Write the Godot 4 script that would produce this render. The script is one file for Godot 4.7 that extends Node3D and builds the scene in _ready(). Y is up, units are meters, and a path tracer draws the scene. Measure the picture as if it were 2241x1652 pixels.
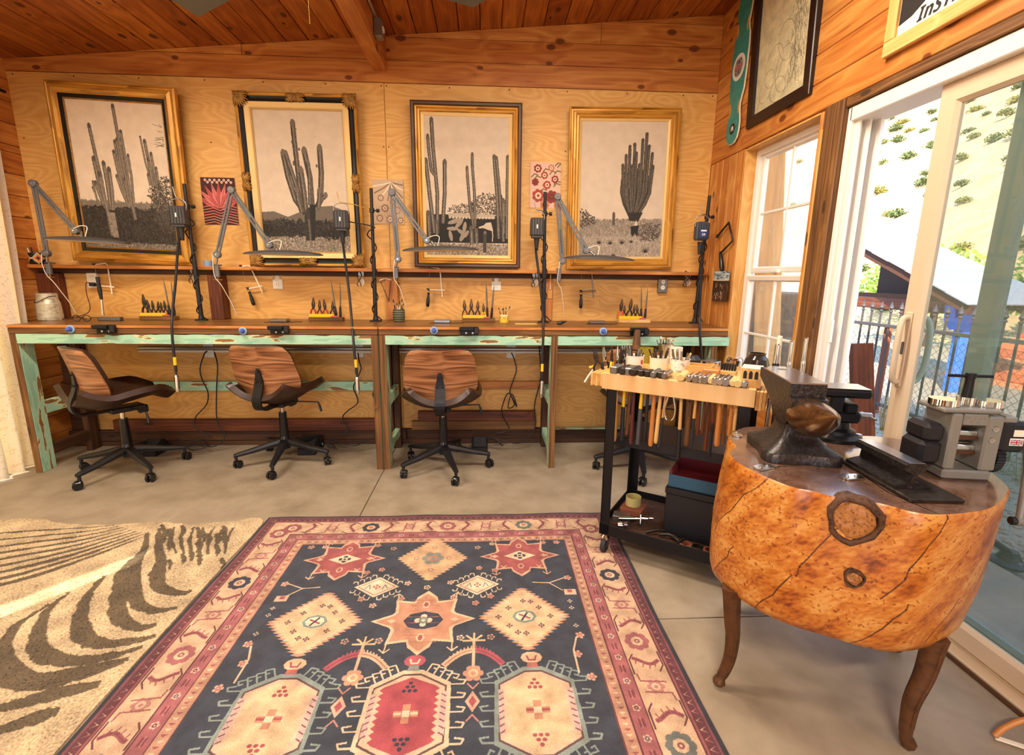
extends Node3D
# A jeweller's workshop: four bench places under four cactus pictures, a tool trolley, a stump table with an anvil, rugs, and a sliding door to a dry hillside.
# Axes: x along the bench wall, y up, z from the bench wall towards the camera. Metres.

const FPX := 1063.13
const EYE := Vector3(3.118, 1.284, 3.665)
const BENCH := 0.966
const STUMP := 0.74
var cr := Vector3.RIGHT
var cu := Vector3.UP
var cf := Vector3.FORWARD
var M := {}
var names := {}
var rng := RandomNumberGenerator.new()

func _ready() -> void:
	rng.seed = 7
	look()
	light()
	materials()
	more_materials()
	room()
	ceiling_things()
	right_wall()
	left_and_front_walls()
	outdoors()
	rugs()
	benches()
	chairs()
	pictures()
	bench_lamps()
	flex_shafts()
	ledge_things()
	bench_things()
	under_bench()
	trolley()
	stump_table()
	wall_things()
	corner_things()

# ---------------------------------------------------------------- camera, light
func look() -> void:
	var yaw := 0.0548
	var pitch := -0.2035
	var roll := 0.011
	cf = Vector3(sin(yaw) * cos(pitch), sin(pitch), -cos(yaw) * cos(pitch))
	var r := Vector3(cos(yaw), 0, sin(yaw))
	var u := r.cross(cf)
	cr = r * cos(roll) + u * sin(roll)
	cu = u * cos(roll) - r * sin(roll)
	var cam := Camera3D.new()
	cam.name = "camera"
	cam.fov = rad_to_deg(2.0 * atan(826.0 / FPX))
	cam.near = 0.05
	cam.far = 300.0
	cam.transform = Transform3D(Basis(cr, cu, -cf), EYE)
	add_child(cam)
	cam.current = true

func light() -> void:
	var env := Environment.new()
	var sky := Sky.new()
	var sm := ProceduralSkyMaterial.new()
	sm.sky_top_color = Color(0.56, 0.68, 0.86)
	sm.sky_horizon_color = Color(0.86, 0.90, 0.94)
	sm.ground_horizon_color = Color(0.62, 0.58, 0.50)
	sm.ground_bottom_color = Color(0.45, 0.40, 0.33)
	sm.sky_energy_multiplier = 1.0
	sm.sun_angle_max = 12.0
	sky.sky_material = sm
	env.background_mode = Environment.BG_SKY
	env.background_energy_multiplier = SKY_ENERGY
	env.sky = sky
	env.tonemap_mode = Environment.TONE_MAPPER_LINEAR
	env.tonemap_exposure = EXPOSURE
	env.sdfgi_enabled = true
	env.ssao_enabled = true
	env.ssil_enabled = true
	var we := WorldEnvironment.new()
	we.name = "environment"
	we.environment = env
	add_child(we)
	var sun := DirectionalLight3D.new()
	sun.name = "sun"
	sun.light_color = Color(1.0, 0.93, 0.82)
	sun.light_energy = SUN_ENERGY
	sun.light_angular_distance = 0.6
	sun.shadow_enabled = true
	add_child(sun)
	sun.look_at_from_position(Vector3.ZERO, Vector3(0.62 * 0.799, -0.602, -0.785 * 0.799), Vector3.UP)

# ---------------------------------------------------------------- pixel of the photograph -> point on a plane of the place
func ray(u: float, v: float) -> Vector3:
	return cf + cr * ((u - 1120.5) / FPX) - cu * ((v - 826.0) / FPX)

func bz(u: float, v: float, z: float) -> Vector3:
	var d := ray(u, v)
	return EYE + d * ((z - EYE.z) / d.z)

func fx(u: float, v: float, x: float) -> Vector3:
	var d := ray(u, v)
	return EYE + d * ((x - EYE.x) / d.x)

func fy(u: float, v: float, y: float) -> Vector3:
	var d := ray(u, v)
	return EYE + d * ((y - EYE.y) / d.y)

# ---------------------------------------------------------------- nodes
func numbered(called: String) -> String:
	var n: int = names.get(called, 0)
	names[called] = n + 1
	return called if n == 0 else "%s_%03d" % [called, n]

func thing(called: String, label: String, category: String, at := Vector3.ZERO, group := "", turn := 0.0) -> Node3D:
	var o := Node3D.new()
	o.name = numbered(called)
	add_child(o)
	o.position = at
	o.rotation.y = turn
	o.set_meta("label", label)
	o.set_meta("category", category)
	if group:
		o.set_meta("group", group)
	return o

func struct(called: String, label: String, category: String) -> Node3D:
	var o := thing(called, label, category)
	o.set_meta("kind", "structure")
	return o

func part(parent: Node, called: String, s: SurfaceTool, m: Material, label := "") -> MeshInstance3D:
	s.generate_normals()
	return inst(parent, called, s.commit(), m, label)

func inst(parent: Node, called: String, mesh: Mesh, m: Material, label := "") -> MeshInstance3D:
	var o := MeshInstance3D.new()
	o.name = called
	o.mesh = mesh
	o.material_override = m
	parent.add_child(o, true)
	if label:
		o.set_meta("label", label)
	return o

func solo(called: String, label: String, category: String, s: SurfaceTool, m: Material, at := Vector3.ZERO, group := "") -> MeshInstance3D:
	var o := part(self, numbered(called), s, m)
	o.position = at
	o.set_meta("label", label)
	o.set_meta("category", category)
	if group:
		o.set_meta("group", group)
	return o

# ---------------------------------------------------------------- shapes
func ST() -> SurfaceTool:
	var s := SurfaceTool.new()
	s.begin(Mesh.PRIMITIVE_TRIANGLES)
	s.set_smooth_group(-1)
	return s

func tri(s: SurfaceTool, a: Vector3, b: Vector3, c: Vector3, ua := Vector2.ZERO, ub := Vector2.ZERO, uc := Vector2.ZERO) -> void:
	s.set_uv(ua)
	s.add_vertex(a)
	s.set_uv(uc)
	s.add_vertex(c)
	s.set_uv(ub)
	s.add_vertex(b)

func quad(s: SurfaceTool, a: Vector3, b: Vector3, c: Vector3, d: Vector3, ua := Vector2.ZERO, ub := Vector2(1, 0), uc := Vector2(1, 1), ud := Vector2(0, 1)) -> void:
	tri(s, a, b, c, ua, ub, uc)
	tri(s, a, c, d, ua, uc, ud)

func face(s: SurfaceTool, p: Array, c: Vector3, B: Basis, n: int, g: int, off: Vector2) -> void:
	# a convex face of a box in its own axes, turned outwards
	var e: Vector3 = (p[1] - p[0]).cross(p[2] - p[0])
	var mid: Vector3 = p[0] + p[2]
	if e.dot(mid) < 0:
		p.reverse()
	var us := []
	for q: Vector3 in p:
		var a := g
		var b := 3 - n - g
		if n == g:
			a = (n + 1) % 3
			b = (n + 2) % 3
		us.append(Vector2(q[a], q[b]) + off)
	for k in range(1, p.size() - 1):
		tri(s, c + B * p[0], c + B * p[k], c + B * p[k + 1], us[0], us[k], us[k + 1])

func box(s: SurfaceTool, c: Vector3, size: Vector3, b := 0.0, B := Basis(), g := -1) -> void:
	s.set_smooth_group(-1)
	var h := size * 0.5
	if g < 0:
		g = h.max_axis_index()
	var off := Vector2(rng.randf() * 9.0, rng.randf() * 9.0)
	b = minf(b, minf(h.x, minf(h.y, h.z)) * 0.9)
	var P := func(sx: int, sy: int, sz: int, ax: int) -> Vector3:
		var q := Vector3(sx * (h.x - b), sy * (h.y - b), sz * (h.z - b))
		q[ax] += b * [sx, sy, sz][ax]
		return q
	for t in [-1, 1]:
		face(s, [P.call(t, -1, -1, 0), P.call(t, 1, -1, 0), P.call(t, 1, 1, 0), P.call(t, -1, 1, 0)], c, B, 0, g, off)
		face(s, [P.call(-1, t, -1, 1), P.call(1, t, -1, 1), P.call(1, t, 1, 1), P.call(-1, t, 1, 1)], c, B, 1, g, off)
		face(s, [P.call(-1, -1, t, 2), P.call(1, -1, t, 2), P.call(1, 1, t, 2), P.call(-1, 1, t, 2)], c, B, 2, g, off)
	if b <= 0.0:
		return
	for i in [-1, 1]:
		for j in [-1, 1]:
			face(s, [P.call(i, j, -1, 0), P.call(i, j, -1, 1), P.call(i, j, 1, 1), P.call(i, j, 1, 0)], c, B, 0, g, off)
			face(s, [P.call(-1, i, j, 1), P.call(-1, i, j, 2), P.call(1, i, j, 2), P.call(1, i, j, 1)], c, B, 1, g, off)
			face(s, [P.call(i, -1, j, 0), P.call(i, -1, j, 2), P.call(i, 1, j, 2), P.call(i, 1, j, 0)], c, B, 0, g, off)
			for k in [-1, 1]:
				face(s, [P.call(i, j, k, 0), P.call(i, j, k, 1), P.call(i, j, k, 2)], c, B, 0, g, off)

func boxed(lo: Vector3, hi: Vector3, b := 0.0, g := -1) -> SurfaceTool:
	var s := ST()
	box(s, (lo + hi) * 0.5, (hi - lo).abs(), b, Basis(), g)
	return s

func along(a: Vector3, b: Vector3) -> Basis:
	# a basis whose y runs from a to b
	var y := (b - a).normalized()
	var x := (Vector3.UP if absf(y.y) < 0.95 else Vector3.RIGHT).cross(y).normalized()
	return Basis(x, y, x.cross(y))

func bar(s: SurfaceTool, a: Vector3, b: Vector3, w: float, t: float, bev := 0.0, roll := 0.0) -> void:
	box(s, (a + b) * 0.5, Vector3(w, a.distance_to(b), t), bev, along(a, b) * Basis(Vector3.UP, roll), 1)

func loft(s: SurfaceTool, rings: Array, closed := true, caps := true, sg := 1) -> void:
	s.set_smooth_group(sg)
	var n: int = rings[0].size()
	var m: int = n if closed else n - 1
	var run := 0.0
	for i in rings.size() - 1:
		var a: Array = rings[i]
		var b: Array = rings[i + 1]
		var step: float = a[0].distance_to(b[0])
		var rnd := 0.0
		for j in m:
			var k := (j + 1) % n
			var w: float = a[j].distance_to(a[k])
			quad(s, a[j], a[k], b[k], b[j], Vector2(run, rnd), Vector2(run, rnd + w), Vector2(run + step, rnd + w), Vector2(run + step, rnd))
			rnd += w
		run += step
	if caps:
		s.set_smooth_group(-1)
		for e in 2:
			var r: Array = rings[0] if e == 0 else rings[rings.size() - 1]
			var mid := Vector3.ZERO
			for q: Vector3 in r:
				mid += q / n
			for j in n:
				var k := (j + 1) % n
				if e == 0:
					tri(s, mid, r[k], r[j])
				else:
					tri(s, mid, r[j], r[k])

func tube(s: SurfaceTool, pts: Array, r, n := 8, caps := true) -> void:
	var rings := []
	var x := Vector3.ZERO
	for i in pts.size():
		var a: Vector3 = pts[maxi(i - 1, 0)]
		var b: Vector3 = pts[mini(i + 1, pts.size() - 1)]
		var y := (b - a).normalized()
		if i == 0:
			x = (Vector3.UP if absf(y.y) < 0.9 else Vector3.RIGHT).cross(y).normalized()
		x = (x - y * x.dot(y)).normalized()
		var w := x.cross(y)
		var rad: float = r[i] if r is Array else r
		var ring := []
		for j in n:
			var t := -TAU * j / n
			ring.append(pts[i] + (x * cos(t) + w * sin(t)) * rad)
		rings.append(ring)
	loft(s, rings, true, caps, 1)

func curve(pts: Array, steps := 6) -> Array:
	# a smooth line through the points (Catmull-Rom)
	var out := []
	for i in pts.size() - 1:
		var a: Vector3 = pts[maxi(i - 1, 0)]
		var d: Vector3 = pts[mini(i + 2, pts.size() - 1)]
		for k in steps:
			out.append((pts[i] as Vector3).cubic_interpolate(pts[i + 1], a, d, float(k) / steps))
	out.append(pts[pts.size() - 1])
	return out

func lathe(s: SurfaceTool, T: Transform3D, prof: Array, n := 16, smooth := false) -> void:
	# the profile runs (radius, height) from the bottom up
	for i in prof.size() - 1:
		s.set_smooth_group(1 if smooth else 2 + i)
		var p: Vector2 = prof[i]
		var q: Vector2 = prof[i + 1]
		for j in n:
			var a := -TAU * j / n
			var b := -TAU * (j + 1) / n
			var A := T * Vector3(p.x * cos(a), p.y, p.x * sin(a))
			var B := T * Vector3(p.x * cos(b), p.y, p.x * sin(b))
			var C := T * Vector3(q.x * cos(b), q.y, q.x * sin(b))
			var D := T * Vector3(q.x * cos(a), q.y, q.x * sin(a))
			var ua := Vector2(float(j) / n, p.y)
			var ub := Vector2(float(j + 1) / n, p.y)
			var uc := Vector2(float(j + 1) / n, q.y)
			var ud := Vector2(float(j) / n, q.y)
			if p.x > 0.0:
				tri(s, A, B, C, ua, ub, uc)
			if q.x > 0.0:
				tri(s, A, C, D, ua, uc, ud)

func cyl(s: SurfaceTool, a: Vector3, b: Vector3, r: float, n := 12, bev := 0.0, r2 := -1.0) -> void:
	var L := a.distance_to(b)
	var e := r if r2 < 0 else r2
	var pr := [Vector2(0, 0), Vector2(r - bev, 0), Vector2(r, bev), Vector2(e, L - bev), Vector2(e - bev, L), Vector2(0, L)]
	if bev <= 0:
		pr = [Vector2(0, 0), Vector2(r, 0), Vector2(e, L), Vector2(0, L)]
	lathe(s, Transform3D(along(a, b), a), pr, n)

func prism(s: SurfaceTool, T: Transform3D, poly: Array, d: float, smooth := false, uvs := 1.0) -> void:
	# a polygon in the plane z = 0, pushed to z = d
	var p := PackedVector2Array(poly)
	if Geometry2D.is_polygon_clockwise(p):
		p.reverse()
	var ix := Geometry2D.triangulate_polygon(p)
	s.set_smooth_group(-1)
	for k in range(0, ix.size(), 3):
		var a := p[ix[k]]
		var b := p[ix[k + 1]]
		var c := p[ix[k + 2]]
		if (b - a).cross(c - a) < 0:
			var w := b
			b = c
			c = w
		tri(s, T * Vector3(a.x, a.y, d), T * Vector3(b.x, b.y, d), T * Vector3(c.x, c.y, d), a * uvs, b * uvs, c * uvs)
		tri(s, T * Vector3(a.x, a.y, 0), T * Vector3(c.x, c.y, 0), T * Vector3(b.x, b.y, 0), a * uvs, c * uvs, b * uvs)
	s.set_smooth_group(1 if smooth else -1)
	var run := 0.0
	for k in p.size():
		var a := p[k]
		var b := p[(k + 1) % p.size()]
		var w := a.distance_to(b)
		quad(s, T * Vector3(a.x, a.y, 0), T * Vector3(b.x, b.y, 0), T * Vector3(b.x, b.y, d), T * Vector3(a.x, a.y, d), Vector2(run, 0), Vector2(run + w, 0), Vector2(run + w, d), Vector2(run, d))
		run += w

func sheet(s: SurfaceTool, g: Array, th: float, uvw := Vector2.ZERO) -> void:
	# a curved board: g[row][column], thickened along its normals; uv 0..1 (or metres when uvw is given)
	var R := g.size()
	var C: int = g[0].size()
	var back := []
	for i in R:
		var row := []
		for j in C:
			var du: Vector3 = g[i][mini(j + 1, C - 1)] - g[i][maxi(j - 1, 0)]
			var dv: Vector3 = g[mini(i + 1, R - 1)][j] - g[maxi(i - 1, 0)][j]
			row.append(g[i][j] - du.cross(dv).normalized() * th)
		back.append(row)
	var k := uvw if uvw != Vector2.ZERO else Vector2.ONE
	for i in R - 1:
		for j in C - 1:
			var a := Vector2(float(j) / (C - 1), float(i) / (R - 1)) * k
			var b := Vector2(float(j + 1) / (C - 1), float(i) / (R - 1)) * k
			var c := Vector2(float(j + 1) / (C - 1), float(i + 1) / (R - 1)) * k
			var d := Vector2(float(j) / (C - 1), float(i + 1) / (R - 1)) * k
			s.set_smooth_group(1)
			quad(s, g[i][j], g[i][j + 1], g[i + 1][j + 1], g[i + 1][j], a, b, c, d)
			s.set_smooth_group(2)
			quad(s, back[i][j], back[i + 1][j], back[i + 1][j + 1], back[i][j + 1], a, d, c, b)
	s.set_smooth_group(3)
	for i in R - 1:
		quad(s, g[i][0], g[i + 1][0], back[i + 1][0], back[i][0])
		quad(s, g[i + 1][C - 1], g[i][C - 1], back[i][C - 1], back[i + 1][C - 1])
	for j in C - 1:
		quad(s, g[0][j + 1], g[0][j], back[0][j], back[0][j + 1])
		quad(s, g[R - 1][j], g[R - 1][j + 1], back[R - 1][j + 1], back[R - 1][j])

func moulding(s: SurfaceTool, T: Transform3D, w: float, h: float, prof: Array) -> void:
	# a mitred frame; the profile is (distance in from the outer edge, height off the wall)
	s.set_smooth_group(-1)
	var sg := [Vector2(-1, -1), Vector2(1, -1), Vector2(1, 1), Vector2(-1, 1)]
	for k in 4:
		var a: Vector2 = sg[k]
		var b: Vector2 = sg[(k + 1) % 4]
		for i in prof.size() - 1:
			var p: Vector2 = prof[i]
			var q: Vector2 = prof[i + 1]
			var A := T * Vector3(a.x * (w / 2 - p.x), a.y * (h / 2 - p.x), p.y)
			var B := T * Vector3(b.x * (w / 2 - p.x), b.y * (h / 2 - p.x), p.y)
			var C := T * Vector3(b.x * (w / 2 - q.x), b.y * (h / 2 - q.x), q.y)
			var D := T * Vector3(a.x * (w / 2 - q.x), a.y * (h / 2 - q.x), q.y)
			var L := A.distance_to(B)
			quad(s, A, B, C, D, Vector2(0, i * 0.03), Vector2(L, i * 0.03), Vector2(L, i * 0.03 + 0.03), Vector2(0, i * 0.03 + 0.03))

func ellipse(rx: float, ry: float, n := 20) -> Array:
	var o := []
	for k in n:
		o.append(Vector2(rx * cos(TAU * k / n), ry * sin(TAU * k / n)))
	return o

func rounded(w: float, h: float, r: float, n := 4) -> Array:
	var o := []
	for k in 4:
		var c: Vector2 = Vector2(w / 2 - r, h / 2 - r) * [Vector2(1, 1), Vector2(-1, 1), Vector2(-1, -1), Vector2(1, -1)][k]
		for j in n + 1:
			var t := PI / 2 * (k + float(j) / n)
			o.append(c + Vector2(cos(t), sin(t)) * r)
	return o

func word(parent: Node, called: String, text: String, T: Transform3D, height: float, m: Material, depth := 0.001, font := "Droid Sans", weight := 700) -> MeshInstance3D:
	var t := TextMesh.new()
	var f := SystemFont.new()
	f.font_names = PackedStringArray([font])
	f.font_weight = weight
	t.font = f
	t.text = text
	t.font_size = 64
	t.pixel_size = height / 47.0
	t.depth = depth
	t.curve_step = 2.0
	var o := inst(parent, called, t, m)
	o.transform = T
	return o

# ---------------------------------------------------------------- textures, drawn here
func noise(w: int, h: int, f: float, seed_: int, octaves := 3, stretch := Vector2i(1, 1), kind := FastNoiseLite.TYPE_SIMPLEX_SMOOTH) -> PackedByteArray:
	# repeating noise, one byte a pixel, drawn out along x or y
	var n := FastNoiseLite.new()
	n.noise_type = kind
	n.seed = seed_
	n.frequency = f
	n.fractal_octaves = octaves
	var im := n.get_seamless_image(maxi(8, w / stretch.x), maxi(8, h / stretch.y))
	im.convert(Image.FORMAT_L8)
	if stretch != Vector2i(1, 1):
		im.resize(w, h, Image.INTERPOLATE_CUBIC)
	return im.get_data()

func as_texture(im: Image) -> ImageTexture:
	return ImageTexture.create_from_image(im)

func from_bytes(w: int, h: int, d: PackedByteArray) -> ImageTexture:
	return as_texture(Image.create_from_data(w, h, false, Image.FORMAT_RGB8, d))

func ramp_lut(cols: Array) -> PackedByteArray:
	var g := Gradient.new()
	g.offsets = PackedFloat32Array(range(cols.size()).map(func(i): return float(i) / (cols.size() - 1)))
	g.colors = PackedColorArray(cols)
	var o := PackedByteArray()
	for i in 256:
		var c := g.sample(i / 255.0)
		o.append_array([c.r8, c.g8, c.b8])
	return o

func wood(w: int, h: int, cols: Array, rings: float, warp: float, seed_: int, knots := 0, sx := 8, fine := 0.35, con := 0.5, low := 0.012) -> ImageTexture:
	# grain along x: bands bent by drawn-out noise, fine fibres, and a few knots that push the bands aside
	var a := noise(w, h, low, seed_, 2, Vector2i(sx, 1))
	var b := noise(w, h, 0.09, seed_ + 1, 3, Vector2i(sx * 4, 1))
	var lut := ramp_lut(cols)
	var r := RandomNumberGenerator.new()
	r.seed = seed_
	var K := []
	for k in knots:
		K.append(Vector3(r.randf_range(0.08, 0.92) * w, r.randf_range(0.1, 0.9) * h, r.randf_range(0.0045, 0.010) * h * 4.0))
	var kn := PackedFloat32Array()
	kn.resize(w * h)
	var dk := PackedFloat32Array()
	dk.resize(w * h)
	for k: Vector3 in K:
		var R: float = k.z * 5.0
		for y in range(maxi(0, int(k.y - R)), mini(h, int(k.y + R))):
			for x in range(maxi(0, int(k.x - R * 2)), mini(w, int(k.x + R * 2))):
				var d := Vector2((x - k.x) / 1.8, y - k.y).length() / k.z
				if d < 5.0:
					kn[y * w + x] += (5.0 - d) * 0.16
					if d < 1.25:
						dk[y * w + x] = clampf((1.25 - d) * 2.0, 0.0, 0.92)
	var out := PackedByteArray()
	out.resize(w * h * 3)
	for y in h:
		for x in w:
			var i := y * w + x
			var t: float = float(y) / h * rings + a[i] / 255.0 * warp + kn[i]
			var q := absf(fposmod(t, 1.0) - 0.35) * 1.45
			var v := clampf(0.78 - con * (1.0 - q) + (b[i] / 255.0 - 0.5) * fine * 2.0, 0.0, 1.0)
			v = v * (1.0 - dk[i])
			var c := int(v * 255.0) * 3
			out[i * 3] = lut[c]
			out[i * 3 + 1] = lut[c + 1]
			out[i * 3 + 2] = lut[c + 2]
	return from_bytes(w, h, out)

func mottle(w: int, h: int, cols: Array, f: float, seed_: int, oct := 5, grit := 0.25, stretch := Vector2i(1, 1)) -> ImageTexture:
	var a := noise(w, h, f, seed_, oct, stretch)
	var b := noise(w, h, 0.45, seed_ + 9, 2)
	var lut := ramp_lut(cols)
	var out := PackedByteArray()
	out.resize(w * h * 3)
	for i in w * h:
		var c := clampi(int(a[i] + (b[i] - 128) * grit), 0, 255) * 3
		out[i * 3] = lut[c]
		out[i * 3 + 1] = lut[c + 1]
		out[i * 3 + 2] = lut[c + 2]
	return from_bytes(w, h, out)

func bumps(w: int, f: float, seed_: int, strength: float, oct := 3, stretch := Vector2i(1, 1)) -> ImageTexture:
	var im := Image.create_from_data(w, w, false, Image.FORMAT_L8, noise(w, w, f, seed_, oct, stretch))
	im.convert(Image.FORMAT_RGBA8)
	im.bump_map_to_normal_map(strength)
	return as_texture(im)

func mat(called: String, col: Color, rough := 0.6, metal := 0.0, tex: Texture2D = null, scale := Vector2.ONE, tri := false) -> StandardMaterial3D:
	var m := StandardMaterial3D.new()
	m.resource_name = called
	m.albedo_color = col
	m.roughness = rough
	m.metallic = metal
	if tex:
		m.albedo_texture = tex
		m.uv1_scale = Vector3(scale.x, scale.y, scale.x)
		if tri:
			m.uv1_triplanar = true
			m.uv1_scale = Vector3(scale.x, scale.y, scale.x)
	M[called] = m
	return m

func bumped(m: StandardMaterial3D, t: Texture2D, k := 1.0) -> StandardMaterial3D:
	m.normal_enabled = true
	m.normal_texture = t
	m.normal_scale = k
	return m

# raster drawing on an Image
func fill(im: Image, pts: Array, c: Color) -> void:
	var lo := 1e9
	var hi := -1e9
	for p: Vector2 in pts:
		lo = minf(lo, p.y)
		hi = maxf(hi, p.y)
	var W := im.get_width()
	for y in range(maxi(0, int(lo)), mini(im.get_height() - 1, int(hi)) + 1):
		var yc := y + 0.5
		var xs := []
		for k in pts.size():
			var a: Vector2 = pts[k]
			var b: Vector2 = pts[(k + 1) % pts.size()]
			if (a.y <= yc) != (b.y <= yc):
				xs.append(a.x + (yc - a.y) / (b.y - a.y) * (b.x - a.x))
		xs.sort()
		for k in range(0, xs.size() - 1, 2):
			var x0 := clampi(roundi(xs[k]), 0, W)
			var x1 := clampi(roundi(xs[k + 1]), 0, W)
			if x1 > x0:
				im.fill_rect(Rect2i(x0, y, x1 - x0, 1), c)

func stroke(im: Image, a: Vector2, b: Vector2, w: float, c: Color) -> void:
	var n := (b - a).orthogonal().normalized() * w * 0.5
	var e := (b - a).normalized() * w * 0.25
	fill(im, [a + n - e, b + n + e, b - n + e, a - n - e], c)

func strokes(im: Image, pts: Array, w: float, c: Color, close := false) -> void:
	for k in pts.size() - (0 if close else 1):
		stroke(im, pts[k], pts[(k + 1) % pts.size()], w, c)

func disc(im: Image, p: Vector2, r: Vector2, c: Color, n := 14) -> void:
	var o := []
	for k in n:
		o.append(p + Vector2(cos(TAU * k / n) * r.x, sin(TAU * k / n) * r.y))
	fill(im, o, c)

func grain(im: Image, seed_: int, amount: float, f := 0.35, coarse := 0.0) -> void:
	# uneven ink, dye or weave over a whole drawing
	im.convert(Image.FORMAT_RGB8)
	var w := im.get_width()
	var h := im.get_height()
	var a := noise(w, h, f, seed_, 2)
	var b := noise(w, h, 0.02, seed_ + 3, 3)
	var d := im.get_data()
	for i in w * h:
		var k := 1.0 + (a[i] - 128) / 128.0 * amount + (b[i] - 128) / 128.0 * coarse
		d[i * 3] = clampi(int(d[i * 3] * k), 0, 255)
		d[i * 3 + 1] = clampi(int(d[i * 3 + 1] * k), 0, 255)
		d[i * 3 + 2] = clampi(int(d[i * 3 + 2] * k), 0, 255)
	im.set_data(w, h, false, Image.FORMAT_RGB8, d)

func canvas(w: int, h: int, c: Color) -> Image:
	var im := Image.create(w, h, false, Image.FORMAT_RGB8)
	im.fill(c)
	return im

func C(hex: String) -> Color:
	return Color(hex)

func materials() -> void:
	var nb := bumps(256, 0.06, 5, 2.0)
	# woods: texture width covers 2 m along the grain, height 0.5 m across
	var cedar := wood(1024, 256, [C("6e3e18"), C("bb793c"), C("d29852"), C("dfae6c")], 3.0, 2.2, 11, 8, 6, 0.20, 0.42)
	for k in 4:
		mat("cedar%d" % k, [C("fff0dc"), C("f2dcc0"), C("fff8ee"), C("e6c8a4")][k], 0.48, 0, cedar, Vector2(0.5, 2.0))
	var ceil_t := wood(1024, 256, [C("4e280e"), C("9c5c24"), C("ba7834"), C("cb8d48")], 3.0, 2.0, 23, 10, 6, 0.20, 0.42)
	for k in 4:
		mat("ceiling%d" % k, [C("f2d8b8"), C("dcb98e"), C("fff0d8"), C("cda67b")][k], 0.42, 0, ceil_t, Vector2(0.5, 2.0))
	var ply := wood(1024, 512, [C("b07e40"), C("d9a65c"), C("e6ba70"), C("eec884")], 2.0, 7.0, 31, 0, 3, 0.12, 0.40, 0.009)
	mat("ply", C("fff6ea"), 0.50, 0, ply, Vector2(0.42, 0.83))
	mat("ply2", C("f4e6d2"), 0.50, 0, ply, Vector2(0.40, 0.9))
	var bench_t := wood(512, 256, [C("48301a"), C("7e5830"), C("9a7242"), C("ae8a5a")], 3.0, 2.0, 41, 2, 8, 0.25)
	mat("bench_top", C("ecdcc4"), 0.36, 0, bench_t, Vector2(0.5, 2.0))
	mat("old_wood", C("d8c8b0"), 0.7, 0, bench_t, Vector2(0.8, 3.0))
	mat("dark_wood", C("8a7460"), 0.7, 0, bench_t, Vector2(0.7, 2.5))
	mat("red_wood", C("b87c58"), 0.6, 0, bench_t, Vector2(0.7, 2.5))
	var walnut := wood(512, 256, [C("55341f"), C("94643f"), C("b58661"), C("c49c78")], 6.0, 1.6, 53, 0, 10, 0.24, 0.6)
	mat("walnut", C("fff2e6"), 0.38, 0, walnut, Vector2(1, 1))
	var pine := wood(512, 256, [C("b58344"), C("d9ad69"), C("e8c486"), C("f0d39b")], 4.0, 2.0, 61, 1, 8, 0.18, 0.4)
	mat("pine", C("f7ead6"), 0.55, 0, pine, Vector2(1.0, 3.0))
	mat("beech", C("e9cba0"), 0.5, 0, pine, Vector2(1.0, 3.0))
	# bare wood worn through mint paint
	var mp := noise(512, 128, 0.05, 71, 4, Vector2i(4, 1))
	var mq := noise(512, 128, 0.02, 72, 3, Vector2i(3, 1))
	var md := PackedByteArray()
	md.resize(512 * 128 * 3)
	for i in 512 * 128:
		var v: float = (mp[i] - 128) / 128.0 + (mq[i] - 128) / 110.0
		var c := C("a8d3b4")
		if v > 0.62:
			c = C("8a6238")
		elif v > 0.42:
			c = C("d6d6a0")
		elif v < -0.5:
			c = C("93c3a6")
		md[i * 3] = c.r8
		md[i * 3 + 1] = c.g8
		md[i * 3 + 2] = c.b8
	var mint_t := from_bytes(512, 128, md)
	mat("mint", Color.WHITE, 0.6, 0, mint_t, Vector2(0.6, 4.0))
	# floor
	var con := mottle(1024, 1024, [C("9c907e"), C("aa9e8c"), C("b4a896"), C("bcb1a0"), C("aca08e")], 0.008, 81, 6, 0.22)
	bumped(mat("concrete", C("dcd4c8"), 0.62, 0, con, Vector2(0.45, 0.45), true), nb, 0.25)
	M.concrete.uv1_world_triplanar = true
	mat("joint", C("5c5246"), 0.9)
	# metals, plastics
	mat("black", C("17161a"), 0.45)
	mat("black_gloss", C("111114"), 0.25)
	mat("black_metal", C("1d1c1e"), 0.4, 0.5)
	mat("steel", C("b9b8b4"), 0.32, 0.95)
	mat("bright_steel", C("dcdcd8"), 0.16, 1.0)
	mat("grey_steel", C("86847f"), 0.42, 0.85)
	bumped(mat("dark_steel", C("ffffff"), 0.42, 0.75, mottle(256, 256, [C("2a2522"), C("4a433e"), C("3a322c"), C("6a625a")], 0.02, 91), Vector2(4, 4), true), nb, 0.35)
	mat("polished", C("a9a6a4"), 0.22, 0.95)
	mat("brass", C("c9a24c"), 0.35, 0.8)
	mat("chrome", C("d9dadb"), 0.1, 1.0)
	mat("lamp_grey", C("77797d"), 0.38, 0.35)
	mat("lamp_dark", C("4e4c4c"), 0.5, 0.2)
	mat("white_plastic", C("e8e4da"), 0.4)
	mat("ivory", C("efe6d2"), 0.45)
	mat("vinyl", C("ece4da"), 0.42)
	mat("vinyl_tan", C("d9c2a4"), 0.45)
	mat("red", C("b02a24"), 0.45)
	mat("orange", C("d9562a"), 0.45)
	mat("yellow", C("f0c020"), 0.45)
	mat("blue", C("4d63b8"), 0.4)
	mat("blue_paint", C("2f6fd0"), 0.6)
	mat("pale_blue", C("8fb0cc"), 0.5)
	mat("cream", C("efe3c8"), 0.6)
	mat("paper", C("ece0c8"), 0.8)
	mat("rubber", C("26262a"), 0.7)
	mat("leather", C("3b2419"), 0.38, 0, mottle(128, 128, [C("b5a9a0"), C("ffffff"), C("cbbdb2")], 0.05, 95), Vector2(3, 3))
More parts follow.
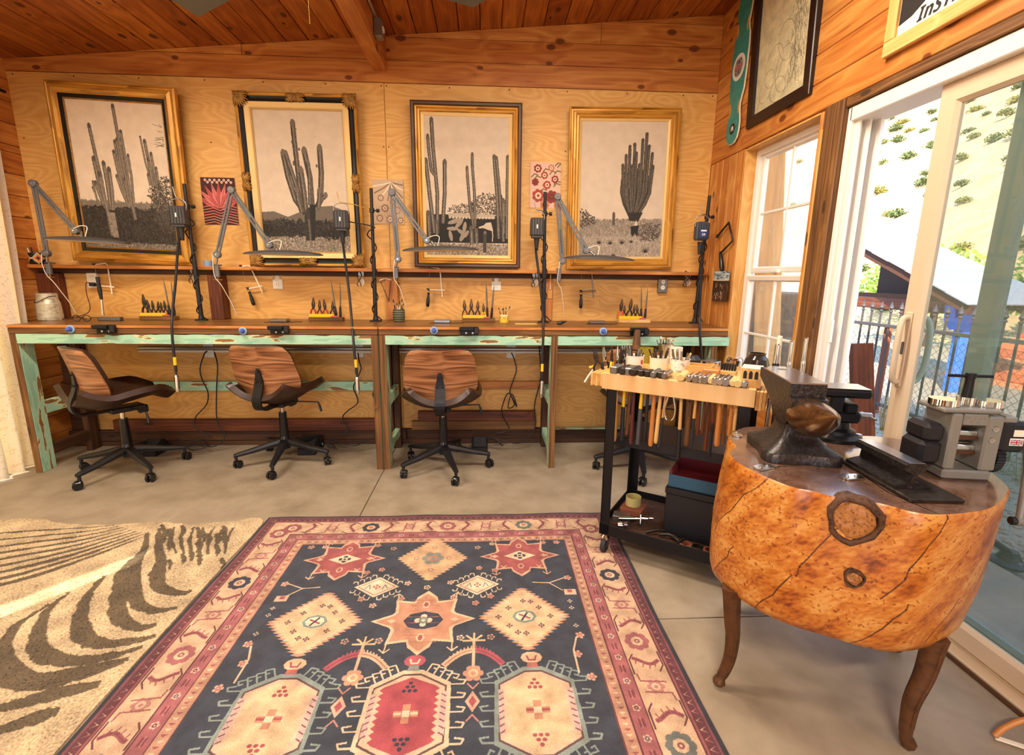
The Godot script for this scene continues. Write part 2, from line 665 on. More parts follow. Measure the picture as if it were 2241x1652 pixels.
	mat("gold", C("d69c3e"), 0.36, 0.3, mottle(128, 128, [C("8f7a5a"), C("ffffff"), C("e6cfa0")], 0.03, 97, 3, 0.2, Vector2i(4, 1)), Vector2(2, 2))
	mat("gold_dark", C("a87a34"), 0.42, 0.25, mottle(128, 128, [C("6f5a3a"), C("ffffff"), C("c6af80")], 0.06, 98), Vector2(3, 3))
	mat("gold_pale", C("d9b472"), 0.45, 0.25)
	mat("frame_black", C("0d0c0d"), 0.3)
	mat("frame_brown", C("4a2a14"), 0.35)
	var g := mat("glass", Color(0.36, 0.45, 0.41, 0.24), 0.02)
	g.transparency = BaseMaterial3D.TRANSPARENCY_ALPHA
	var g2 := mat("clear_glass", Color(0.95, 0.97, 0.96, 0.1), 0.02)
	g2.transparency = BaseMaterial3D.TRANSPARENCY_ALPHA

func more_materials() -> void:
	var m := mat("glow", C("fff4e2"), 0.5)
	m.emission_enabled = true
	m.emission = C("ffe9c8")
	m.emission_energy_multiplier = 2.0
	mat("motor_blue", C("4a545e"), 0.45, 0.2)
	mat("blue_dark", C("27386e"), 0.4)
	mat("dark_red", C("5a2018"), 0.6)
	mat("enamel", C("cdc5ae"), 0.4, 0.3, mottle(128, 128, [C("c9c2ae"), C("ffffff"), C("e2dcc8")], 0.03, 211), Vector2(2, 8))
	mat("tortoise", C("3a2214"), 0.25)
	mat("pink", C("c8565a"), 0.6)
	mat("manila", C("e6c46a"), 0.7)
	mat("maple", C("e8bf86"), 0.45, 0, mottle(256, 64, [C("f0e4d0"), C("ffffff")], 0.03, 221, 3, 0.2, Vector2i(1, 4)), Vector2(2, 2))
	mat("tan", C("c47e3c"), 0.42)
	mat("rawhide", C("d6b878"), 0.6)
	mat("mustard", C("8f8022"), 0.35)
	mat("smoke", C("2b2420"), 0.12)
	mat("tray", Color.WHITE, 0.8, 0, mottle(256, 256, [C("2c1a12"), C("5a3823"), C("3a2418"), C("7a5a48")], 0.05, 223), Vector2(3, 3))
	mat("blue_card", C("2c5570"), 0.7)
	mat("red_card", C("7a1420"), 0.7)
	mat("tub_print", Color.WHITE, 0.5, 0, mottle(128, 64, [C("8a7f74"), C("e9e4d8"), C("f4f0e6"), C("d9d2c4")], 0.06, 225), Vector2(1, 12))
	# stump: barked-off pine, dark beetle tracks and slanting checks
	var W := 1024
	var H := 512
	var na := noise(W, H, 0.02, 231, 4, Vector2i(1, 6))
	var nb := noise(W, H, 0.012, 232, 4)
	var nc := noise(W, H, 0.11, 233, 3, Vector2i(1, 2))
	var lut := ramp_lut([C("6e3a10"), C("a8601c"), C("c98330"), C("dba04e"), C("e8bd74")])
	var sd := PackedByteArray()
	sd.resize(W * H * 3)
	for i in W * H:
		var x := i % W
		var y := i / W
		var k: int = y * W + (x + y / 3) % W
		var v := clampf(-0.12 + na[k] / 255.0 * 0.75 + nb[i] / 255.0 * 0.75 + (nc[k] - 128) / 128.0 * 0.30, 0.0, 1.0)
		if nc[i] > 186 and nb[i] > 112:
			v *= 0.35
		var cc := int(v * 255.0) * 3
		for e in 3:
			sd[i * 3 + e] = lut[cc + e]
	var si := Image.create_from_data(W, H, false, Image.FORMAT_RGB8, sd)
	for k in 9:
		var p := Vector2(40 + k * 112 + rng.randf() * 40, 0)
		var q := [p]
		for j in 16:
			p += Vector2(-8 + rng.randfn() * 3, 33)
			q.append(p)
		strokes(si, q, 1.5, C("4e2c12"))
	m = mat("stump_side", C("e6ccaa"), 0.34, 0, as_texture(si), Vector2(0.48, 2.0))
	m.clearcoat_enabled = true
	m.clearcoat = 0.3
	m.clearcoat_roughness = 0.3
	var ti := Image.create(512, 512, false, Image.FORMAT_RGB8)
	var tn := noise(512, 512, 0.02, 241, 4)
	var td := PackedByteArray()
	td.resize(512 * 512 * 3)
	var l2 := ramp_lut([C("3c2a20"), C("5c4433"), C("74584a"), C("8a6d5e")])
	for y in 512:
		for x in 512:
			var r := Vector2(x - 256, y - 256).length() + tn[y * 512 + x] * 0.35
			var cc := clampi(int(tn[y * 512 + x] * 0.5 + 80 + 38 * sin(r * 0.33)), 0, 255) * 3
			for e in 3:
				td[(y * 512 + x) * 3 + e] = l2[cc + e]
	ti.set_data(512, 512, false, Image.FORMAT_RGB8, td)
	for k in 5:
		var a := k * 1.3 + 0.3
		strokes(ti, [Vector2(256, 256) + Vector2(cos(a), sin(a)) * 40, Vector2(256, 256) + Vector2(cos(a + 0.1), sin(a + 0.1)) * 130, Vector2(256, 256) + Vector2(cos(a - 0.05), sin(a - 0.05)) * 250], 2.5, C("1e140e"))
	m = mat("stump_top", C("f4ece6"), 0.26, 0, as_texture(ti), Vector2(1.2, 1.2))
	m.uv1_offset = Vector3(0.5, 0.5, 0)
	m.clearcoat_enabled = true
	m.clearcoat = 0.8
	m.clearcoat_roughness = 0.12
	mat("bark", C("5a3a22"), 0.7, 0, mottle(128, 128, [C("6a5a4a"), C("ffffff"), C("a89884")], 0.05, 243), Vector2(6, 6))
	mat("knot_heart", C("b5793c"), 0.5, 0, mottle(128, 128, [C("7a6048"), C("ffffff"), C("c8ad8c")], 0.05, 245), Vector2(8, 8))
	mat("cast_brown", C("ffffff"), 0.45, 0.45, mottle(128, 128, [C("3a2416"), C("6a4426"), C("52351e")], 0.04, 247), Vector2(4, 4), true)
	bumped(mat("anvil_iron", C("ffffff"), 0.38, 0.7, mottle(256, 256, [C("22201f"), C("454140"), C("322e2c"), C("625c58")], 0.02, 249), Vector2(5, 5), true), bumps(256, 0.05, 250, 3.0), 0.5)
	mat("horn", C("ffffff"), 0.26, 0.9, mottle(256, 128, [C("4a3220"), C("8a6844"), C("6a4c32"), C("a48a6a")], 0.02, 251), Vector2(5, 5), true)
	mat("mill_grey", C("8b887f"), 0.42, 0.35)
	mat("turquoise", C("2f9a94"), 0.4, 0, mottle(128, 128, [C("c8d4d2"), C("ffffff")], 0.03, 253), Vector2(4, 4))
	mat("steel_grey", C("a9a6a6"), 0.5)
	mat("frame_dark", C("1e1310"), 0.35)
	mat("paper_white", C("e6d9cc"), 0.85)
	mat("ink_black", C("1c1814"), 0.7)
	mat("ink_grey", C("b9afa2"), 0.85)
	mat("dusty", C("6b675c"), 0.9)
	mat("mustard_pale", C("b9ab6a"), 0.6)
	mat("shed_dark", C("2e1d14"), 0.8)
	mat("door_green", C("8fa396"), 0.45)
	# sheer cotton with small woven dots
	var im := canvas(256, 256, C("f8f1e2"))
	for k in 260:
		var p := Vector2(rng.randf() * 256, rng.randf() * 256)
		disc(im, p, Vector2(1.6, 1.6), C("d8c49c"), 6)
	for k in 60:
		var p := Vector2(rng.randf() * 256, rng.randf() * 256)
		strokes(im, [p, p + Vector2(8, -4), p + Vector2(14, 3), p + Vector2(20, -2)], 1.2, C("e2d2ae"))
	grain(im, 3, 0.04)
	m = mat("curtain", Color.WHITE, 0.9, 0, as_texture(im), Vector2(2.2, 2.2))
	m.backlight_enabled = true
	m.backlight = Color(0.95, 0.92, 0.84)
	# outdoors
	mat("gravel", Color.WHITE, 0.95, 0, mottle(512, 512, [C("4a443c"), C("8d8474"), C("b3a891"), C("6c6557"), C("cdc3ae")], 0.09, 201, 3, 0.6), Vector2(0.7, 0.7), true)
	mat("hill", Color.WHITE, 1.0, 0, mottle(512, 512, [C("8d7650"), C("b89c6c"), C("cdb384"), C("a98c5e"), C("dbc69c")], 0.02, 203, 5, 0.4), Vector2(0.06, 0.06), true)
	mat("scrub0", C("6d7444"), 0.95)
	mat("scrub1", C("84803f"), 0.95)
	mat("scrub2", C("57663c"), 0.95)
	mat("leaf0", C("8ca23c"), 0.8)
	mat("leaf1", C("6f8f35"), 0.8)
	mat("leaf2", C("a5ab4a"), 0.8)
	for k in ["leaf0", "leaf1", "leaf2"]:
		M[k].backlight_enabled = true
		M[k].backlight = M[k].albedo_color
	mat("dry_grass", C("b89b5a"), 0.95)
	mat("iron", C("4a4546"), 0.6, 0.3)
	mat("rust", C("8a4d35"), 0.85)
	mat("tile_a", C("d1713d"), 0.85)
	mat("tile_b", C("c2622f"), 0.85)
	mat("tile_c", C("da8350"), 0.85)
	mat("shingle", C("8f99a3"), 0.9)
	mat("shed_wood", C("4d2c1a"), 0.8)
	mat("stucco", C("cfa98a"), 0.95)

func leafy(seed_: int, n: int, r: Vector3, leaf: float, stems := true) -> ArrayMesh:
	# a bush: small crossed leaves over twigs, fuller at the outside
	var g := RandomNumberGenerator.new()
	g.seed = seed_
	var s := ST()
	for k in n:
		var d := Vector3(g.randfn(), absf(g.randfn()) + 0.1, g.randfn()).normalized()
		var p := d * r * g.randf_range(0.45, 1.0)
		var a := Vector3(g.randfn(), g.randfn(), g.randfn()).normalized() * leaf
		var b := a.cross(Vector3(g.randfn(), g.randfn(), g.randfn())).normalized() * leaf * 0.45
		tri(s, p - a, p + b, p + a)
		tri(s, p - a, p + a, p - b)
	if stems:
		for k in 7:
			var d := Vector3(g.randfn() * 0.6, 1.0, g.randfn() * 0.6).normalized()
			tube(s, [Vector3(0, -0.1, 0), d * r * 0.45, d * r * 0.8], [leaf * 0.35, leaf * 0.25, leaf * 0.1], 4)
	s.generate_normals()
	return s.commit()

func hill_y(x: float, z: float) -> float:
	var t := maxf(0.0, x - 13.0)
	return -0.5 + t * 0.60 + 0.5 * sin(z * 0.31 + x * 0.2) * minf(1.0, t * 0.2) + 0.25 * sin(z * 0.9 - x * 0.7) * minf(1.0, t * 0.2)

func outdoors() -> void:
	# patio strip, gravel yard, hillside
	var pa := struct("patio_slab", "concrete strip outside the sliding door", "patio")
	part(pa, "slab", boxed(Vector3(4.92, -0.16, 0.2), Vector3(5.55, -0.03, 6.4), 0.006), M.concrete)
	var yd := struct("ground", "gravel yard outside the workshop", "ground")
	part(yd, "yard", boxed(Vector3(4.86, -0.5, -14), Vector3(14.2, -0.09, 16)), M.gravel)
	part(yd, "yard", boxed(Vector3(-14, -0.5, -14), Vector3(-0.17, -0.09, 16)), M.gravel)
	part(yd, "yard", boxed(Vector3(-0.17, -0.5, 6.56), Vector3(4.86, -0.09, 16)), M.gravel)
	var st := MultiMesh.new()
	st.transform_format = MultiMesh.TRANSFORM_3D
	var peb := SphereMesh.new()
	peb.radius = 0.02
	peb.height = 0.022
	peb.radial_segments = 6
	peb.rings = 3
	st.mesh = peb
	st.instance_count = 2600
	for k in st.instance_count:
		var p := Vector3(rng.randf_range(5.56, 7.6), -0.088, rng.randf_range(-2.0, 3.6))
		st.set_instance_transform(k, Transform3D(Basis(Vector3.UP, rng.randf() * 6.0).scaled(Vector3.ONE * rng.randf_range(0.4, 1.3)), p))
	var mm := MultiMeshInstance3D.new()
	mm.name = "gravel"
	mm.multimesh = st
	mm.material_override = M.gravel
	add_child(mm)
	mm.set_meta("label", "loose grey gravel spread over the yard")
	mm.set_meta("category", "gravel")
	mm.set_meta("kind", "stuff")
	var s := ST()
	s.set_smooth_group(1)
	for i in 30:
		for j in 60:
			var q := []
			for e in [[0, 0], [1, 0], [1, 1], [0, 1]]:
				var x: float = 13.0 + (i + e[0]) * 1.9
				var z: float = -82.0 + (j + e[1]) * 1.7
				q.append(Vector3(x, hill_y(x, z), z))
			quad(s, q[3], q[2], q[1], q[0])
	var hl := struct("hill", "steep dry hillside rising behind the yard", "hill")
	part(hl, "slope", s, M.hill)
	var bushes := []
	for k in 4:
		bushes.append(leafy(300 + k, 240, Vector3(0.6, 0.5, 0.6), 0.10))
	var spots_taken := []
	for k in 420:
		var x := 14.5 + rng.randf() * 40.0
		var z := 3.665 - (x - 3.118) * (rng.randf_range(0.78, 1.36) if k % 6 else rng.randf_range(1.36, 2.1))
		var free := z > -80.0
		for q: Vector3 in spots_taken:
			free = free and Vector2(q.x - x, q.z - z).length() > 1.15
		if not free:
			continue
		spots_taken.append(Vector3(x, 0, z))
		var o := inst(self, numbered("scrub_bush"), bushes[k % 4], M["scrub%d" % (k % 3)])
		o.position = Vector3(x, hill_y(x, z), z)
		o.scale = Vector3.ONE * rng.randf_range(0.45, 0.9)
		o.rotation.y = rng.randf() * 6.0
		o.set_meta("label", "low grey-green scrub bush dotted on the dry hillside")
		o.set_meta("category", "bush")
		o.set_meta("group", "scrub on the hillside")
	# leafy desert trees between the shed and the hill
	var crowns := []
	for k in 3:
		crowns.append(leafy(400 + k, 1900, Vector3(1.35, 1.5, 1.35), 0.085, false))
	var spots := [[12.6, -6.3, 0.9, 0], [12.9, -3.9, 0.95, 1], [18.5, -1.6, 1.0, 2], [13.4, -0.9, 1.0, 0], [14.6, 2.4, 1.1, 2], [14.2, -8.8, 0.9, 1], [16.4, -6.0, 1.0, 0]]
	for k in spots.size():
		var a: Array = spots[k]
		var t := thing("desert_tree", "feathery %s desert tree beyond the fence, %s" % [["yellow-green", "deep green", "pale olive"][a[3]], ["behind the grey shed", "at the low end of the shed roof", "far up behind the tiled roof", "just behind the tiled roof", "near the door jamb side of the yard", "deep behind the shed, darkest", "highest behind the shed"][k]], "tree", Vector3(a[0], -0.4, a[1]), "desert trees beyond the fence")
		inst(t, "crown", crowns[a[3]], M["leaf%d" % a[3]]).transform = Transform3D(Basis().scaled(Vector3.ONE * a[2]), Vector3(0, 1.1, 0))
		s = ST()
		tube(s, [Vector3(0, -0.2, 0), Vector3(0.06, 0.7, 0.03), Vector3(0.0, 1.4, 0.1), Vector3(0.1, 2.1, 0.0)], [0.09, 0.075, 0.06, 0.03], 7)
		part(t, "trunk", s, M.shed_wood)
	fence()
	shed()
	# red tiled roof of a low building past the fence
	var rf := thing("tiled_roof", "low orange tiled roof beyond the iron fence", "roof", Vector3(10.6, 0, -1.0))
	for k in 16:
		var x := -1.1 + k * 0.16
		s = ST()
		box(s, Vector3(x, -0.42 + k * 0.085, 0), Vector3(0.2, 0.025, 4.6), 0.006, Basis(Vector3.BACK, 0.40), 2)
		part(rf, "tile_course", s, M[["tile_a", "tile_b", "tile_c"][(k * 2) % 3]])
	part(rf, "wall", boxed(Vector3(-1.0, -0.6, -2.2), Vector3(1.4, -0.45, 2.2)), M.stucco)
	# timber and a cabinet stored outside the window
	var stored := [[Vector3(5.02, -0.05, 0.62), Vector3(5.12, 2.3, 0.10), 0.16, M.pine, "pale plank leaning outside the window, broadest of the leaning timber"], [Vector3(5.04, -0.05, 0.92), Vector3(5.12, 1.75, 0.80), 0.03, M.pine, "thin pale batten leaning outside the window"], [Vector3(5.10, -0.05, 0.06), Vector3(5.15, 2.3, 0.0), 0.05, M.dark_wood, "dark plank leaning behind the paler timber"], [Vector3(5.02, -0.05, 1.55), Vector3(4.98, 0.98, 1.36), 0.10, M.red_wood, "short brown plank leaning against the door jamb outside"]]
	for a in stored:
		s = ST()
		bar(s, a[0], a[1], a[2], 0.025, 0.002, 0.9)
		solo("plank", a[4], "plank", s, a[3])
	var cb := thing("storage_cabinet", "dark brown cabinet standing outside behind the lower sash", "cabinet", Vector3(5.40, -0.09, -0.16))
	part(cb, "body", boxed(Vector3(-0.2, 0, -0.9), Vector3(0.25, 1.28, 0.55), 0.01), M.shed_dark)
	for z in [-0.88, -0.16]:
		var dr := part(cb, "door", boxed(Vector3(-0.225, 0.05, z), Vector3(-0.2, 1.22, z + 0.69), 0.006), M.shed_dark)
		part(dr, "knob", boxed(Vector3(-0.245, 0.6, z + 0.6), Vector3(-0.225, 0.63, z + 0.63), 0.004), M.brass)
	# weeds at the foot of the fence
	for k in 26:
		s = ST()
		for j in 26:
			var a := rng.randf() * TAU
			var h := rng.randf_range(0.12, 0.42)
			var o := Vector3(cos(a), 0, sin(a)) * rng.randf_range(0.0, 0.05)
			tube(s, [o, o * 1.8 + Vector3(0, h * 0.6, 0), o * 2.2 + Vector3(rng.randfn() * 0.02, h, 0)], [0.003, 0.002, 0.0008], 3, false)
		for j in 40:
			var p := Vector3(clampf(rng.randfn() * 0.05, -0.1, 0.1), rng.randf() * 0.22, clampf(rng.randfn() * 0.05, -0.1, 0.1))
			var a2 := Vector3(rng.randfn(), rng.randfn(), rng.randfn()).normalized() * 0.025
			tri(s, p - a2, p + a2.cross(Vector3.UP) * 0.5, p + a2)
		solo("weed_tuft", "tuft of dry weeds at the foot of the iron fence", "weeds", s, M[["dry_grass", "leaf1", "scrub1"][k % 3]], Vector3(rng.randf_range(6.6, 6.98), -0.09, -3.4 + k * 0.24), "weeds along the fence")
	# black clamp stand on the gravel
	var cs := thing("clamp_stand", "black folding clamp stand on the gravel outside the glass", "stand", Vector3(5.62, -0.09, 1.69))
	s = ST()
	lathe(s, Transform3D(), [Vector2(0, 0.05), Vector2(0.07, 0.05), Vector2(0.075, 0.065), Vector2(0.05, 0.08), Vector2(0.03, 0.12), Vector2(0, 0.12)], 14)
	part(cs, "hub", s, M.black)
	for k in 3:
		var a := TAU * k / 3 + 2.4
		s = ST()
		bar(s, Vector3(cos(a) * 0.03, 0.06, sin(a) * 0.03), Vector3(cos(a) * 0.24, 0.015, sin(a) * 0.24), 0.03, 0.015, 0.004)
		part(cs, "leg", s, M.black)
	s = ST()
	bar(s, Vector3(0, 0.11, 0), Vector3(-0.2, 0.25, -0.1), 0.03, 0.03, 0.006)
	part(cs, "arm", s, M.black)

func fence() -> void:
	var X := 7.2
	var f := thing("iron_fence", "black iron picket fence with spear tips beyond the door", "fence", Vector3(X, -0.09, 0))
	var s := ST()
	box(s, Vector3(0, 0.55, 0), Vector3(0.016, 1.1, 0.016), 0.002)
	lathe(s, Transform3D(Basis(), Vector3(0, 1.06, 0)), [Vector2(0.0, 0), Vector2(0.018, 0.01), Vector2(0.018, 0.02), Vector2(0.009, 0.03), Vector2(0.022, 0.05), Vector2(0.0, 0.12)], 6)
	s.generate_normals()
	var me := s.commit()
	for k in 58:
		inst(f, "picket", me, M.iron).position = Vector3(0, 0, -4.6 + k * 0.122)
	for y in [0.12, 0.93]:
		part(f, "rail", boxed(Vector3(-0.016, y - 0.016, -4.8), Vector3(0.016, y + 0.016, 2.6), 0.003), M.iron)
	# wire mesh stretched behind the pickets
	var c := thing("wire_mesh_fence", "diamond wire mesh behind the iron pickets", "fence", Vector3(X + 0.12, -0.09, 0))
	s = ST()
	var H := 0.85
	for k in 120:
		for e in [-1.0, 1.0]:
			var z := -5.2 + k * 0.07
			tube(s, [Vector3(0, 0, z), Vector3(0.002 * e, H, z + e * H)], 0.0016, 3, false)
	var mm := part(c, "mesh", s, M.iron)
	mm.set_meta("kind", "stuff")
	for z in [-1.15, 1.4]:
		s = ST()
		cyl(s, Vector3(-0.04, 0, z), Vector3(-0.04, 0.92, z), 0.035, 10)
		part(c, "post", s, M.rust)

func shed() -> void:
	var X := 8.7
	var g := func(u: float, v: float) -> Vector3: return fx(u, v, X)
	var hi: Vector3 = g.call(1800, 494)
	var lo: Vector3 = g.call(2127, 672)
	var t := thing("open_shed", "open timber shed with a grey sloping roof beyond the fence", "shed", Vector3(X, -0.4, lo.z - 0.3))
	var o := -t.position
	var d := Vector3(0, hi.y - lo.y, hi.z - lo.z)
	var up := d.cross(Vector3.RIGHT).normalized()
	if up.y < 0:
		up = -up
	var s := ST()
	var B := Basis(Vector3.RIGHT, up, Vector3.RIGHT.cross(up))
	for k in 9:
		s = ST()
		var q := lo + d * ((k + 0.5) / 9.0) + Vector3(0.55, 0, 0) + o
		box(s, q + up * (0.035 + 0.006 * (k % 2)), Vector3(1.25, 0.02, d.length() / 9.0 + 0.02), 0.004, B, 0)
		part(t, "roof_strip", s, M.shingle)
	for x in [0.0, 0.35, 0.7, 1.1]:
		s = ST()
		bar(s, hi + o + Vector3(x, -0.04, 0), lo + o + Vector3(x, -0.04, 0), 0.05, 0.11, 0.003, PI / 2 if x < 0 else 0.0)
		part(t, "rafter", s, M.shed_wood)
	var by: float = g.call(1900, 660).y
	part(t, "beam", boxed(o + Vector3(X + 0.35, by - 0.11, hi.z - 0.4), o + Vector3(X + 0.47, by + 0.05, lo.z - 0.42), 0.004), M.red_wood)
	part(t, "beam", boxed(o + Vector3(X + 1.0, by - 0.05, hi.z - 0.4), o + Vector3(X + 1.1, by + 0.1, lo.z - 0.42), 0.004), M.shed_wood)
	s = ST()
	prism(s, Transform3D(Basis(Vector3.UP, -PI / 2), o + Vector3(X + 1.14, 0, 0)), [Vector2(hi.z, by + 0.05), Vector2(lo.z - (by + 0.08 - lo.y) / d.y * absf(d.z), by + 0.05), Vector2(hi.z, hi.y - 0.06)], 0.02)
	part(t, "gable_board", s, M.shed_dark)
	var pz: Vector3 = g.call(2050, 700)
	part(t, "post", boxed(o + Vector3(X + 0.3, -0.5, pz.z - 0.06), o + Vector3(X + 0.42, by + 0.02, pz.z + 0.06), 0.006), M.blue_paint, "bright blue painted post")
	s = ST()
	prism(s, Transform3D(Basis(Vector3.UP, -PI / 2), o + Vector3(X + 0.29, by - 0.13, pz.z)), [Vector2(-0.17, 0.14), Vector2(-0.15, -0.06), Vector2(-0.06, -0.16), Vector2(0.06, -0.16), Vector2(0.15, -0.06), Vector2(0.17, 0.14), Vector2(0.09, 0.14), Vector2(0.06, 0.02), Vector2(0.0, -0.02), Vector2(-0.04, 0.14)], 0.05)
	part(t, "bracket", s, M.blue_paint, "blue scroll-cut post bracket")
	part(t, "post", boxed(o + Vector3(X + 1.0, -0.5, pz.z - 1.6), o + Vector3(X + 1.1, by, pz.z - 1.5), 0.006), M.shed_wood)

const SKY_ENERGY := 2.2
const SUN_ENERGY := 2.4
const EXPOSURE := 2.35
const CEIL0 := 2.632
const SLOPE := 0.0878
const RX := 4.742

func roof(x: float) -> float:
	return CEIL0 + SLOPE * x

# ---------------------------------------------------------------- the room
func room() -> void:
	# floor: slabs with sawn joints between them
	var f := struct("floor", "grey-beige concrete workshop floor with sawn joints", "floor")
	part(f, "bed", boxed(Vector3(-0.3, -0.25, -0.3), Vector3(5.0, -0.012, 6.6)), M.joint)
	for xs in [[-0.28, 2.4275], [2.4325, 4.90]]:
		for zs in [[-0.28, 2.0475], [2.0525, 4.3], [4.305, 6.58]]:
			part(f, "slab", boxed(Vector3(xs[0], -0.12, zs[0]), Vector3(xs[1], 0, zs[1]), 0.002), M.concrete)
	# bench wall
	var w := struct("wall_back", "bench wall of plywood sheets under horizontal cedar boards", "wall")
	part(w, "sheathing", boxed(Vector3(-0.3, -0.1, -0.30), Vector3(5.05, 3.3, -0.02)), M.dark_wood)
	for xs in [[0.0, 2.426], [2.4285, RX]]:
		part(w, "plywood_sheet", boxed(Vector3(xs[0], 1.312, -0.016), Vector3(xs[1], 2.5625, 0.0), 0.0015, 0), M.ply)
	for xs in [[0.13, 2.478], [2.481, RX]]:
		part(w, "plywood_sheet", boxed(Vector3(xs[0], 0.125, -0.016), Vector3(xs[1], 1.305, -0.001), 0.0015, 0), M.ply2)
	# screw heads in the sheets
	for x in [0.04, 0.42, 0.83, 1.25, 1.63, 2.04, 2.41, 2.445, 2.87, 3.28, 3.68, 4.1, 4.5, 4.71]:
		for y in [2.545, 2.16]:
			if y < 2.3 and not (x in [0.04, 1.25, 2.41, 2.445, 3.68]):
				continue
			var sc := ST()
			cyl(sc, Vector3(x, y, -0.001), Vector3(x, y, 0.0012), 0.0045, 8)
			part(w, "screw", sc, M.dark_wood)
	var y0 := 2.5655
	var joints := [[RX], [1.51, RX], [2.4, 3.9, RX], [RX]]
	for r in 4:
		var y1 := y0 + 0.137
		var xa := 0.0
		for xb: float in joints[r]:
			var lo := maxf(xa, (y0 - CEIL0) / SLOPE)
			if lo < xb - 0.02:
				var poly := [Vector2(lo, y0), Vector2(xb - 0.002, y0), Vector2(xb - 0.002, minf(y1, roof(xb))), Vector2(lo, minf(y1, roof(lo)))]
				var mid := (y1 - CEIL0) / SLOPE
				if mid > lo + 0.01 and mid < xb - 0.01:
					poly.insert(3, Vector2(mid, y1))
				if poly[3].distance_to(poly[0]) < 0.001 and poly.size() == 4:
					poly.remove_at(3)
				var s := ST()
				prism(s, Transform3D(Basis(), Vector3(0, 0, -0.02)), poly, 0.022 + 0.004 * ((r + int(xa)) % 2))
				part(w, "board", s, M["cedar%d" % [1, 0, 2, 1][(r + int(xa * 2)) % 4]])
			xa = xb
		y0 = y1 + 0.003
	# sill boards along the foot of the wall
	part(w, "sill_board", boxed(Vector3(0.0, 0.0, -0.02), Vector3(RX, 0.04, 0.015), 0.003), M.dark_wood)
	part(w, "sill_board", boxed(Vector3(0.0, 0.041, -0.02), Vector3(2.5, 0.122, 0.022), 0.004), M.dark_wood)
	part(w, "sill_board", boxed(Vector3(2.503, 0.041, -0.02), Vector3(RX, 0.124, 0.018), 0.004), M.dark_wood)
	# ceiling boards run from the bench wall towards the camera
	var c := struct("ceiling", "sloping ceiling of varnished tongue-and-groove fir boards", "ceiling")
	var th := atan(SLOPE)
	var B := Basis(Vector3.BACK, th)
	var sl := ST()
	box(sl, Vector3(2.37, roof(2.37) + 0.15, 3.2), Vector3(5.5, 0.2, 7.0), 0, B)
	part(c, "roof_deck", sl, M.dark_wood)
	var n := 34
	var bw := (RX + 0.08) / n
	for k in n:
		var x := -0.04 + (k + 0.5) * bw
		var s := ST()
		box(s, Vector3(x, roof(x) + 0.011 + 0.0015 * (k % 3), 3.15), Vector3(bw / cos(th) - 0.004, 0.022, 6.5), 0.0035, B, 2)
		part(c, "board", s, M["ceiling%d" % [0, 1, 0, 2, 1, 3, 0, 1][(k * 5) % 8]])
	# gold-brown beam under the boards
	var bm := struct("ceiling_beam", "heavy wooden beam running under the ceiling boards", "beam")
	part(bm, "beam", boxed(Vector3(2.362, 2.634, -0.01), Vector3(2.452, roof(2.36) + 0.01, 6.3), 0.004, 2), M.cedar3)

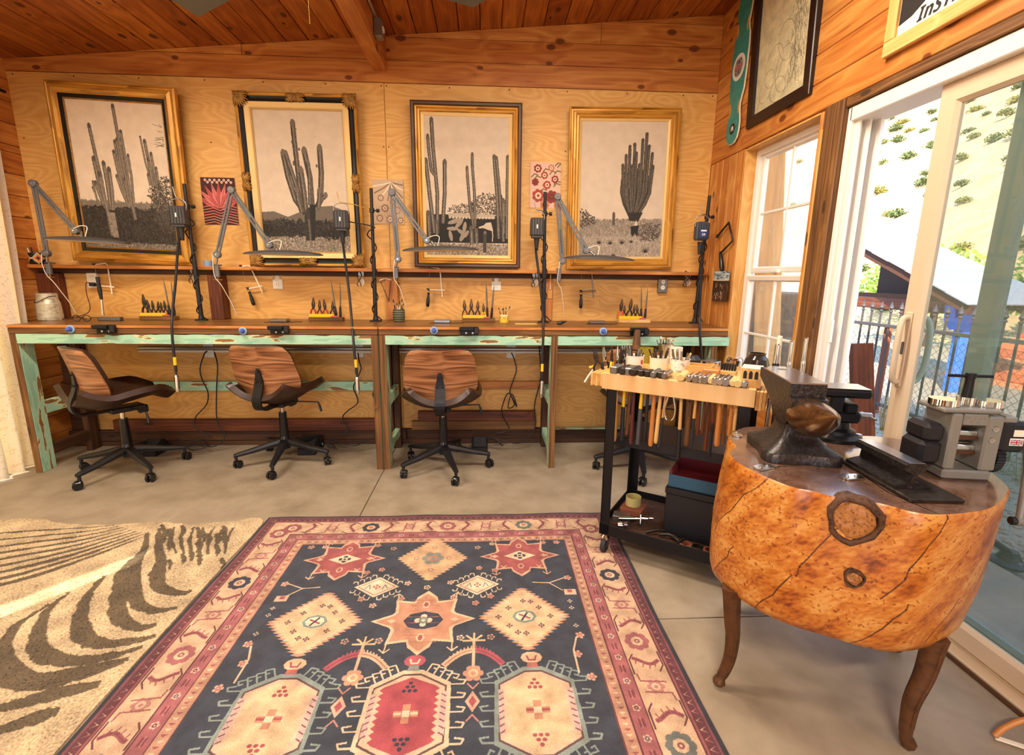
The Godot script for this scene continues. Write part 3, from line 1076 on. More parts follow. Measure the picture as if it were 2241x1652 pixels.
func ceiling_things() -> void:
	# junction box and conduit on the beam's side
	var p := fx(828, 62, 2.475)
	var t := thing("junction_box", "metal junction box with conduit on the side of the beam", "junction box", p)
	part(t, "box", boxed(Vector3(-0.022, -0.055, -0.035), Vector3(0.022, 0.045, 0.035), 0.004), M.grey_steel)
	part(t, "cover", boxed(Vector3(0.022, -0.05, -0.03), Vector3(0.026, 0.04, 0.03), 0.002), M.steel)
	for dz in [-0.012, 0.012]:
		part(t, "toggle", boxed(Vector3(0.026, -0.02, dz - 0.005), Vector3(0.034, 0.006, dz + 0.005), 0.002), M.white_plastic)
	var s := ST()
	tube(s, [Vector3(-0.01, 0.04, 0.0), Vector3(-0.012, 0.055, 0.03), Vector3(-0.012, 0.058, 0.08), Vector3(-0.012, 0.06, 2.6)], 0.011, 8)
	part(t, "conduit", s, M.steel)
	# ceiling fan; only the ends of two blades and its pull chain hang into view
	var hub := Vector3(2.45, 2.36, 1.745)
	var fan := thing("ceiling_fan", "ceiling fan with dusty blades and a pull chain under the beam", "ceiling fan", hub)
	s = ST()
	cyl(s, Vector3(0, 0.1, 0), Vector3(0, 0.28, 0), 0.014, 10)
	part(fan, "rod", s, M.brass)
	s = ST()
	lathe(s, Transform3D(), [Vector2(0, -0.05), Vector2(0.06, -0.05), Vector2(0.11, -0.02), Vector2(0.13, 0.05), Vector2(0.09, 0.1), Vector2(0, 0.11)], 20, true)
	part(fan, "motor", s, M.brass)
	for k in 3:
		var a := TAU * k / 3.0 + 0.429
		var q := Basis(Vector3.UP, a)
		s = ST()
		box(s, q * Vector3(0.42, 0.0, 0), Vector3(0.58, 0.008, 0.13), 0.003, q * Basis(Vector3.RIGHT, 0.2), 0)
		box(s, q * Vector3(0.15, 0.0, 0), Vector3(0.08, 0.01, 0.05), 0.003, q, 0)
		part(fan, "blade", s, M.dusty)
	s = ST()
	var foot := bz(678, 52, hub.z)
	for k in 30:
		var y := lerpf(-0.04, foot.y - hub.y, k / 29.0)
		lathe(s, Transform3D(Basis(), Vector3(foot.x - hub.x, y, 0)), [Vector2(0, -0.0022), Vector2(0.0022, 0), Vector2(0, 0.0022)], 5)
	tube(s, [Vector3(foot.x - hub.x, -0.03, 0), Vector3(foot.x - hub.x, foot.y - hub.y, 0)], 0.0007, 4)
	part(fan, "pull_chain", s, M.brass)
	# long shop lights on the ceiling, above the frame and behind the camera
	for a in [[1.15, 1.75, BENCH_LAMP], [3.55, 1.75, BENCH_LAMP], [2.9, 4.9, ROOM_LAMP]]:
		var lt := thing("shop_light", "long ceiling shop light with a white diffuser", "ceiling light", Vector3(a[0], roof(a[0]) - 0.13, a[1]), "shop lights on the ceiling")
		lt.rotation.z = atan(SLOPE)
		part(lt, "housing", boxed(Vector3(-0.62, 0.02, -0.08), Vector3(0.62, 0.06, 0.08), 0.006), M.white_plastic)
		for x in [-0.45, 0.45]:
			part(lt, "hanger", boxed(Vector3(x - 0.006, 0.06, -0.006), Vector3(x + 0.006, 0.127, 0.006), 0.001), M.steel)
		part(lt, "diffuser", boxed(Vector3(-0.6, 0.0, -0.06), Vector3(0.6, 0.02, 0.06), 0.006), M.glow)
		var al := AreaLight3D.new()
		al.name = "shop_light_lamp"
		al.area_size = Vector2(1.2, 0.12)
		al.light_energy = a[2]
		al.light_color = Color(1.0, 0.94, 0.86)
		al.shadow_enabled = true
		al.set("area_range", 12.0)
		lt.add_child(al)
		al.position = Vector3(0, -0.01, 0)
		al.rotation.x = -PI / 2

const BENCH_LAMP := 2.5
const ROOM_LAMP := 6.0

func boards_x(w: Node, x0: float, x1: float, z0: float, z1: float, ya: float, yb: float, key := "cedar") -> void:
	# horizontal boards on a wall that faces along x
	var y := ya
	var k := 0
	while y < yb - 0.03:
		var y2 := minf(y + 0.137, yb)
		part(w, "board", boxed(Vector3(x0, y, z0), Vector3(x1, y2 - 0.003, z1), 0.003, 2), M["%s%d" % [key, [1, 0, 3, 1, 2][(k * 3 + int(z0 * 2)) % 5]]])
		y = y2
		k += 1

func right_wall() -> void:
	var w := struct("wall_right", "cedar-boarded side wall with a window and a sliding door", "wall")
	var X := RX + 0.15
	# the wall behind the boards, left open for window and door
	for b in [[-0.3, 0.48, -0.1, 3.4], [1.175, 1.37, -0.1, 3.4], [3.15, 6.5, -0.1, 3.4], [0.48, 1.175, 2.085, 3.4], [0.48, 1.175, -0.1, 0.54], [1.37, 3.15, 2.05, 3.4], [1.37, 3.15, -0.12, 0.0]]:
		part(w, "framing", boxed(Vector3(RX + 0.02, b[2], b[0]), Vector3(X, b[3], b[1])), M.pine)
	boards_x(w, RX, RX + 0.02, -0.02, 6.4, 2.093, roof(RX) + 0.02)
	# upright boards between the corner and the window
	var z := 0.0
	for k in 5:
		part(w, "upright_board", boxed(Vector3(RX + 0.001, 0, z + 0.001), Vector3(RX + 0.02, 2.09, z + 0.092), 0.003, 1), M["cedar%d" % [2, 0, 1, 2, 0][k]])
		z += 0.0945
	boards_x(w, RX, RX + 0.02, 3.16, 6.4, 0.0, 2.09)
	part(w, "board", boxed(Vector3(RX, 0.0, 0.48), Vector3(RX + 0.02, 0.54, 1.17), 0.003, 2), M.cedar1)
	# post between window and door
	part(w, "post", boxed(Vector3(RX - 0.012, 0, 1.225), Vector3(RX + 0.04, 2.09, 1.352), 0.004, 1), M.old_wood, "dark weathered post")
	part(w, "stop_strip", boxed(Vector3(RX + 0.002, 0.5, 1.192), Vector3(RX + 0.03, 2.0, 1.224), 0.003, 1), M.pine)
	part(w, "stop_strip", boxed(Vector3(RX + 0.006, 0.5, 1.168), Vector3(RX + 0.05, 2.085, 1.191), 0.003, 1), M.cedar0)
	# window
	var wi := struct("window_1", "narrow white single-hung window with muntins beside the post", "window")
	for b in [[Vector3(RX + 0.004, 0.545, 0.472), Vector3(X, 2.08, 0.482)], [Vector3(RX + 0.004, 2.075, 0.482), Vector3(X, 2.085, 1.17)], [Vector3(RX + 0.004, 0.54, 0.482), Vector3(X, 0.552, 1.17)], [Vector3(RX + 0.05, 0.545, 1.17), Vector3(X, 2.08, 1.177)]]:
		part(wi, "reveal", boxed(b[0], b[1], 0.001), M.ply2)
	var xa := RX + 0.095
	var s := ST()
	var T := Transform3D(Basis(Vector3.UP, -PI / 2), Vector3(xa, 1.3135, 0.826))
	moulding(s, T, 0.686, 1.523, [Vector2(0, -0.03), Vector2(0, 0.02), Vector2(0.012, 0.025), Vector2(0.035, 0.02), Vector2(0.035, -0.03)])
	part(wi, "frame", s, M.vinyl)
	for k in 2:
		var yc: float = [1.69, 0.945][k]
		var hh: float = [0.725, 0.735][k]
		var xo: float = xa + [0.012, -0.012][k]
		var sash := ST()
		moulding(sash, Transform3D(Basis(Vector3.UP, -PI / 2), Vector3(xo, yc, 0.826)), 0.62, hh, [Vector2(0, -0.012), Vector2(0, 0.012), Vector2(0.008, 0.016), Vector2(0.03, 0.014), Vector2(0.038, 0.0), Vector2(0.038, -0.012)])
		var so := part(wi, "sash", sash, M.vinyl)
		part(so, "pane", boxed(Vector3(xo - 0.002, yc - hh / 2 + 0.03, 0.545), Vector3(xo + 0.002, yc + hh / 2 - 0.03, 1.107)), M.clear_glass)
		part(so, "muntin", boxed(Vector3(xo - 0.008, yc - hh / 2 + 0.03, 0.818), Vector3(xo + 0.008, yc + hh / 2 - 0.03, 0.834), 0.003), M.vinyl)
		part(so, "muntin", boxed(Vector3(xo - 0.007, yc - 0.008, 0.545), Vector3(xo + 0.007, yc + 0.008, 1.107), 0.003), M.vinyl)
	part(wi, "sash_lock", boxed(Vector3(xa - 0.03, 1.325, 0.79), Vector3(xa - 0.005, 1.345, 0.86), 0.004), M.white_plastic)
	# sliding door
	var d := struct("door_1", "white sliding patio door standing half open", "door")
	var zi := 1.37
	var ze := 3.15
	for b in [[Vector3(RX + 0.012, 0.0, zi - 0.014), Vector3(X, 2.045, zi + 0.012)], [Vector3(RX + 0.03, 0.03, zi + 0.012), Vector3(RX + 0.045, 2.0, zi + 0.04)], [Vector3(RX + 0.07, 0.03, zi + 0.012), Vector3(RX + 0.08, 2.0, zi + 0.055)], [Vector3(RX + 0.11, 0.03, zi + 0.012), Vector3(RX + 0.13, 2.0, zi + 0.065)], [Vector3(RX + 0.012, 0.0, ze - 0.04), Vector3(X, 2.045, ze)]]:
		part(d, "jamb", boxed(b[0], b[1], 0.003), M.vinyl)
	part(d, "head", boxed(Vector3(RX + 0.012, 1.985, zi), Vector3(X, 2.048, ze), 0.004), M.vinyl)
	part(d, "head_board", boxed(Vector3(RX + 0.0, 2.05, zi - 0.02), Vector3(X, 2.09, ze + 0.02), 0.003, 2), M.old_wood)
	part(d, "sill", boxed(Vector3(RX + 0.0, 0.0, zi), Vector3(RX + 0.05, 0.018, ze), 0.004), M.vinyl_tan)
	part(d, "sill", boxed(Vector3(RX + 0.0505, 0.0, zi), Vector3(X + 0.02, 0.028, ze), 0.004), M.vinyl_tan)
	part(d, "threshold", boxed(Vector3(RX - 0.016, 0.0, zi), Vector3(RX - 0.001, 0.012, ze), 0.004), M.dark_wood)
	part(d, "latch_keeper", boxed(Vector3(RX + 0.03, 0.99, zi + 0.04), Vector3(RX + 0.045, 1.10, zi + 0.048), 0.003), M.white_plastic)
	for k in 2:
		var z0: float = [1.795, 2.03][k]
		var z1: float = [2.86, 3.11][k]
		var xc: float = RX + [0.062, 0.115][k]
		var sp := ST()
		var nm: String = ["sliding_panel", "fixed_panel"][k]
		moulding(sp, Transform3D(Basis(Vector3.UP, -PI / 2), Vector3(xc, 1.007, (z0 + z1) / 2)), z1 - z0, 1.955, [Vector2(0, -0.018), Vector2(0, 0.016), Vector2(0.006, 0.02), Vector2(0.066, 0.02), Vector2(0.078, 0.006), Vector2(0.078, -0.006), Vector2(0.066, -0.02), Vector2(0, -0.018)])
		var po := part(d, nm, sp, [M.vinyl_tan, M.door_green][k])
		part(po, "pane", boxed(Vector3(xc - 0.003, 0.09, z0 + 0.07), Vector3(xc + 0.003, 1.92, z1 - 0.07)), M.glass)
		if k == 0:
			for e in 2:
				var sx: float = [-1, 1][e]
				var x0: float = xc + sx * 0.02
				s = ST()
				var pts := curve([Vector3(x0, 1.145, 1.832), Vector3(x0 + sx * 0.03, 1.14, 1.834), Vector3(x0 + sx * 0.045, 1.08, 1.842), Vector3(x0 + sx * 0.045, 0.96, 1.842), Vector3(x0 + sx * 0.03, 0.895, 1.834), Vector3(x0, 0.89, 1.832)], 5)
				tube(s, pts, 0.011, 8)
				box(s, Vector3(x0 + sx * 0.004, 1.018, 1.83), Vector3(0.008, 0.30, 0.032), 0.004)
				part(po, "handle", s, [M.vinyl_tan, M.door_green][e], ["beige pull handle", "pale green outer handle"][e])
			part(po, "lock_lever", boxed(Vector3(xc - 0.034, 1.0, 1.824), Vector3(xc - 0.022, 1.05, 1.834), 0.003), M.lamp_dark)

func left_and_front_walls() -> void:
	var w := struct("wall_left", "cedar-boarded wall behind the curtain", "wall")
	for b in [[-0.3, 0.45, 0.0, 2.75], [2.25, 2.6, 0.0, 2.75], [4.3, 6.5, 0.0, 2.75], [0.45, 2.25, 2.1, 2.75], [2.6, 4.3, 2.1, 2.75], [0.45, 2.25, -0.12, 0.0], [2.6, 4.3, -0.12, 0.0]]:
		part(w, "framing", boxed(Vector3(-0.17, b[2], b[0]), Vector3(-0.02, b[3], b[1])), M.dark_wood)
	boards_x(w, -0.02, 0.0, -0.02, 0.45, 0.0, 2.1)
	boards_x(w, -0.02, 0.0, -0.02, 6.4, 2.1, 2.66)
	boards_x(w, -0.02, 0.0, 4.3, 6.4, 0.0, 2.1)
	# glazed doors behind the curtains
	for k in 2:
		var z0: float = [0.45, 2.60][k]
		var z1: float = [2.25, 4.30][k]
		var d := struct("door_%d" % (k + 2), ["glazed patio door behind the cream curtain", "glazed patio door whose curtains stand apart"][k], "door")
		for h in 2:
			var s := ST()
			var zc := lerpf(z0, z1, 0.25 + 0.5 * h)
			moulding(s, Transform3D(Basis(Vector3.UP, PI / 2), Vector3(-0.09, 1.05, zc)), (z1 - z0) / 2, 2.1, [Vector2(0, -0.03), Vector2(0, 0.03), Vector2(0.07, 0.03), Vector2(0.07, -0.03)])
			var po := part(d, "panel", s, M.vinyl)
			part(po, "pane", boxed(Vector3(-0.092, 0.06, zc - (z1 - z0) / 4 + 0.06), Vector3(-0.088, 2.04, zc + (z1 - z0) / 4 - 0.06)), M.clear_glass)
	# curtains
	curtain("sheer cream curtain with a dotted lace edge beside the bench", 0.22, 3.13, 0.0)
	curtain("sheer cream curtain bunched at the far jamb of a patio door", 3.49, 4.36, 2.0)
	var rod := ST()
	tube(rod, [Vector3(0.075, 2.40, 0.12), Vector3(0.075, 2.40, 4.5)], 0.010, 8)
	solo("curtain_rod", "thin metal curtain rod along the side wall", "curtain rod", rod, M.black_metal)
	# wall behind the camera, with a wide opening under a porch
	var f := struct("wall_front", "boarded wall behind the camera with a wide open doorway", "wall")
	for b in [[-0.3, 0.5, 0.0, 3.4], [4.2, 5.0, 0.0, 3.4], [0.5, 4.2, 2.35, 3.4]]:
		part(f, "framing", boxed(Vector3(b[0], b[2], 6.4), Vector3(b[1], b[3], 6.55)), M.pine)
	var p := thing("porch_roof", "deep porch roof over the doorway behind the camera", "roof")
	part(p, "deck", boxed(Vector3(-2.6, 2.55, 6.3), Vector3(5.6, 2.65, 9.0)), M.pine)
	for x in [-2.4, 1.4, 5.4]:
		part(p, "post", boxed(Vector3(x - 0.06, -0.2, 8.8), Vector3(x + 0.06, 2.55, 8.92), 0.005), M.pine)

func curtain(label: String, z0: float, z1: float, ph: float) -> void:
	var g := []
	var n := int((z1 - z0) * 44)
	for i in 15:
		var y := 2.39 - 2.375 * i / 14.0
		var row := []
		for j in n + 1:
			var z := lerpf(z0, z1, float(j) / n)
			var a := z * 42.0 + ph + sin(z * 9.0) * 1.2
			var flare := pow(i / 14.0, 2.0)
			row.append(Vector3(0.085 + sin(a) * (0.022 + 0.012 * flare) + 0.02 * flare * sin(z * 13.0), y, z + cos(a) * 0.006 + flare * 0.10 * maxf(0.0, 1.0 - (z - z0) * 3.0)))
		g.append(row)
	var s := ST()
	sheet(s, g, 0.0012, Vector2(z1 - z0, 2.375))
	solo("curtain", label, "curtain", s, M.curtain, Vector3.ZERO)

# ---------------------------------------------------------------- rugs
const RS := 560.0

func rm(x: float, y: float) -> Vector2:
	return Vector2(x, y) * RS

func saw_diamond(im: Image, c: Vector2, r: Vector2, col: Color, teeth: Color, n := 9) -> void:
	# a lozenge with a comb of teeth round its edge
	var q := [Vector2(0, -r.y), Vector2(r.x, 0), Vector2(0, r.y), Vector2(-r.x, 0)]
	for e in 2:
		var o := []
		for k in 4:
			var a: Vector2 = q[k]
			var b: Vector2 = q[(k + 1) % 4]
			for j in n:
				var p := a.lerp(b, float(j) / n)
				var p2 := a.lerp(b, (j + 0.5) / n)
				o.append(c + p * (1.06 if e == 0 else 0.90))
				o.append(c + p2 * (1.06 if e == 0 else 0.90) + Vector2(signf(p2.x) * r.x * (0.13 if e == 0 else 0.10), 0))
		fill(im, o, teeth if e == 0 else col)

func star8(im: Image, c: Vector2, r: Vector2, col: Color, edge: Color) -> void:
	for e in 2:
		var k := 1.07 if e == 0 else 0.96
		var o := []
		for p in [[0, -1], [0.2, -0.78], [0.24, -0.62], [0.62, -0.68], [0.56, -0.3], [0.62, -0.2], [1, 0], [0.62, 0.2], [0.56, 0.3], [0.62, 0.68], [0.24, 0.62], [0.2, 0.78], [0, 1], [-0.2, 0.78], [-0.24, 0.62], [-0.62, 0.68], [-0.56, 0.3], [-0.62, 0.2], [-1, 0], [-0.62, -0.2], [-0.56, -0.3], [-0.62, -0.68], [-0.24, -0.62], [-0.2, -0.78]]:
			o.append(c + Vector2(p[0] * r.x, p[1] * r.y) * k)
		fill(im, o, edge if e == 0 else col)
	for sx in [-1, 1]:
		for sy in [-1, 1]:
			strokes(im, [c + Vector2(0.6 * sx * r.x, 0.25 * sy * r.y), c + Vector2(0.64 * sx * r.x, 0.95 * sy * r.y)], 3.0, edge)
			strokes(im, [c + Vector2(0.54 * sx * r.x, 0.86 * sy * r.y), c + Vector2(0.64 * sx * r.x, 0.97 * sy * r.y), c + Vector2(0.74 * sx * r.x, 0.86 * sy * r.y)], 3.0, edge)
	for d in [Vector2(0.86, 0), Vector2(-0.86, 0)]:
		disc(im, c + d * r * 0.75, Vector2(r.x * 0.10, r.y * 0.07), edge, 4)
	for d in [Vector2(0, 0.55), Vector2(0, -0.55)]:
		disc(im, c + d * r, Vector2(r.x * 0.09, r.y * 0.14), edge, 6)
		disc(im, c + d * r, Vector2(r.x * 0.05, r.y * 0.09), C("a34a4a"), 6)

func bloom(im: Image, p: Vector2, r: float, a: Color, b: Color, n := 8) -> void:
	for k in n:
		var t := TAU * k / n
		disc(im, p + Vector2(cos(t), sin(t)) * r * 0.62, Vector2(r, r) * 0.36, a, 8)
	disc(im, p, Vector2(r, r) * 0.5, b, 8)
	disc(im, p, Vector2(r, r) * 0.24, a, 6)

func hooks(im: Image, c: Vector2, r: Vector2, col: Color) -> void:
	# running-dog hooks round a medallion
	for sx in [-1.0, 1.0]:
		for k in 5:
			var y := lerpf(-0.62, 0.62, k / 4.0) * r.y
			var x := r.x * 0.98
			strokes(im, [c + Vector2(sx * x * 0.92, y), c + Vector2(sx * (x + 20), y), c + Vector2(sx * (x + 24), y - 8), c + Vector2(sx * (x + 10), y - 10)], 3.4, col)
		for sy in [-1.0, 1.0]:
			for k in 4:
				var t := (k + 0.5) / 4.0
				var p := c + Vector2(sx * lerpf(0.26, 0.92, t) * r.x, sy * lerpf(1.0, 0.66, t) * r.y)
				strokes(im, [p, p + Vector2(sx * 8, sy * 17), p + Vector2(sx * 22, sy * 13), p + Vector2(sx * 18, sy * 4), p + Vector2(sx * 12, sy * 7)], 3.2, col)

func medallion(im: Image, c: Vector2, r: Vector2, rim: Color, inner: Color, mark: Color) -> void:
	var shape := func(k: float) -> Array:
		var o := []
		for p in [[-0.24, -1], [0.24, -1], [0.95, -0.66], [1, 0.66], [0.24, 1], [-0.24, 1], [-1, 0.66], [-0.95, -0.66]]:
			o.append(c + Vector2(p[0] * r.x, p[1] * r.y) * k)
		return o
	hooks(im, c, r, rim)
	fill(im, shape.call(1.0), rim)
	fill(im, shape.call(0.90), C("5a3a3e"))
	fill(im, shape.call(0.86), C("d9b694"))
	# toothed inner field
	var o := []
	for k in 2:
		var sx: float = [1.0, -1.0][k]
		for j in 19:
			var y := lerpf(-0.60, 0.60, j / 18.0) * (1.0 if k == 0 else -1.0)
			o.append(c + Vector2(sx * (0.60 if j % 2 == 0 else 0.70) * r.x, y * r.y))
		o.append(c + Vector2(sx * 0.0, (0.82 if k == 0 else -0.82) * r.y))
	fill(im, o, inner)
	for sx in [-1.0, 1.0]:
		fill(im, [c + Vector2(sx * 0.74 * r.x, -0.46 * r.y), c + Vector2(sx * 0.88 * r.x, -0.46 * r.y), c + Vector2(sx * 0.88 * r.x, 0.46 * r.y), c + Vector2(sx * 0.74 * r.x, 0.46 * r.y)], C("c9a8a0"))
		for j in 7:
			var y := lerpf(-0.4, 0.4, j / 6.0)
			stroke(im, c + Vector2(sx * 0.76 * r.x, y * r.y), c + Vector2(sx * 0.86 * r.x, (y + 0.05) * r.y), 2.0, C("6e2c3c"))
	# chequered cross in the middle
	var u := r.x * 0.16
	for i in range(-1, 2):
		for j in range(-1, 2):
			if absi(i) + absi(j) == 2:
				continue
			fill(im, [c + Vector2(i * u * 1.15 - u * 0.55, j * u - u * 0.5), c + Vector2(i * u * 1.15 + u * 0.55, j * u - u * 0.5), c + Vector2(i * u * 1.15 + u * 0.55, j * u + u * 0.5), c + Vector2(i * u * 1.15 - u * 0.55, j * u + u * 0.5)], [C("23283e"), C("c88462"), C("e6d0ac")][absi(i) * 1 if j == 0 and i != 0 else (1 if i == 0 and j != 0 else 2)])
	for sx in [-1.0, 1.0]:
		fill(im, [c + Vector2(sx * u * 0.6, -u * 0.2), c + Vector2(sx * u * 1.7, -u * 0.2), c + Vector2(sx * u * 1.7, u * 0.2), c + Vector2(sx * u * 0.6, u * 0.2)], mark)
	for sy in [-1.0, 1.0]:
		for k in 3:
			for j in k + 1:
				disc(im, c + Vector2((j - k / 2.0) * r.x * 0.13, sy * (0.68 - 0.09 * k) * r.y), Vector2(r.x * 0.055, r.y * 0.04), mark if inner != C("b23a48") else C("2a2c40"), 6)

func rug_picture() -> Image:
	var W := int(1.825 * RS)
	var H := int(2.74 * RS)
	var navy := C("2b3446")
	var rust := C("96474b")
	var sand := C("d3ab84")
	var rose := C("c4796a")
	var wine := C("5c2530")
	var im := canvas(W, H, C("23242f"))
	var inset := func(m: float, c: Color) -> void: im.fill_rect(Rect2i(int(m * RS), int(m * RS), W - int(2 * m * RS), H - int(2 * m * RS)), c)
	inset.call(0.014, C("7a3a44"))
	# outer guard of small leaves
	inset.call(0.022, wine)
	var along_edges := func(m: float, step: float, f: Callable) -> void:
		var nx := int((1.825 - 2 * m) / step)
		var ny := int((2.74 - 2 * m) / step)
		for k in nx:
			var x := m + (k + 0.5) * (1.825 - 2 * m) / nx
			f.call(rm(x, m), k, Vector2(1, 0), Vector2(0, 1))
			f.call(rm(x, 2.74 - m), k, Vector2(1, 0), Vector2(0, -1))
		for k in ny:
			var y := m + (k + 0.5) * (2.74 - 2 * m) / ny
			f.call(rm(m, y), k, Vector2(0, 1), Vector2(1, 0))
			f.call(rm(1.825 - m, y), k, Vector2(0, 1), Vector2(-1, 0))
	along_edges.call(0.036, 0.03, func(p: Vector2, k: int, t: Vector2, n: Vector2) -> void: fill(im, [p - t * 6 - n * 6, p + n * 3, p + t * 6 - n * 6, p + n * 6], [sand, rose, C("b98f7a")][k % 3]))
	inset.call(0.05, rust)
	inset.call(0.058, wine)
	# main border: sand ground with palmettes, paisleys and bars
	inset.call(0.062, sand)
	along_edges.call(0.121, 0.098, func(p: Vector2, k: int, t: Vector2, n: Vector2) -> void:
		if k % 4 == 0:
			bloom(im, p, 26, [rust, C("2c2f45"), C("a6555a"), C("5f6a66")][(k / 4) % 4], sand, 8)
			bloom(im, p, 12, C("e2c09a"), rust, 5)
		elif k % 4 == 2:
			bloom(im, p, 17, C("b4706a"), C("d9b08c"), 6)
			strokes(im, [p - t * 30 + n * 26, p - t * 14 + n * 24, p - t * 10 - n * 22], 3.0, rust)
			strokes(im, [p + t * 30 - n * 26, p + t * 14 - n * 24, p + t * 10 + n * 22], 3.0, rust)
		else:
			var sg := 1.0 if k % 4 == 1 else -1.0
			var q := []
			for j in 9:
				var a := j / 8.0
				q.append(p + n * lerpf(-24, 22, a) + t * sg * (8.0 * sin(a * 4.4) - 4.0))
			strokes(im, q, 8.0, rust)
			strokes(im, q, 3.4, C("7b3442"))
			for j in range(1, 8, 2):
				stroke(im, q[j], q[j] + t * sg * 11 + n * 4, 2.4, rust)
			strokes(im, [p - n * 30 - t * 26, p - n * 30 + t * 8, p - n * 20 + t * 22], 2.6, wine)
			strokes(im, [p + n * 30 + t * 26, p + n * 30 - t * 8, p + n * 20 - t * 22], 2.6, wine))
	inset.call(0.180, wine)
	# red guard with blossoms and bars
	inset.call(0.184, C("a5545a"))
	along_edges.call(0.208, 0.05, func(p: Vector2, k: int, t: Vector2, n: Vector2) -> void:
		if k % 2 == 0:
			bloom(im, p, 8, C("d8ac92"), [wine, C("3a3d52")][k / 2 % 2], 5)
		else:
			fill(im, [p - t * 9 - n * 5, p + t * 9 - n * 5, p + t * 6, p + t * 9 + n * 5, p - t * 9 + n * 5, p - t * 6], C("7c2f3c"))
			stroke(im, p - t * 9, p + t * 9, 1.6, C("cf9d84")))
	inset.call(0.233, wine)
	inset.call(0.237, C("c08a6c"))
	along_edges.call(0.255, 0.018, func(p: Vector2, k: int, t: Vector2, n: Vector2) -> void: fill(im, [p - t * 3 - n * 6, p + t * 2, p - t * 3 + n * 6], [rust, C("e0bb94")][k % 2]))
	inset.call(0.275, C("6f3038"))
	inset.call(0.280, navy)
	# field: mirrored about the middle of the length
	for half in 2:
		var Y := func(y: float) -> float: return y if half == 0 else 2.74 - y
		var f := 1.0 if half == 0 else -1.0
		for a in [[0.513, 0], [1.318, 0]]:
			star8(im, rm(a[0], Y.call(0.41)), rm(0.175, 0.152), C("a8484a"), C("dca684"))
			disc(im, rm(a[0], Y.call(0.41)), rm(0.075, 0.04), C("e6cda6"), 4)
			bloom(im, rm(a[0], Y.call(0.41)), 16, C("2c3048"), C("e6cda6"), 4)
		saw_diamond(im, rm(0.915, Y.call(0.415)), rm(0.142, 0.158), C("d2a878"), C("d2a878"), 10)
		bloom(im, rm(0.915, Y.call(0.415)), 30, C("7d8a80"), C("b97d62"), 6)
		for d in [[0, -0.09], [0, 0.09], [-0.075, 0], [0.075, 0]]:
			bloom(im, rm(0.915 + d[0], Y.call(0.415 + d[1])), 8, C("a8654f"), C("e6cda6"), 5)
		for x in [0.705, 1.125]:
			var c := rm(x, Y.call(0.622))
			for sx in [-1.0, 1.0]:
				for sy in [-1.0, 1.0]:
					for k in 4:
						var p: Vector2 = c + Vector2(sx * lerpf(8, 46, k / 3.0), sy * lerpf(36, 10, k / 3.0))
						strokes(im, [p, p + Vector2(sx * 2, sy * 10), p + Vector2(sx * 10, sy * 10), p + Vector2(sx * 11, sy * 4)], 2.6, C("e3c8a6"))
			fill(im, [c + Vector2(0, -38), c + Vector2(52, 0), c + Vector2(0, 38), c + Vector2(-52, 0)], C("e7d0ab"))
			strokes(im, [c + Vector2(0, -30), c + Vector2(42, 0), c + Vector2(0, 30), c + Vector2(-42, 0)], 1.8, C("9a4a4c"), true)
			bloom(im, c, 9, C("a8484a"), C("e7d0ab"), 4)
			for sx in [-1.0, 1.0]:
				strokes(im, [c + Vector2(sx * 14, 8), c + Vector2(sx * 18, -8), c + Vector2(sx * 26, 6)], 2.4, C("6e7f78"))
		for x in [0.52, 1.31]:
			saw_diamond(im, rm(x, Y.call(0.825)), rm(0.155, 0.163), C("e2bd8e"), C("c98f72"), 11)
			saw_diamond(im, rm(x, Y.call(0.825)), rm(0.142, 0.150), C("e2bd8e"), C("e2bd8e"), 11)
			disc(im, rm(x, Y.call(0.825)), rm(0.047, 0.036), C("6f8f8a"), 8)
			disc(im, rm(x, Y.call(0.825)), rm(0.036, 0.027), C("e8d4b2"), 8)
			for k in 4:
				var t := TAU * k / 4 + 0.5
				stroke(im, rm(x, Y.call(0.825)), rm(x, Y.call(0.825)) + Vector2(cos(t), sin(t)) * 13, 4.0, [C("a83a48"), C("2a2c44")][k % 2])
			for d in [[-0.10, 0], [0.10, 0], [-0.06, -0.05], [0.06, -0.05], [-0.06, 0.05], [0.06, 0.05], [0, -0.09], [0, 0.09], [-0.03, 0.085], [0.03, -0.085]]:
				bloom(im, rm(x + d[0], Y.call(0.825 + d[1])), 7, C("4a3a44"), C("c98a6c"), 4)
		star8(im, rm(0.925, Y.call(0.83)), rm(0.185, 0.165), C("cf8a68"), C("e4c096"))
		disc(im, rm(0.925, Y.call(0.83)), rm(0.075, 0.05), C("2c3048"), 8)
		bloom(im, rm(0.925, Y.call(0.83)), 20, C("e8d4b2"), C("6f8f8a"), 4)
		for k in 8:
			var yy := -0.12 + k * 0.033
			stroke(im, rm(0.865, Y.call(0.83 + yy)), rm(0.985, Y.call(0.83 + yy + 0.004)), 1.4, C("b46a52"))
		# anchors
		for x in [0.73, 1.12]:
			var c := rm(x, Y.call(1.01))
			for sx in [-1.0, 1.0]:
				var col := C("b8455a") if (sx < 0) == (x < 0.9) else C("dcb08a")
				var q := []
				for j in 9:
					var a := j / 8.0
					q.append(c + Vector2(sx * a * 54, f * (-10 + 34 * a * a)))
				strokes(im, q, 13.0, col)
				for j in range(1, 8):
					stroke(im, q[j], q[j] + Vector2(sx * -2, -f * 12), 3.0, col)
				strokes(im, q, 2.2, C("8a3444") if col != C("dcb08a") else C("a86a54"))
			stroke(im, c + Vector2(0, -f * 36), c + Vector2(0, f * 40), 6.0, C("dcb08a"))
			for k in 5:
				var t := -PI * k / 4.0
				stroke(im, c + Vector2(0, -f * 36), c + Vector2(cos(t) * 22, f * (-36 + sin(t) * 20)), 4.5, C("dcb886"))
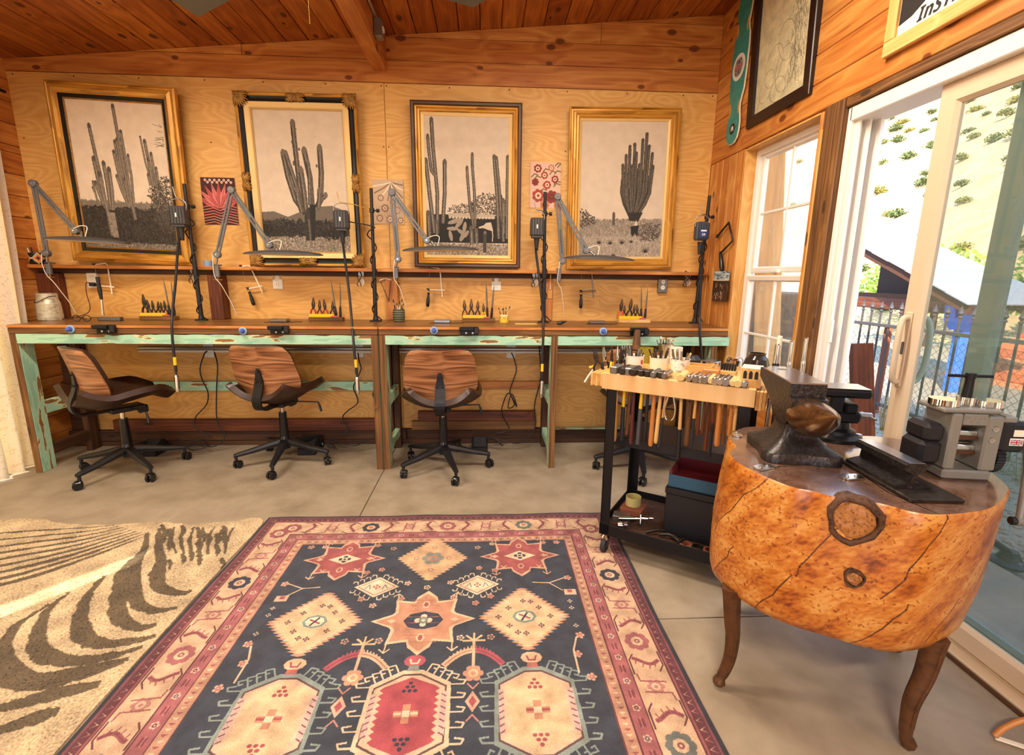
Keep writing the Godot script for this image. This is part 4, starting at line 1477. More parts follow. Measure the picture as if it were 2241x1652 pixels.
			bloom(im, c + Vector2(0, f * 46), 20, C("d08e70"), C("e2bd8e"), 6)
		# medallions
		for a in ([[0.525, 0], [0.922, 1], [1.318, 0]] if half == 0 else []):
			var c := rm(a[0], Y.call(1.235))
			medallion(im, c, rm(0.135, 0.165), [C("7c9490"), C("e0c39c")][a[1]], [C("e2bd8e"), C("b23a48")][a[1]], [C("a8414c"), C("e2c8a0")][a[1]])
			for sy in [-1.0, 1.0]:
				var k: Vector2 = c + rm(0, sy * 0.205)
				disc(im, k, Vector2(21, 15), [C("dfb890"), C("b8485a")][a[1]], 10)
				strokes(im, [k + Vector2(-9, -4), k + Vector2(-6, 6), k + Vector2(6, 6), k + Vector2(9, -4)], 3.4, [C("a34250"), C("e2c8a0")][a[1]])
				fill(im, [k + Vector2(-9, -sy * 12), k + Vector2(9, -sy * 12), k + Vector2(11, -sy * 24), k + Vector2(-11, -sy * 24)], [C("b55a52"), C("7c8f86")][a[1]])
		# small filling motifs
		for a in [[0.715, 1.2], [1.12, 1.2]]:
			var c := rm(a[0], Y.call(a[1]))
			disc(im, c, Vector2(13, 22), C("d9a58a"), 4)
			disc(im, c, Vector2(7, 11), C("a8414c"), 4)
			for sy in [-1.0, 1.0]:
				strokes(im, [c + Vector2(-10, sy * 38), c + Vector2(0, sy * 26), c + Vector2(10, sy * 38)], 3.0, C("c47a70"))
		for x in [0.33, 1.50]:
			var sg := 1.0 if x < 0.9 else -1.0
			for y in [0.30, 0.585, 0.93, 1.02, 1.12]:
				bloom(im, rm(x + sg * 0.02 * sin(y * 20), Y.call(y)), 10, C("d8a382"), C("b8626a"), 5)
			strokes(im, [rm(x, Y.call(0.585)), rm(x + sg * 0.07, Y.call(0.62)), rm(x + sg * 0.14, Y.call(0.615))], 3.2, C("dcb892"))
			strokes(im, [rm(x + sg * 0.02, Y.call(0.67)), rm(x + sg * 0.07, Y.call(0.62))], 3.2, C("dcb892"))
			fill(im, [rm(x - 0.015, Y.call(0.665)), rm(x + 0.035, Y.call(0.665)), rm(x + 0.035, Y.call(0.70)), rm(x - 0.015, Y.call(0.70))], C("dcb08a"))
			fill(im, [rm(x, Y.call(0.668)), rm(x + 0.02, Y.call(0.668)), rm(x + 0.02, Y.call(0.685)), rm(x, Y.call(0.685))], C("b0455a"))
			strokes(im, [rm(x + sg * 0.01, Y.call(0.94)), rm(x + sg * 0.03, Y.call(1.0)), rm(x + sg * 0.03, Y.call(1.10))], 4.0, C("dcb892"))
			for y in [0.74, 0.78, 0.88]:
				bloom(im, rm(x + sg * 0.0, Y.call(y)), 6, C("e2c8a6"), navy, 4)
		for a in [[0.64, 0.30], [0.72, 0.33], [1.12, 0.33], [1.19, 0.30], [0.39, 0.30], [1.44, 0.30], [0.70, 0.50], [1.13, 0.50], [0.83, 0.60], [1.01, 0.60], [0.64, 0.52], [1.20, 0.52], [0.915, 0.63], [0.715, 0.74], [1.12, 0.74], [0.66, 0.70], [1.18, 0.70], [0.66, 0.93], [1.18, 0.93], [0.78, 0.93], [1.07, 0.93], [0.82, 0.70], [1.03, 0.70]]:
			bloom(im, rm(a[0], Y.call(a[1])), 9, [C("cf9478"), C("dcb892")][int(a[0] * 100) % 2], [C("a34a52"), navy][int(a[1] * 100) % 2], 5)
		for a in [[0.44, 0.50], [0.59, 0.50], [1.24, 0.50], [1.40, 0.50], [0.40, 0.40], [0.64, 0.41], [1.19, 0.41], [1.44, 0.41]]:
			var c := rm(a[0], Y.call(a[1]))
			stroke(im, c - Vector2(7, 7), c + Vector2(7, 7), 2.6, C("dcb892"))
			stroke(im, c - Vector2(-7, 7), c + Vector2(-7, 7), 2.6, C("dcb892"))
	return im

func rugs() -> void:
	var im := rug_picture()
	im.adjust_bcs(1.06, 0.84, 0.82)
	grain(im, 501, 0.20, 0.5, 0.16)
	var t := as_texture(im)
	var m := mat("rug", C("f4ece6"), 0.95, 0, t)
	bumped(m, bumps(256, 0.4, 77, 3.0), 0.0)
	m.normal_enabled = false
	m.rim_enabled = true
	m.rim = 0.15
	var s := ST()
	# a woven rug whose edge ripples slightly on the floor
	var N := 36
	var g := []
	for i in N + 1:
		var row := []
		for j in 25:
			var x := 1.825 * j / 24.0
			var z := 2.74 * i / N
			var e := minf(minf(x, 1.825 - x), minf(z, 2.74 - z))
			var y := 0.008 + 0.0015 * sin(x * 9.0 + z * 4.0) + 0.003 * maxf(0.0, 1.0 - e * 12.0) * (0.5 + 0.5 * sin(z * 14.0 + x * 17.0))
			row.append(Vector3(x + 0.004 * sin(z * 5.0) * (1.0 if j == 24 or j == 0 else 0.3), y, z))
		g.append(row)
	for r: Array in g:
		r.reverse()
	sheet(s, g, 0.007)
	# the drawing runs from the bench end; columns were turned round to face upwards
	m.uv1_scale = Vector3(-1, 1, 1)
	m.uv1_offset = Vector3(1, 0, 0)
	solo("area_rug", "red and navy oriental rug with lozenges, stars and a sand border", "rug", s, m, Vector3(1.957, 0.0, 1.202))
	hide_rug()

func hide_rug() -> void:
	# hair-on rug in cream and brown-grey stripes; stripes are set as curved bands along the body
	var W := 700
	var H := 700
	var im := canvas(W, H, C("c0b094"))
	var o := Vector2(-0.45, 1.12)
	var px := func(u: float, v: float) -> Vector2:
		var q := fy(u, v, 0.0)
		return (Vector2(q.x, q.z) - o) / 2.6 * 700.0
	var band := func(pts: Array, ww: Array) -> void:
		var c := []
		var w := []
		var raw := []
		for k in pts.size():
			var q: Vector2 = px.call(pts[k][0], pts[k][1])
			raw.append(Vector3(q.x, q.y, ww[k]))
		for q: Vector3 in curve(raw, 6):
			c.append(Vector2(q.x, q.y))
			w.append(maxf(0.4, q.z))
		var L := []
		var R := []
		for k in c.size():
			var a: Vector2 = c[maxi(k - 1, 0)]
			var b: Vector2 = c[mini(k + 1, c.size() - 1)]
			var n: Vector2 = (b - a).orthogonal().normalized() * w[k]
			L.append(c[k] + n + Vector2(rng.randfn(), rng.randfn()) * 0.5)
			R.push_front(c[k] - n + Vector2(rng.randfn(), rng.randfn()) * 0.8)
		fill(im, L + R, C("5e5342"))
	# stripes of the far flank
	for k in 9:
		var t := k / 8.0
		band.call([[-60, lerpf(1300, 1175, t)], [60, lerpf(1268, 1165, t)], [180, lerpf(1228, 1158, t)], [lerpf(330, 250, t), lerpf(1172, 1152, t)]], [lerpf(4.5, 2.0, t), lerpf(4.2, 1.8, t), lerpf(3.6, 1.5, t), 0.6])
	# stripes that bend round the haunch
	var bends := [[[322, 1168], [318, 1200], [300, 1230], [290, 1262], [300, 1320], [340, 1340], [388, 1333]], [[350, 1158], [346, 1190], [352, 1230], [345, 1262], [352, 1290], [395, 1302], [420, 1295]], [[290, 1225], [262, 1262], [258, 1310], [262, 1352], [300, 1378], [342, 1370]], [[232, 1262], [196, 1300], [178, 1345], [180, 1390], [220, 1412], [300, 1405], [340, 1395]], [[150, 1300], [104, 1340], [84, 1390], [92, 1432], [150, 1450], [240, 1440], [310, 1420]], [[110, 1325], [40, 1370], [10, 1420], [20, 1468], [80, 1490], [170, 1470], [280, 1445]], [[-60, 1480], [20, 1500], [90, 1500], [180, 1482], [270, 1452]], [[-60, 1560], [20, 1550], [110, 1525], [220, 1500]], [[-60, 1620], [10, 1600], [80, 1575], [130, 1560]]]
	for b in bends:
		var w := []
		for j in b.size():
			w.append(maxf(0.6, lerpf(8.5, 0.5, absf(j - 0.45 * b.size()) / (0.55 * b.size()))))
		band.call(b, w)
	for k in 26:
		var u := 345 + rng.randf() * 150
		var v := 1150 + rng.randf() * 90
		band.call([[u, v], [u + 6, v + 12], [u + 2, v + 24]], [2.2, 2.6, 0.8])
	for k in 7:
		band.call([[380 + k * 22, 1156], [376 + k * 20, 1185], [385 + k * 18, 1215]], [1.4, 2.4, 1.0])
	grain(im, 601, 0.30, 0.4, 0.16)
	var m := mat("hide", C("f6ecdd"), 0.95, 0, as_texture(im))
	m.rim_enabled = true
	m.rim = 0.2
	var poly := [Vector2(-0.4, 1.9), Vector2(-0.35, 1.4), Vector2(0.1, 1.24), Vector2(0.45, 1.2), Vector2(0.72, 1.165), Vector2(0.95, 1.235), Vector2(1.2, 1.25), Vector2(1.4, 1.225), Vector2(1.56, 1.262), Vector2(1.75, 1.235), Vector2(1.94, 1.225), Vector2(1.945, 1.6), Vector2(1.945, 2.4), Vector2(1.945, 3.0), Vector2(1.5, 3.3), Vector2(0.9, 3.35), Vector2(0.4, 3.2), Vector2(0.15, 2.9), Vector2(0.12, 2.4)]
	for k in poly.size():
		if poly[k].x < 0.12:
			poly[k].x = 0.15
	# rounded outline, then a low pile
	var ring := []
	for k in poly.size():
		ring.append(Vector3(poly[k].x, 0.0, poly[k].y))
	ring.append(ring[0])
	var sm := curve(ring, 5)
	var out := []
	for q: Vector3 in sm:
		out.append(Vector2(minf(q.x, 1.95), q.z) + Vector2(0, rng.randfn() * 0.004))
	out.pop_back()
	var p2 := PackedVector2Array(out)
	var s := ST()
	var ix := Geometry2D.triangulate_polygon(p2)
	var uv := func(q: Vector2) -> Vector2: return (q - o) / 2.6
	for k in range(0, ix.size(), 3):
		var a := p2[ix[k]]
		var b := p2[ix[k + 1]]
		var c := p2[ix[k + 2]]
		if (b - a).cross(c - a) > 0:
			var e := b
			b = c
			c = e
		tri(s, Vector3(a.x, 0.007, a.y), Vector3(b.x, 0.007, b.y), Vector3(c.x, 0.007, c.y), uv.call(a), uv.call(b), uv.call(c))
	for k in p2.size():
		var a := p2[k]
		var b := p2[(k + 1) % p2.size()]
		quad(s, Vector3(a.x, 0.001, a.y), Vector3(b.x, 0.001, b.y), Vector3(b.x, 0.007, b.y), Vector3(a.x, 0.007, a.y), uv.call(a), uv.call(b), uv.call(b), uv.call(a))
	# hair lying over the surface
	for k in 9000:
		var q := Vector2(rng.randf_range(0.5, 1.94), rng.randf_range(1.17, 2.6))
		if not Geometry2D.is_point_in_polygon(q, p2):
			continue
		var a := rng.randf() * TAU
		var d := Vector2(cos(a), sin(a)) * 0.008
		tri(s, Vector3(q.x - d.y * 0.25, 0.006, q.y + d.x * 0.25), Vector3(q.x + d.y * 0.25, 0.006, q.y - d.x * 0.25), Vector3(q.x + d.x, 0.0125, q.y + d.y), uv.call(q), uv.call(q), uv.call(q))
	solo("striped_hide_rug", "cream and brown zebra-striped shaggy rug beside the oriental rug", "rug", s, m)

# ---------------------------------------------------------------- benches
func leg_board(t: Node, x: float, z0: float, z1: float, top: float, w := 0.042) -> void:
	var l := part(t, "leg", boxed(Vector3(x, 0, z0), Vector3(x + w, top, z1 - 0.006), 0.002, 1), M.mint)
	part(l, "bare_edge", boxed(Vector3(x, 0.0, z1 - 0.006), Vector3(x + w, top, z1), 0.0015, 1), M.old_wood, "bare worn wood edge")

func benches() -> void:
	var D := 0.522
	for k in 2:
		var xa: float = [0.185, 2.4315][k]
		var xb: float = [2.4285, 4.722][k]
		var t := thing("workbench", ["long wooden workbench with chipped mint apron beside the cream curtain", "long wooden workbench with chipped mint apron beside the window wall"][k], "workbench", Vector3(xa, 0, 0), "workbenches along the wall")
		var o := Vector3(-xa, 0, 0)
		for b in [[Vector3(xa, BENCH - 0.03, 0.004), Vector3(xb, BENCH, 0.26)], [Vector3(xa, BENCH - 0.03, 0.262), Vector3(xb, BENCH, D)]]:
			part(t, "top_board", boxed(b[0] + o, b[1] + o, 0.003, 0), M.bench_top)
		part(t, "top_edge", boxed(Vector3(xa, BENCH - 0.018, D) + o, Vector3(xb, BENCH - 0.001, D + 0.012) + o, 0.003, 0), M.cedar1)
		part(t, "front_rail", boxed(Vector3(xa, 0.912, D - 0.03) + o, Vector3(xb, BENCH - 0.019, D + 0.008) + o, 0.004, 0), M.old_wood)
		var m0: float = [xa + 0.042, xa + 0.04][k]
		var m1: float = [xb - 0.04, xb + 0.015][k]
		# mint apron with a ragged upper edge where the paint has gone
		var poly := [Vector2(m0, 0.851), Vector2(m1, 0.851)]
		var n := 60
		var g := FastNoiseLite.new()
		g.seed = 12 + k
		g.frequency = 0.09
		for j in n + 1:
			poly.append(Vector2(lerpf(m1, m0, float(j) / n), 0.9105 - 0.010 * maxf(0.0, g.get_noise_1d(j * 3.0) * 2.2)))
		var s := ST()
		prism(s, Transform3D(Basis(), o + Vector3(0, 0, D + 0.003)), poly, 0.002)
		part(t, "apron_paint", s, M.mint, "chipped mint paint")
		part(t, "apron", boxed(Vector3(m0, 0.8505, D - 0.03) + o, Vector3(m1, 0.911, D + 0.003) + o, 0.003, 0), M.old_wood)
		if k == 0:
			leg_board(t, xa + o.x, D - 0.105, D + 0.004, 0.911)
			leg_board(t, xb - 0.046 + o.x, D - 0.105, D + 0.006, 0.911)
			part(t, "back_rail", boxed(Vector3(0.3, 0.437, 0.02) + o, Vector3(2.39, 0.506, 0.055) + o, 0.003, 0), M.mint)
			part(t, "back_board", boxed(Vector3(0.35, 0.124, 0.012) + o, Vector3(2.33, 0.214, 0.05) + o, 0.003, 0), M.red_wood)
			part(t, "back_board", boxed(Vector3(2.33, 0.124, 0.02) + o, Vector3(2.41, 0.212, 0.056) + o, 0.003, 1), M.mint)
			part(t, "side_rail", boxed(Vector3(xa + 0.002, 0.37, 0.03) + o, Vector3(xa + 0.04, 0.455, D - 0.105) + o, 0.003, 2), M.mint)
			part(t, "foot_rail", boxed(Vector3(xa + 0.002, 0.09, 0.04) + o, Vector3(xa + 0.04, 0.16, D - 0.105) + o, 0.003, 2), M.dark_wood)
			for x in [xa, xb - 0.046]:
				part(t, "leg", boxed(Vector3(x, 0, 0.024) + o, Vector3(x + 0.042, 0.93, 0.11) + o, 0.002, 1), M.dark_wood)
		else:
			leg_board(t, xa + o.x, D - 0.095, D + 0.006, 0.911)
			leg_board(t, 3.545 + o.x, D - 0.08, D + 0.012, 0.911)
			leg_board(t, xb - 0.10 + o.x, D - 0.095, D - 0.001, 0.85)
			part(t, "back_rail", boxed(Vector3(2.86, 0.45, 0.02) + o, Vector3(3.6, 0.505, 0.05) + o, 0.003, 0), M.cedar1)
			part(t, "back_board", boxed(Vector3(2.6, 0.196, 0.012) + o, Vector3(3.5, 0.272, 0.06) + o, 0.003, 0), M.red_wood)
			part(t, "back_board", boxed(Vector3(2.55, 0.124, 0.02) + o, Vector3(3.5, 0.194, 0.056) + o, 0.003, 0), M.old_wood)
			part(t, "back_rail", boxed(Vector3(3.6, 0.125, 0.01) + o, Vector3(4.7, 0.131, 0.06) + o, 0.001, 0), M.mint)
			for x in [xa + 0.002, 3.547]:
				part(t, "side_rail", boxed(Vector3(x, 0.42, 0.03) + o, Vector3(x + 0.038, 0.50, D - 0.095) + o, 0.003, 2), M.mint)
				part(t, "foot_rail", boxed(Vector3(x, 0.10, 0.04) + o, Vector3(x + 0.038, 0.16, D - 0.095) + o, 0.003, 2), M.mint)
			for x in [xa, 3.545, xb - 0.1]:
				part(t, "leg", boxed(Vector3(x, 0, 0.024) + o, Vector3(x + 0.042, 0.93, 0.11) + o, 0.002, 1), M.dark_wood)
			# steel V-block braced under the apron by the trolley
	# ledge along the wall above the benches
	var l := thing("ledge_shelf", "narrow reddish wooden ledge running below the pictures", "shelf", Vector3(0, 1.3, 0))
	part(l, "board", boxed(Vector3(0.0, 0.011, 0.0), Vector3(RX, 0.035, 0.105), 0.003, 0), M.cedar1)
	part(l, "cleat", boxed(Vector3(0.0, -0.022, 0.0), Vector3(RX, 0.0105, 0.03), 0.002, 0), M.dark_wood)
	part(l, "lip", boxed(Vector3(0.15, -0.05, 0.0), Vector3(RX, -0.023, 0.006), 0.001, 0), M.pine)
	for a in [[0.0, 0.15, 0.06], [1.175, 1.262, 0.10], [2.385, 2.475, 0.03], [3.553, 3.615, 0.03]]:
		part(l, "upright", boxed(Vector3(a[0], BENCH - 1.3, 0.0), Vector3(a[1], -0.024, a[2]), 0.003, 1), M.red_wood if a[2] > 0.05 else M.cedar1)

# ---------------------------------------------------------------- swivel chairs
func make_chair() -> Node3D:
	# faces -z; origin on the floor under the gas lift
	var t := thing("swivel_chair", "walnut-backed swivel chair with brown leather seat", "chair", Vector3.ZERO, "walnut swivel chairs at the benches")
	# back shell, seen from behind
	var shell := func(off: float, k: float) -> Array:
		var g := []
		for i in 15:
			var v := i / 14.0
			var y := lerpf(0.857, 0.485, v)
			var row := []
			for j in 17:
				var u := lerpf(-1.0, 1.0, j / 16.0)
				var w := lerpf(0.202, 0.243, pow(v, 0.8))
				if v < 0.16:
					w -= 0.030 * pow(1.0 - v / 0.16, 2.0)
				if v > 0.55:
					w -= 0.070 * pow((v - 0.55) / 0.45, 2.6)
				var x := u * w * k
				var yy := y - 0.014 * (1.0 - u * u) * (1.0 - v) - 0.018 * u * u * u * u * (1.0 - v) + 0.05 * pow(v, 3.0) * pow(absf(u), 2.0)
				var z := 0.185 + 0.055 * (1.0 - v) * (1.0 - v) - 0.085 * u * u * (0.5 + 0.5 * v) - off
				row.append(Vector3(x, yy, z))
			g.append(row)
		return g
	var s := ST()
	sheet(s, shell.call(0.0, 1.0), 0.009)
	part(t, "back_shell", s, M.walnut)
	s = ST()
	sheet(s, shell.call(0.0005, 0.985), -0.028)
	part(t, "back_pad", s, M.leather)
	# seat: a bent shell with raised sides and a rolled front
	var pan := func(off: float, k: float) -> Array:
		var g := []
		for i in 15:
			var v := i / 14.0
			var z := lerpf(0.235, -0.245, v)
			var row := []
			for j in 17:
				var u := lerpf(-1.0, 1.0, j / 16.0)
				var w := 0.245 * pow(1.0 - pow(absf((v - 0.47) / 0.6), 3.0), 0.4545)
				var y := 0.448 + 0.085 * pow(absf(u), 2.4) * (1.0 - 0.35 * v) + 0.045 * sin(clampf((v - 0.25) / 0.6, 0.0, 1.0) * PI * 0.5) - 0.12 * pow(maxf(0.0, v - 0.8), 1.3) * 3.0 + 0.045 * pow(1.0 - minf(1.0, v / 0.3), 2.0)
				row.append(Vector3(u * w * k, y + off, z))
			g.append(row)
		return g
	s = ST()
	sheet(s, pan.call(0.0, 1.0), -0.010)
	part(t, "seat_shell", s, M.walnut)
	s = ST()
	sheet(s, pan.call(0.038, 0.985), 0.037)
	part(t, "seat_pad", s, M.leather)
	# steel bracket with a pointed end on the back
	s = ST()
	var path := curve([Vector3(0, 0.430, 0.03), Vector3(0, 0.427, 0.14), Vector3(0, 0.437, 0.225), Vector3(0, 0.50, 0.252), Vector3(0, 0.60, 0.215), Vector3(0, 0.70, 0.212)], 5)
	var rings := []
	for i in path.size():
		var a: Vector3 = path[maxi(i - 1, 0)]
		var b: Vector3 = path[mini(i + 1, path.size() - 1)]
		var y := (b - a).normalized()
		var n := Vector3.RIGHT.cross(y)
		var w := 0.031
		var left := path.size() - 1 - i
		if left < 5:
			w = lerpf(0.010, 0.031, left / 5.0)
		elif left < 11:
			w = 0.031
		var p: Vector3 = path[i]
		rings.append([p + Vector3(w, 0, 0) + n * 0.005, p - Vector3(w, 0, 0) + n * 0.005, p - Vector3(w, 0, 0) - n * 0.005, p + Vector3(w, 0, 0) - n * 0.005])
	loft(s, rings, true, true, -1)
	var br := part(t, "back_bracket", s, M.black_metal)
	for q in [Vector3(0, 0.682, 0.216), Vector3(-0.016, 0.615, 0.219), Vector3(0.016, 0.615, 0.219)]:
		s = ST()
		cyl(s, q - Vector3(0, 0, 0.002), q + Vector3(0, 0, 0.006), 0.006, 8, 0.0015)
		part(br, "bolt", s, M.black_gloss)
	# mechanism, gas lift, lever
	s = ST()
	box(s, Vector3(0, 0.425, -0.02), Vector3(0.11, 0.035, 0.19), 0.008)
	part(t, "tilt_mechanism", s, M.black)
	s = ST()
	cyl(s, Vector3(0, 0.40, -0.14), Vector3(0, 0.40, -0.09), 0.028, 12, 0.004)
	part(t, "tension_knob", s, M.black)
	s = ST()
	cyl(s, Vector3(0, 0.33, 0), Vector3(0, 0.42, 0), 0.014, 12)
	part(t, "gas_lift", s, M.chrome)
	s = ST()
	lathe(s, Transform3D(), [Vector2(0.0, 0.10), Vector2(0.032, 0.10), Vector2(0.034, 0.17), Vector2(0.029, 0.19), Vector2(0.025, 0.36), Vector2(0.0, 0.36)], 16)
	part(t, "column", s, M.black_gloss)
	s = ST()
	tube(s, [Vector3(0.05, 0.43, -0.03), Vector3(0.235, 0.432, -0.04), Vector3(0.245, 0.43, -0.045)], 0.0045, 6)
	tube(s, [Vector3(0.243, 0.431, -0.044), Vector3(0.252, 0.405, -0.044), Vector3(0.262, 0.365, -0.044)], [0.005, 0.008, 0.008], 7)
	part(t, "height_lever", s, M.black)
	# five-star base
	for k in 5:
		var a := TAU * k / 5
		var q := Basis(Vector3.UP, a)
		s = ST()
		var r2 := []
		for e in [[0.02, 0.152, 0.030, 0.044], [0.09, 0.140, 0.027, 0.038], [0.20, 0.114, 0.021, 0.030], [0.30, 0.096, 0.016, 0.024], [0.318, 0.092, 0.014, 0.018]]:
			var c := Vector3(e[0], e[1], 0)
			r2.append([q * (c + Vector3(0, 0, e[2])), q * (c + Vector3(0, e[3] * 0.45, e[2] * 0.7)), q * (c + Vector3(0, e[3] * 0.45, -e[2] * 0.7)), q * (c + Vector3(0, 0, -e[2])), q * (c + Vector3(0, -e[3] * 0.55, -e[2] * 0.8)), q * (c + Vector3(0, -e[3] * 0.55, e[2] * 0.8))])
		loft(s, r2, true, true, -1)
		cyl(s, q * Vector3(0.305, 0.055, 0), q * Vector3(0.305, 0.095, 0), 0.010, 8)
		var sp := part(t, "base_spoke", s, M.black)
		var c := Node3D.new()
		s = ST()
		var tw := q * Vector3(0.305, 0.0, 0)
		var sw := Basis(Vector3.UP, a * 2.3 + 0.7)
		for e in [-1.0, 1.0]:
			lathe(s, Transform3D(sw * Basis(Vector3.BACK, -PI / 2), tw + Vector3(0, 0.027, 0) + sw * Vector3(e * 0.013 - 0.008, 0, 0.012)), [Vector2(0, 0), Vector2(0.023, 0), Vector2(0.027, 0.003), Vector2(0.027, 0.013), Vector2(0.023, 0.016), Vector2(0, 0.016)], 16)
		box(s, tw + Vector3(0, 0.042, 0) + sw * Vector3(0, 0, 0.008), Vector3(0.046, 0.022, 0.036), 0.006, sw)
		part(sp, "caster", s, M.black_gloss)
		c.free()
	return t

func chairs() -> void:
	var t := make_chair()
	# place, turn, label
	var put := [[Vector3(0.765, 0, 0.50), -0.62, "walnut swivel chair by the cream curtain, swivelled aside to show its seat"], [Vector3(1.72, 0, 0.36), -0.20, "walnut swivel chair between the first one and the double legs where the benches meet"], [Vector3(2.83, 0, 0.50), 0.02, "walnut swivel chair drawn up square between the double legs and the lone bench leg"], [Vector3(4.17, 0, 0.53), -0.5, "swivel chair mostly hidden behind the tool trolley"]]
	for k in 4:
		var o: Node3D = t if k == 0 else t.duplicate()
		if k > 0:
			o.name = numbered("swivel_chair")
			add_child(o)
		o.position = put[k][0]
		o.rotation.y = put[k][1]
		o.set_meta("label", put[k][2])

# ---------------------------------------------------------------- pictures on the ledge
func limb(im: Image, pts: Array, w: float, seed_ := 0, dark := 0.30, light := 0.62, tip := 0.20) -> void:
	# a ribbed cactus stem through the points, dark at the growing tip
	var g := RandomNumberGenerator.new()
	g.seed = seed_ + int(pts[0].x * 7)
	var n := 5
	for k in n:
		var f := (k + 0.5) / n * 2.0 - 1.0
		var v := lerpf(light, dark, absf(f - 0.15)) + (0.07 if k % 2 == 0 else -0.07)
		for i in pts.size() - 1:
			var a: Vector2 = pts[i]
			var b: Vector2 = pts[i + 1]
			var nn := (b - a).orthogonal().normalized()
			if nn.x < 0:
				nn = -nn
			var steps := maxi(2, int(a.distance_to(b) / 5.0))
			for j in steps:
				var p := a.lerp(b, float(j) / steps)
				var q := a.lerp(b, float(j + 1) / steps + 0.02)
				var tv := v + g.randf_range(-0.06, 0.06)
				stroke(im, p + nn * f * w, q + nn * f * w, w * 2.0 / n + 1.4, ink(tv))
	var top: Vector2 = pts[pts.size() - 1]
	disc(im, top, Vector2(w, w * 1.5), ink(tip + 0.12), 10)

func ink(v: float) -> Color:
	return Color(0.08, 0.065, 0.05).lerp(Color(0.90, 0.815, 0.715), clampf(v, 0.0, 1.0))

func scrubland(im: Image, y0: float, base: float, spread: float, seed_: int, rough := 10.0) -> void:
	# brush and grass: dabs of ink, finer and darker low down
	var g := RandomNumberGenerator.new()
	g.seed = seed_
	var W := im.get_width()
	var H := im.get_height()
	var e := [Vector2(0, H)]
	for k in 41:
		e.append(Vector2(W * k / 40.0, y0 + g.randf_range(-rough, rough)))
	e.append(Vector2(W, H))
	fill(im, e, ink(base))
	for k in 2600:
		var p := Vector2(g.randf() * W, y0 + g.randf() * (H - y0))
		var l := g.randf_range(2.0, 7.0)
		stroke(im, p, p + Vector2(g.randfn() * l * 0.5, -l), g.randf_range(1.0, 3.2), ink(base + g.randf_range(-spread, spread * 1.2)))

func shrub(im: Image, c: Vector2, r: Vector2, base: float, seed_: int) -> void:
	var g := RandomNumberGenerator.new()
	g.seed = seed_
	for k in int(r.x * r.y * 0.16):
		var a := g.randf() * TAU
		var d := sqrt(g.randf())
		var p := c + Vector2(cos(a) * r.x, sin(a) * r.y) * d
		stroke(im, p, p + Vector2(g.randfn() * 5, g.randfn() * 5), g.randf_range(1.2, 3.4), ink(base + g.randf_range(-0.14, 0.22) * (1.0 if p.y < c.y else 0.5)))

func print_one() -> Image:
	var im := canvas(320, 470, ink(0.97))
	scrubland(im, 315, 0.5, 0.1, 1, 4)
	scrubland(im, 335, 0.14, 0.16, 2, 8)
	var P := func(a: Array) -> Array: return a.map(func(q): return Vector2((q[0] - 150) * 0.3, (q[1] - 75) * 0.318))
	for a in [[[[460, 1420], [440, 1100], [425, 800], [400, 560], [380, 320]], 5.5], [[[430, 1120], [400, 950], [375, 640]], 6.0], [[[440, 1130], [420, 950], [415, 790]], 6.5], [[[490, 1150], [490, 900], [480, 680]], 6.0], [[[510, 1150], [530, 950], [530, 740]], 6.5], [[[410, 1100], [375, 960], [355, 880]], 5.0], [[[350, 1100], [335, 960], [328, 870]], 3.0], [[[330, 980], [315, 930]], 2.6]]:
		limb(im, P.call(a[0]), a[1], 3)
	fill(im, P.call([[445, 1180], [525, 1180], [535, 1440], [470, 1440]]), ink(0.62))
	for k in 40:
		var q: Array = P.call([[445 + rng.randf() * 85, 1180 + rng.randf() * 250]])
		stroke(im, q[0], q[0] + Vector2(4, 1), 1.4, ink(0.3))
	for a in [[[[755, 1240], [730, 1000], [700, 700], [685, 400], [672, 120]], 5.0], [[[730, 1100], [735, 700], [722, 360]], 4.5], [[[700, 1100], [660, 800], [640, 460]], 4.5], [[[690, 1000], [670, 700], [665, 440]], 4.0], [[[690, 1050], [630, 750], [612, 560]], 4.5], [[[760, 1100], [775, 800], [768, 590]], 4.0], [[[690, 1090], [640, 940], [608, 800]], 4.0], [[[710, 1090], [700, 950], [690, 830]], 4.0]]:
		limb(im, P.call(a[0]), a[1], 4)
	for a in [[[[1040, 900], [1000, 700], [975, 440]], 5.0], [[[1000, 880], [955, 650], [932, 400]], 2.6], [[[1060, 900], [1040, 720], [1030, 560]], 4.5], [[[1075, 900], [1070, 700]], 3.5], [[[1010, 900], [990, 620]], 5.0], [[[980, 880], [968, 770]], 4.0]]:
		limb(im, P.call(a[0]), a[1], 5)
	for a in [[1080, 1080, 40, 70], [1130, 1180, 40, 70], [1020, 980, 22, 36], [1140, 900, 26, 44]]:
		var c: Array = P.call([[a[0], a[1]]])
		shrub(im, c[0], Vector2(a[2], a[3]) * 0.9, 0.24, int(a[0]))
	for k in 16:
		var p := Vector2(312, 60 + rng.randf() * 80)
		stroke(im, p, p + Vector2(-rng.randf() * 34, rng.randfn() * 8), 1.3, ink(0.4))
	scrubland(im, 455, 0.45, 0.2, 8, 3)
	return im

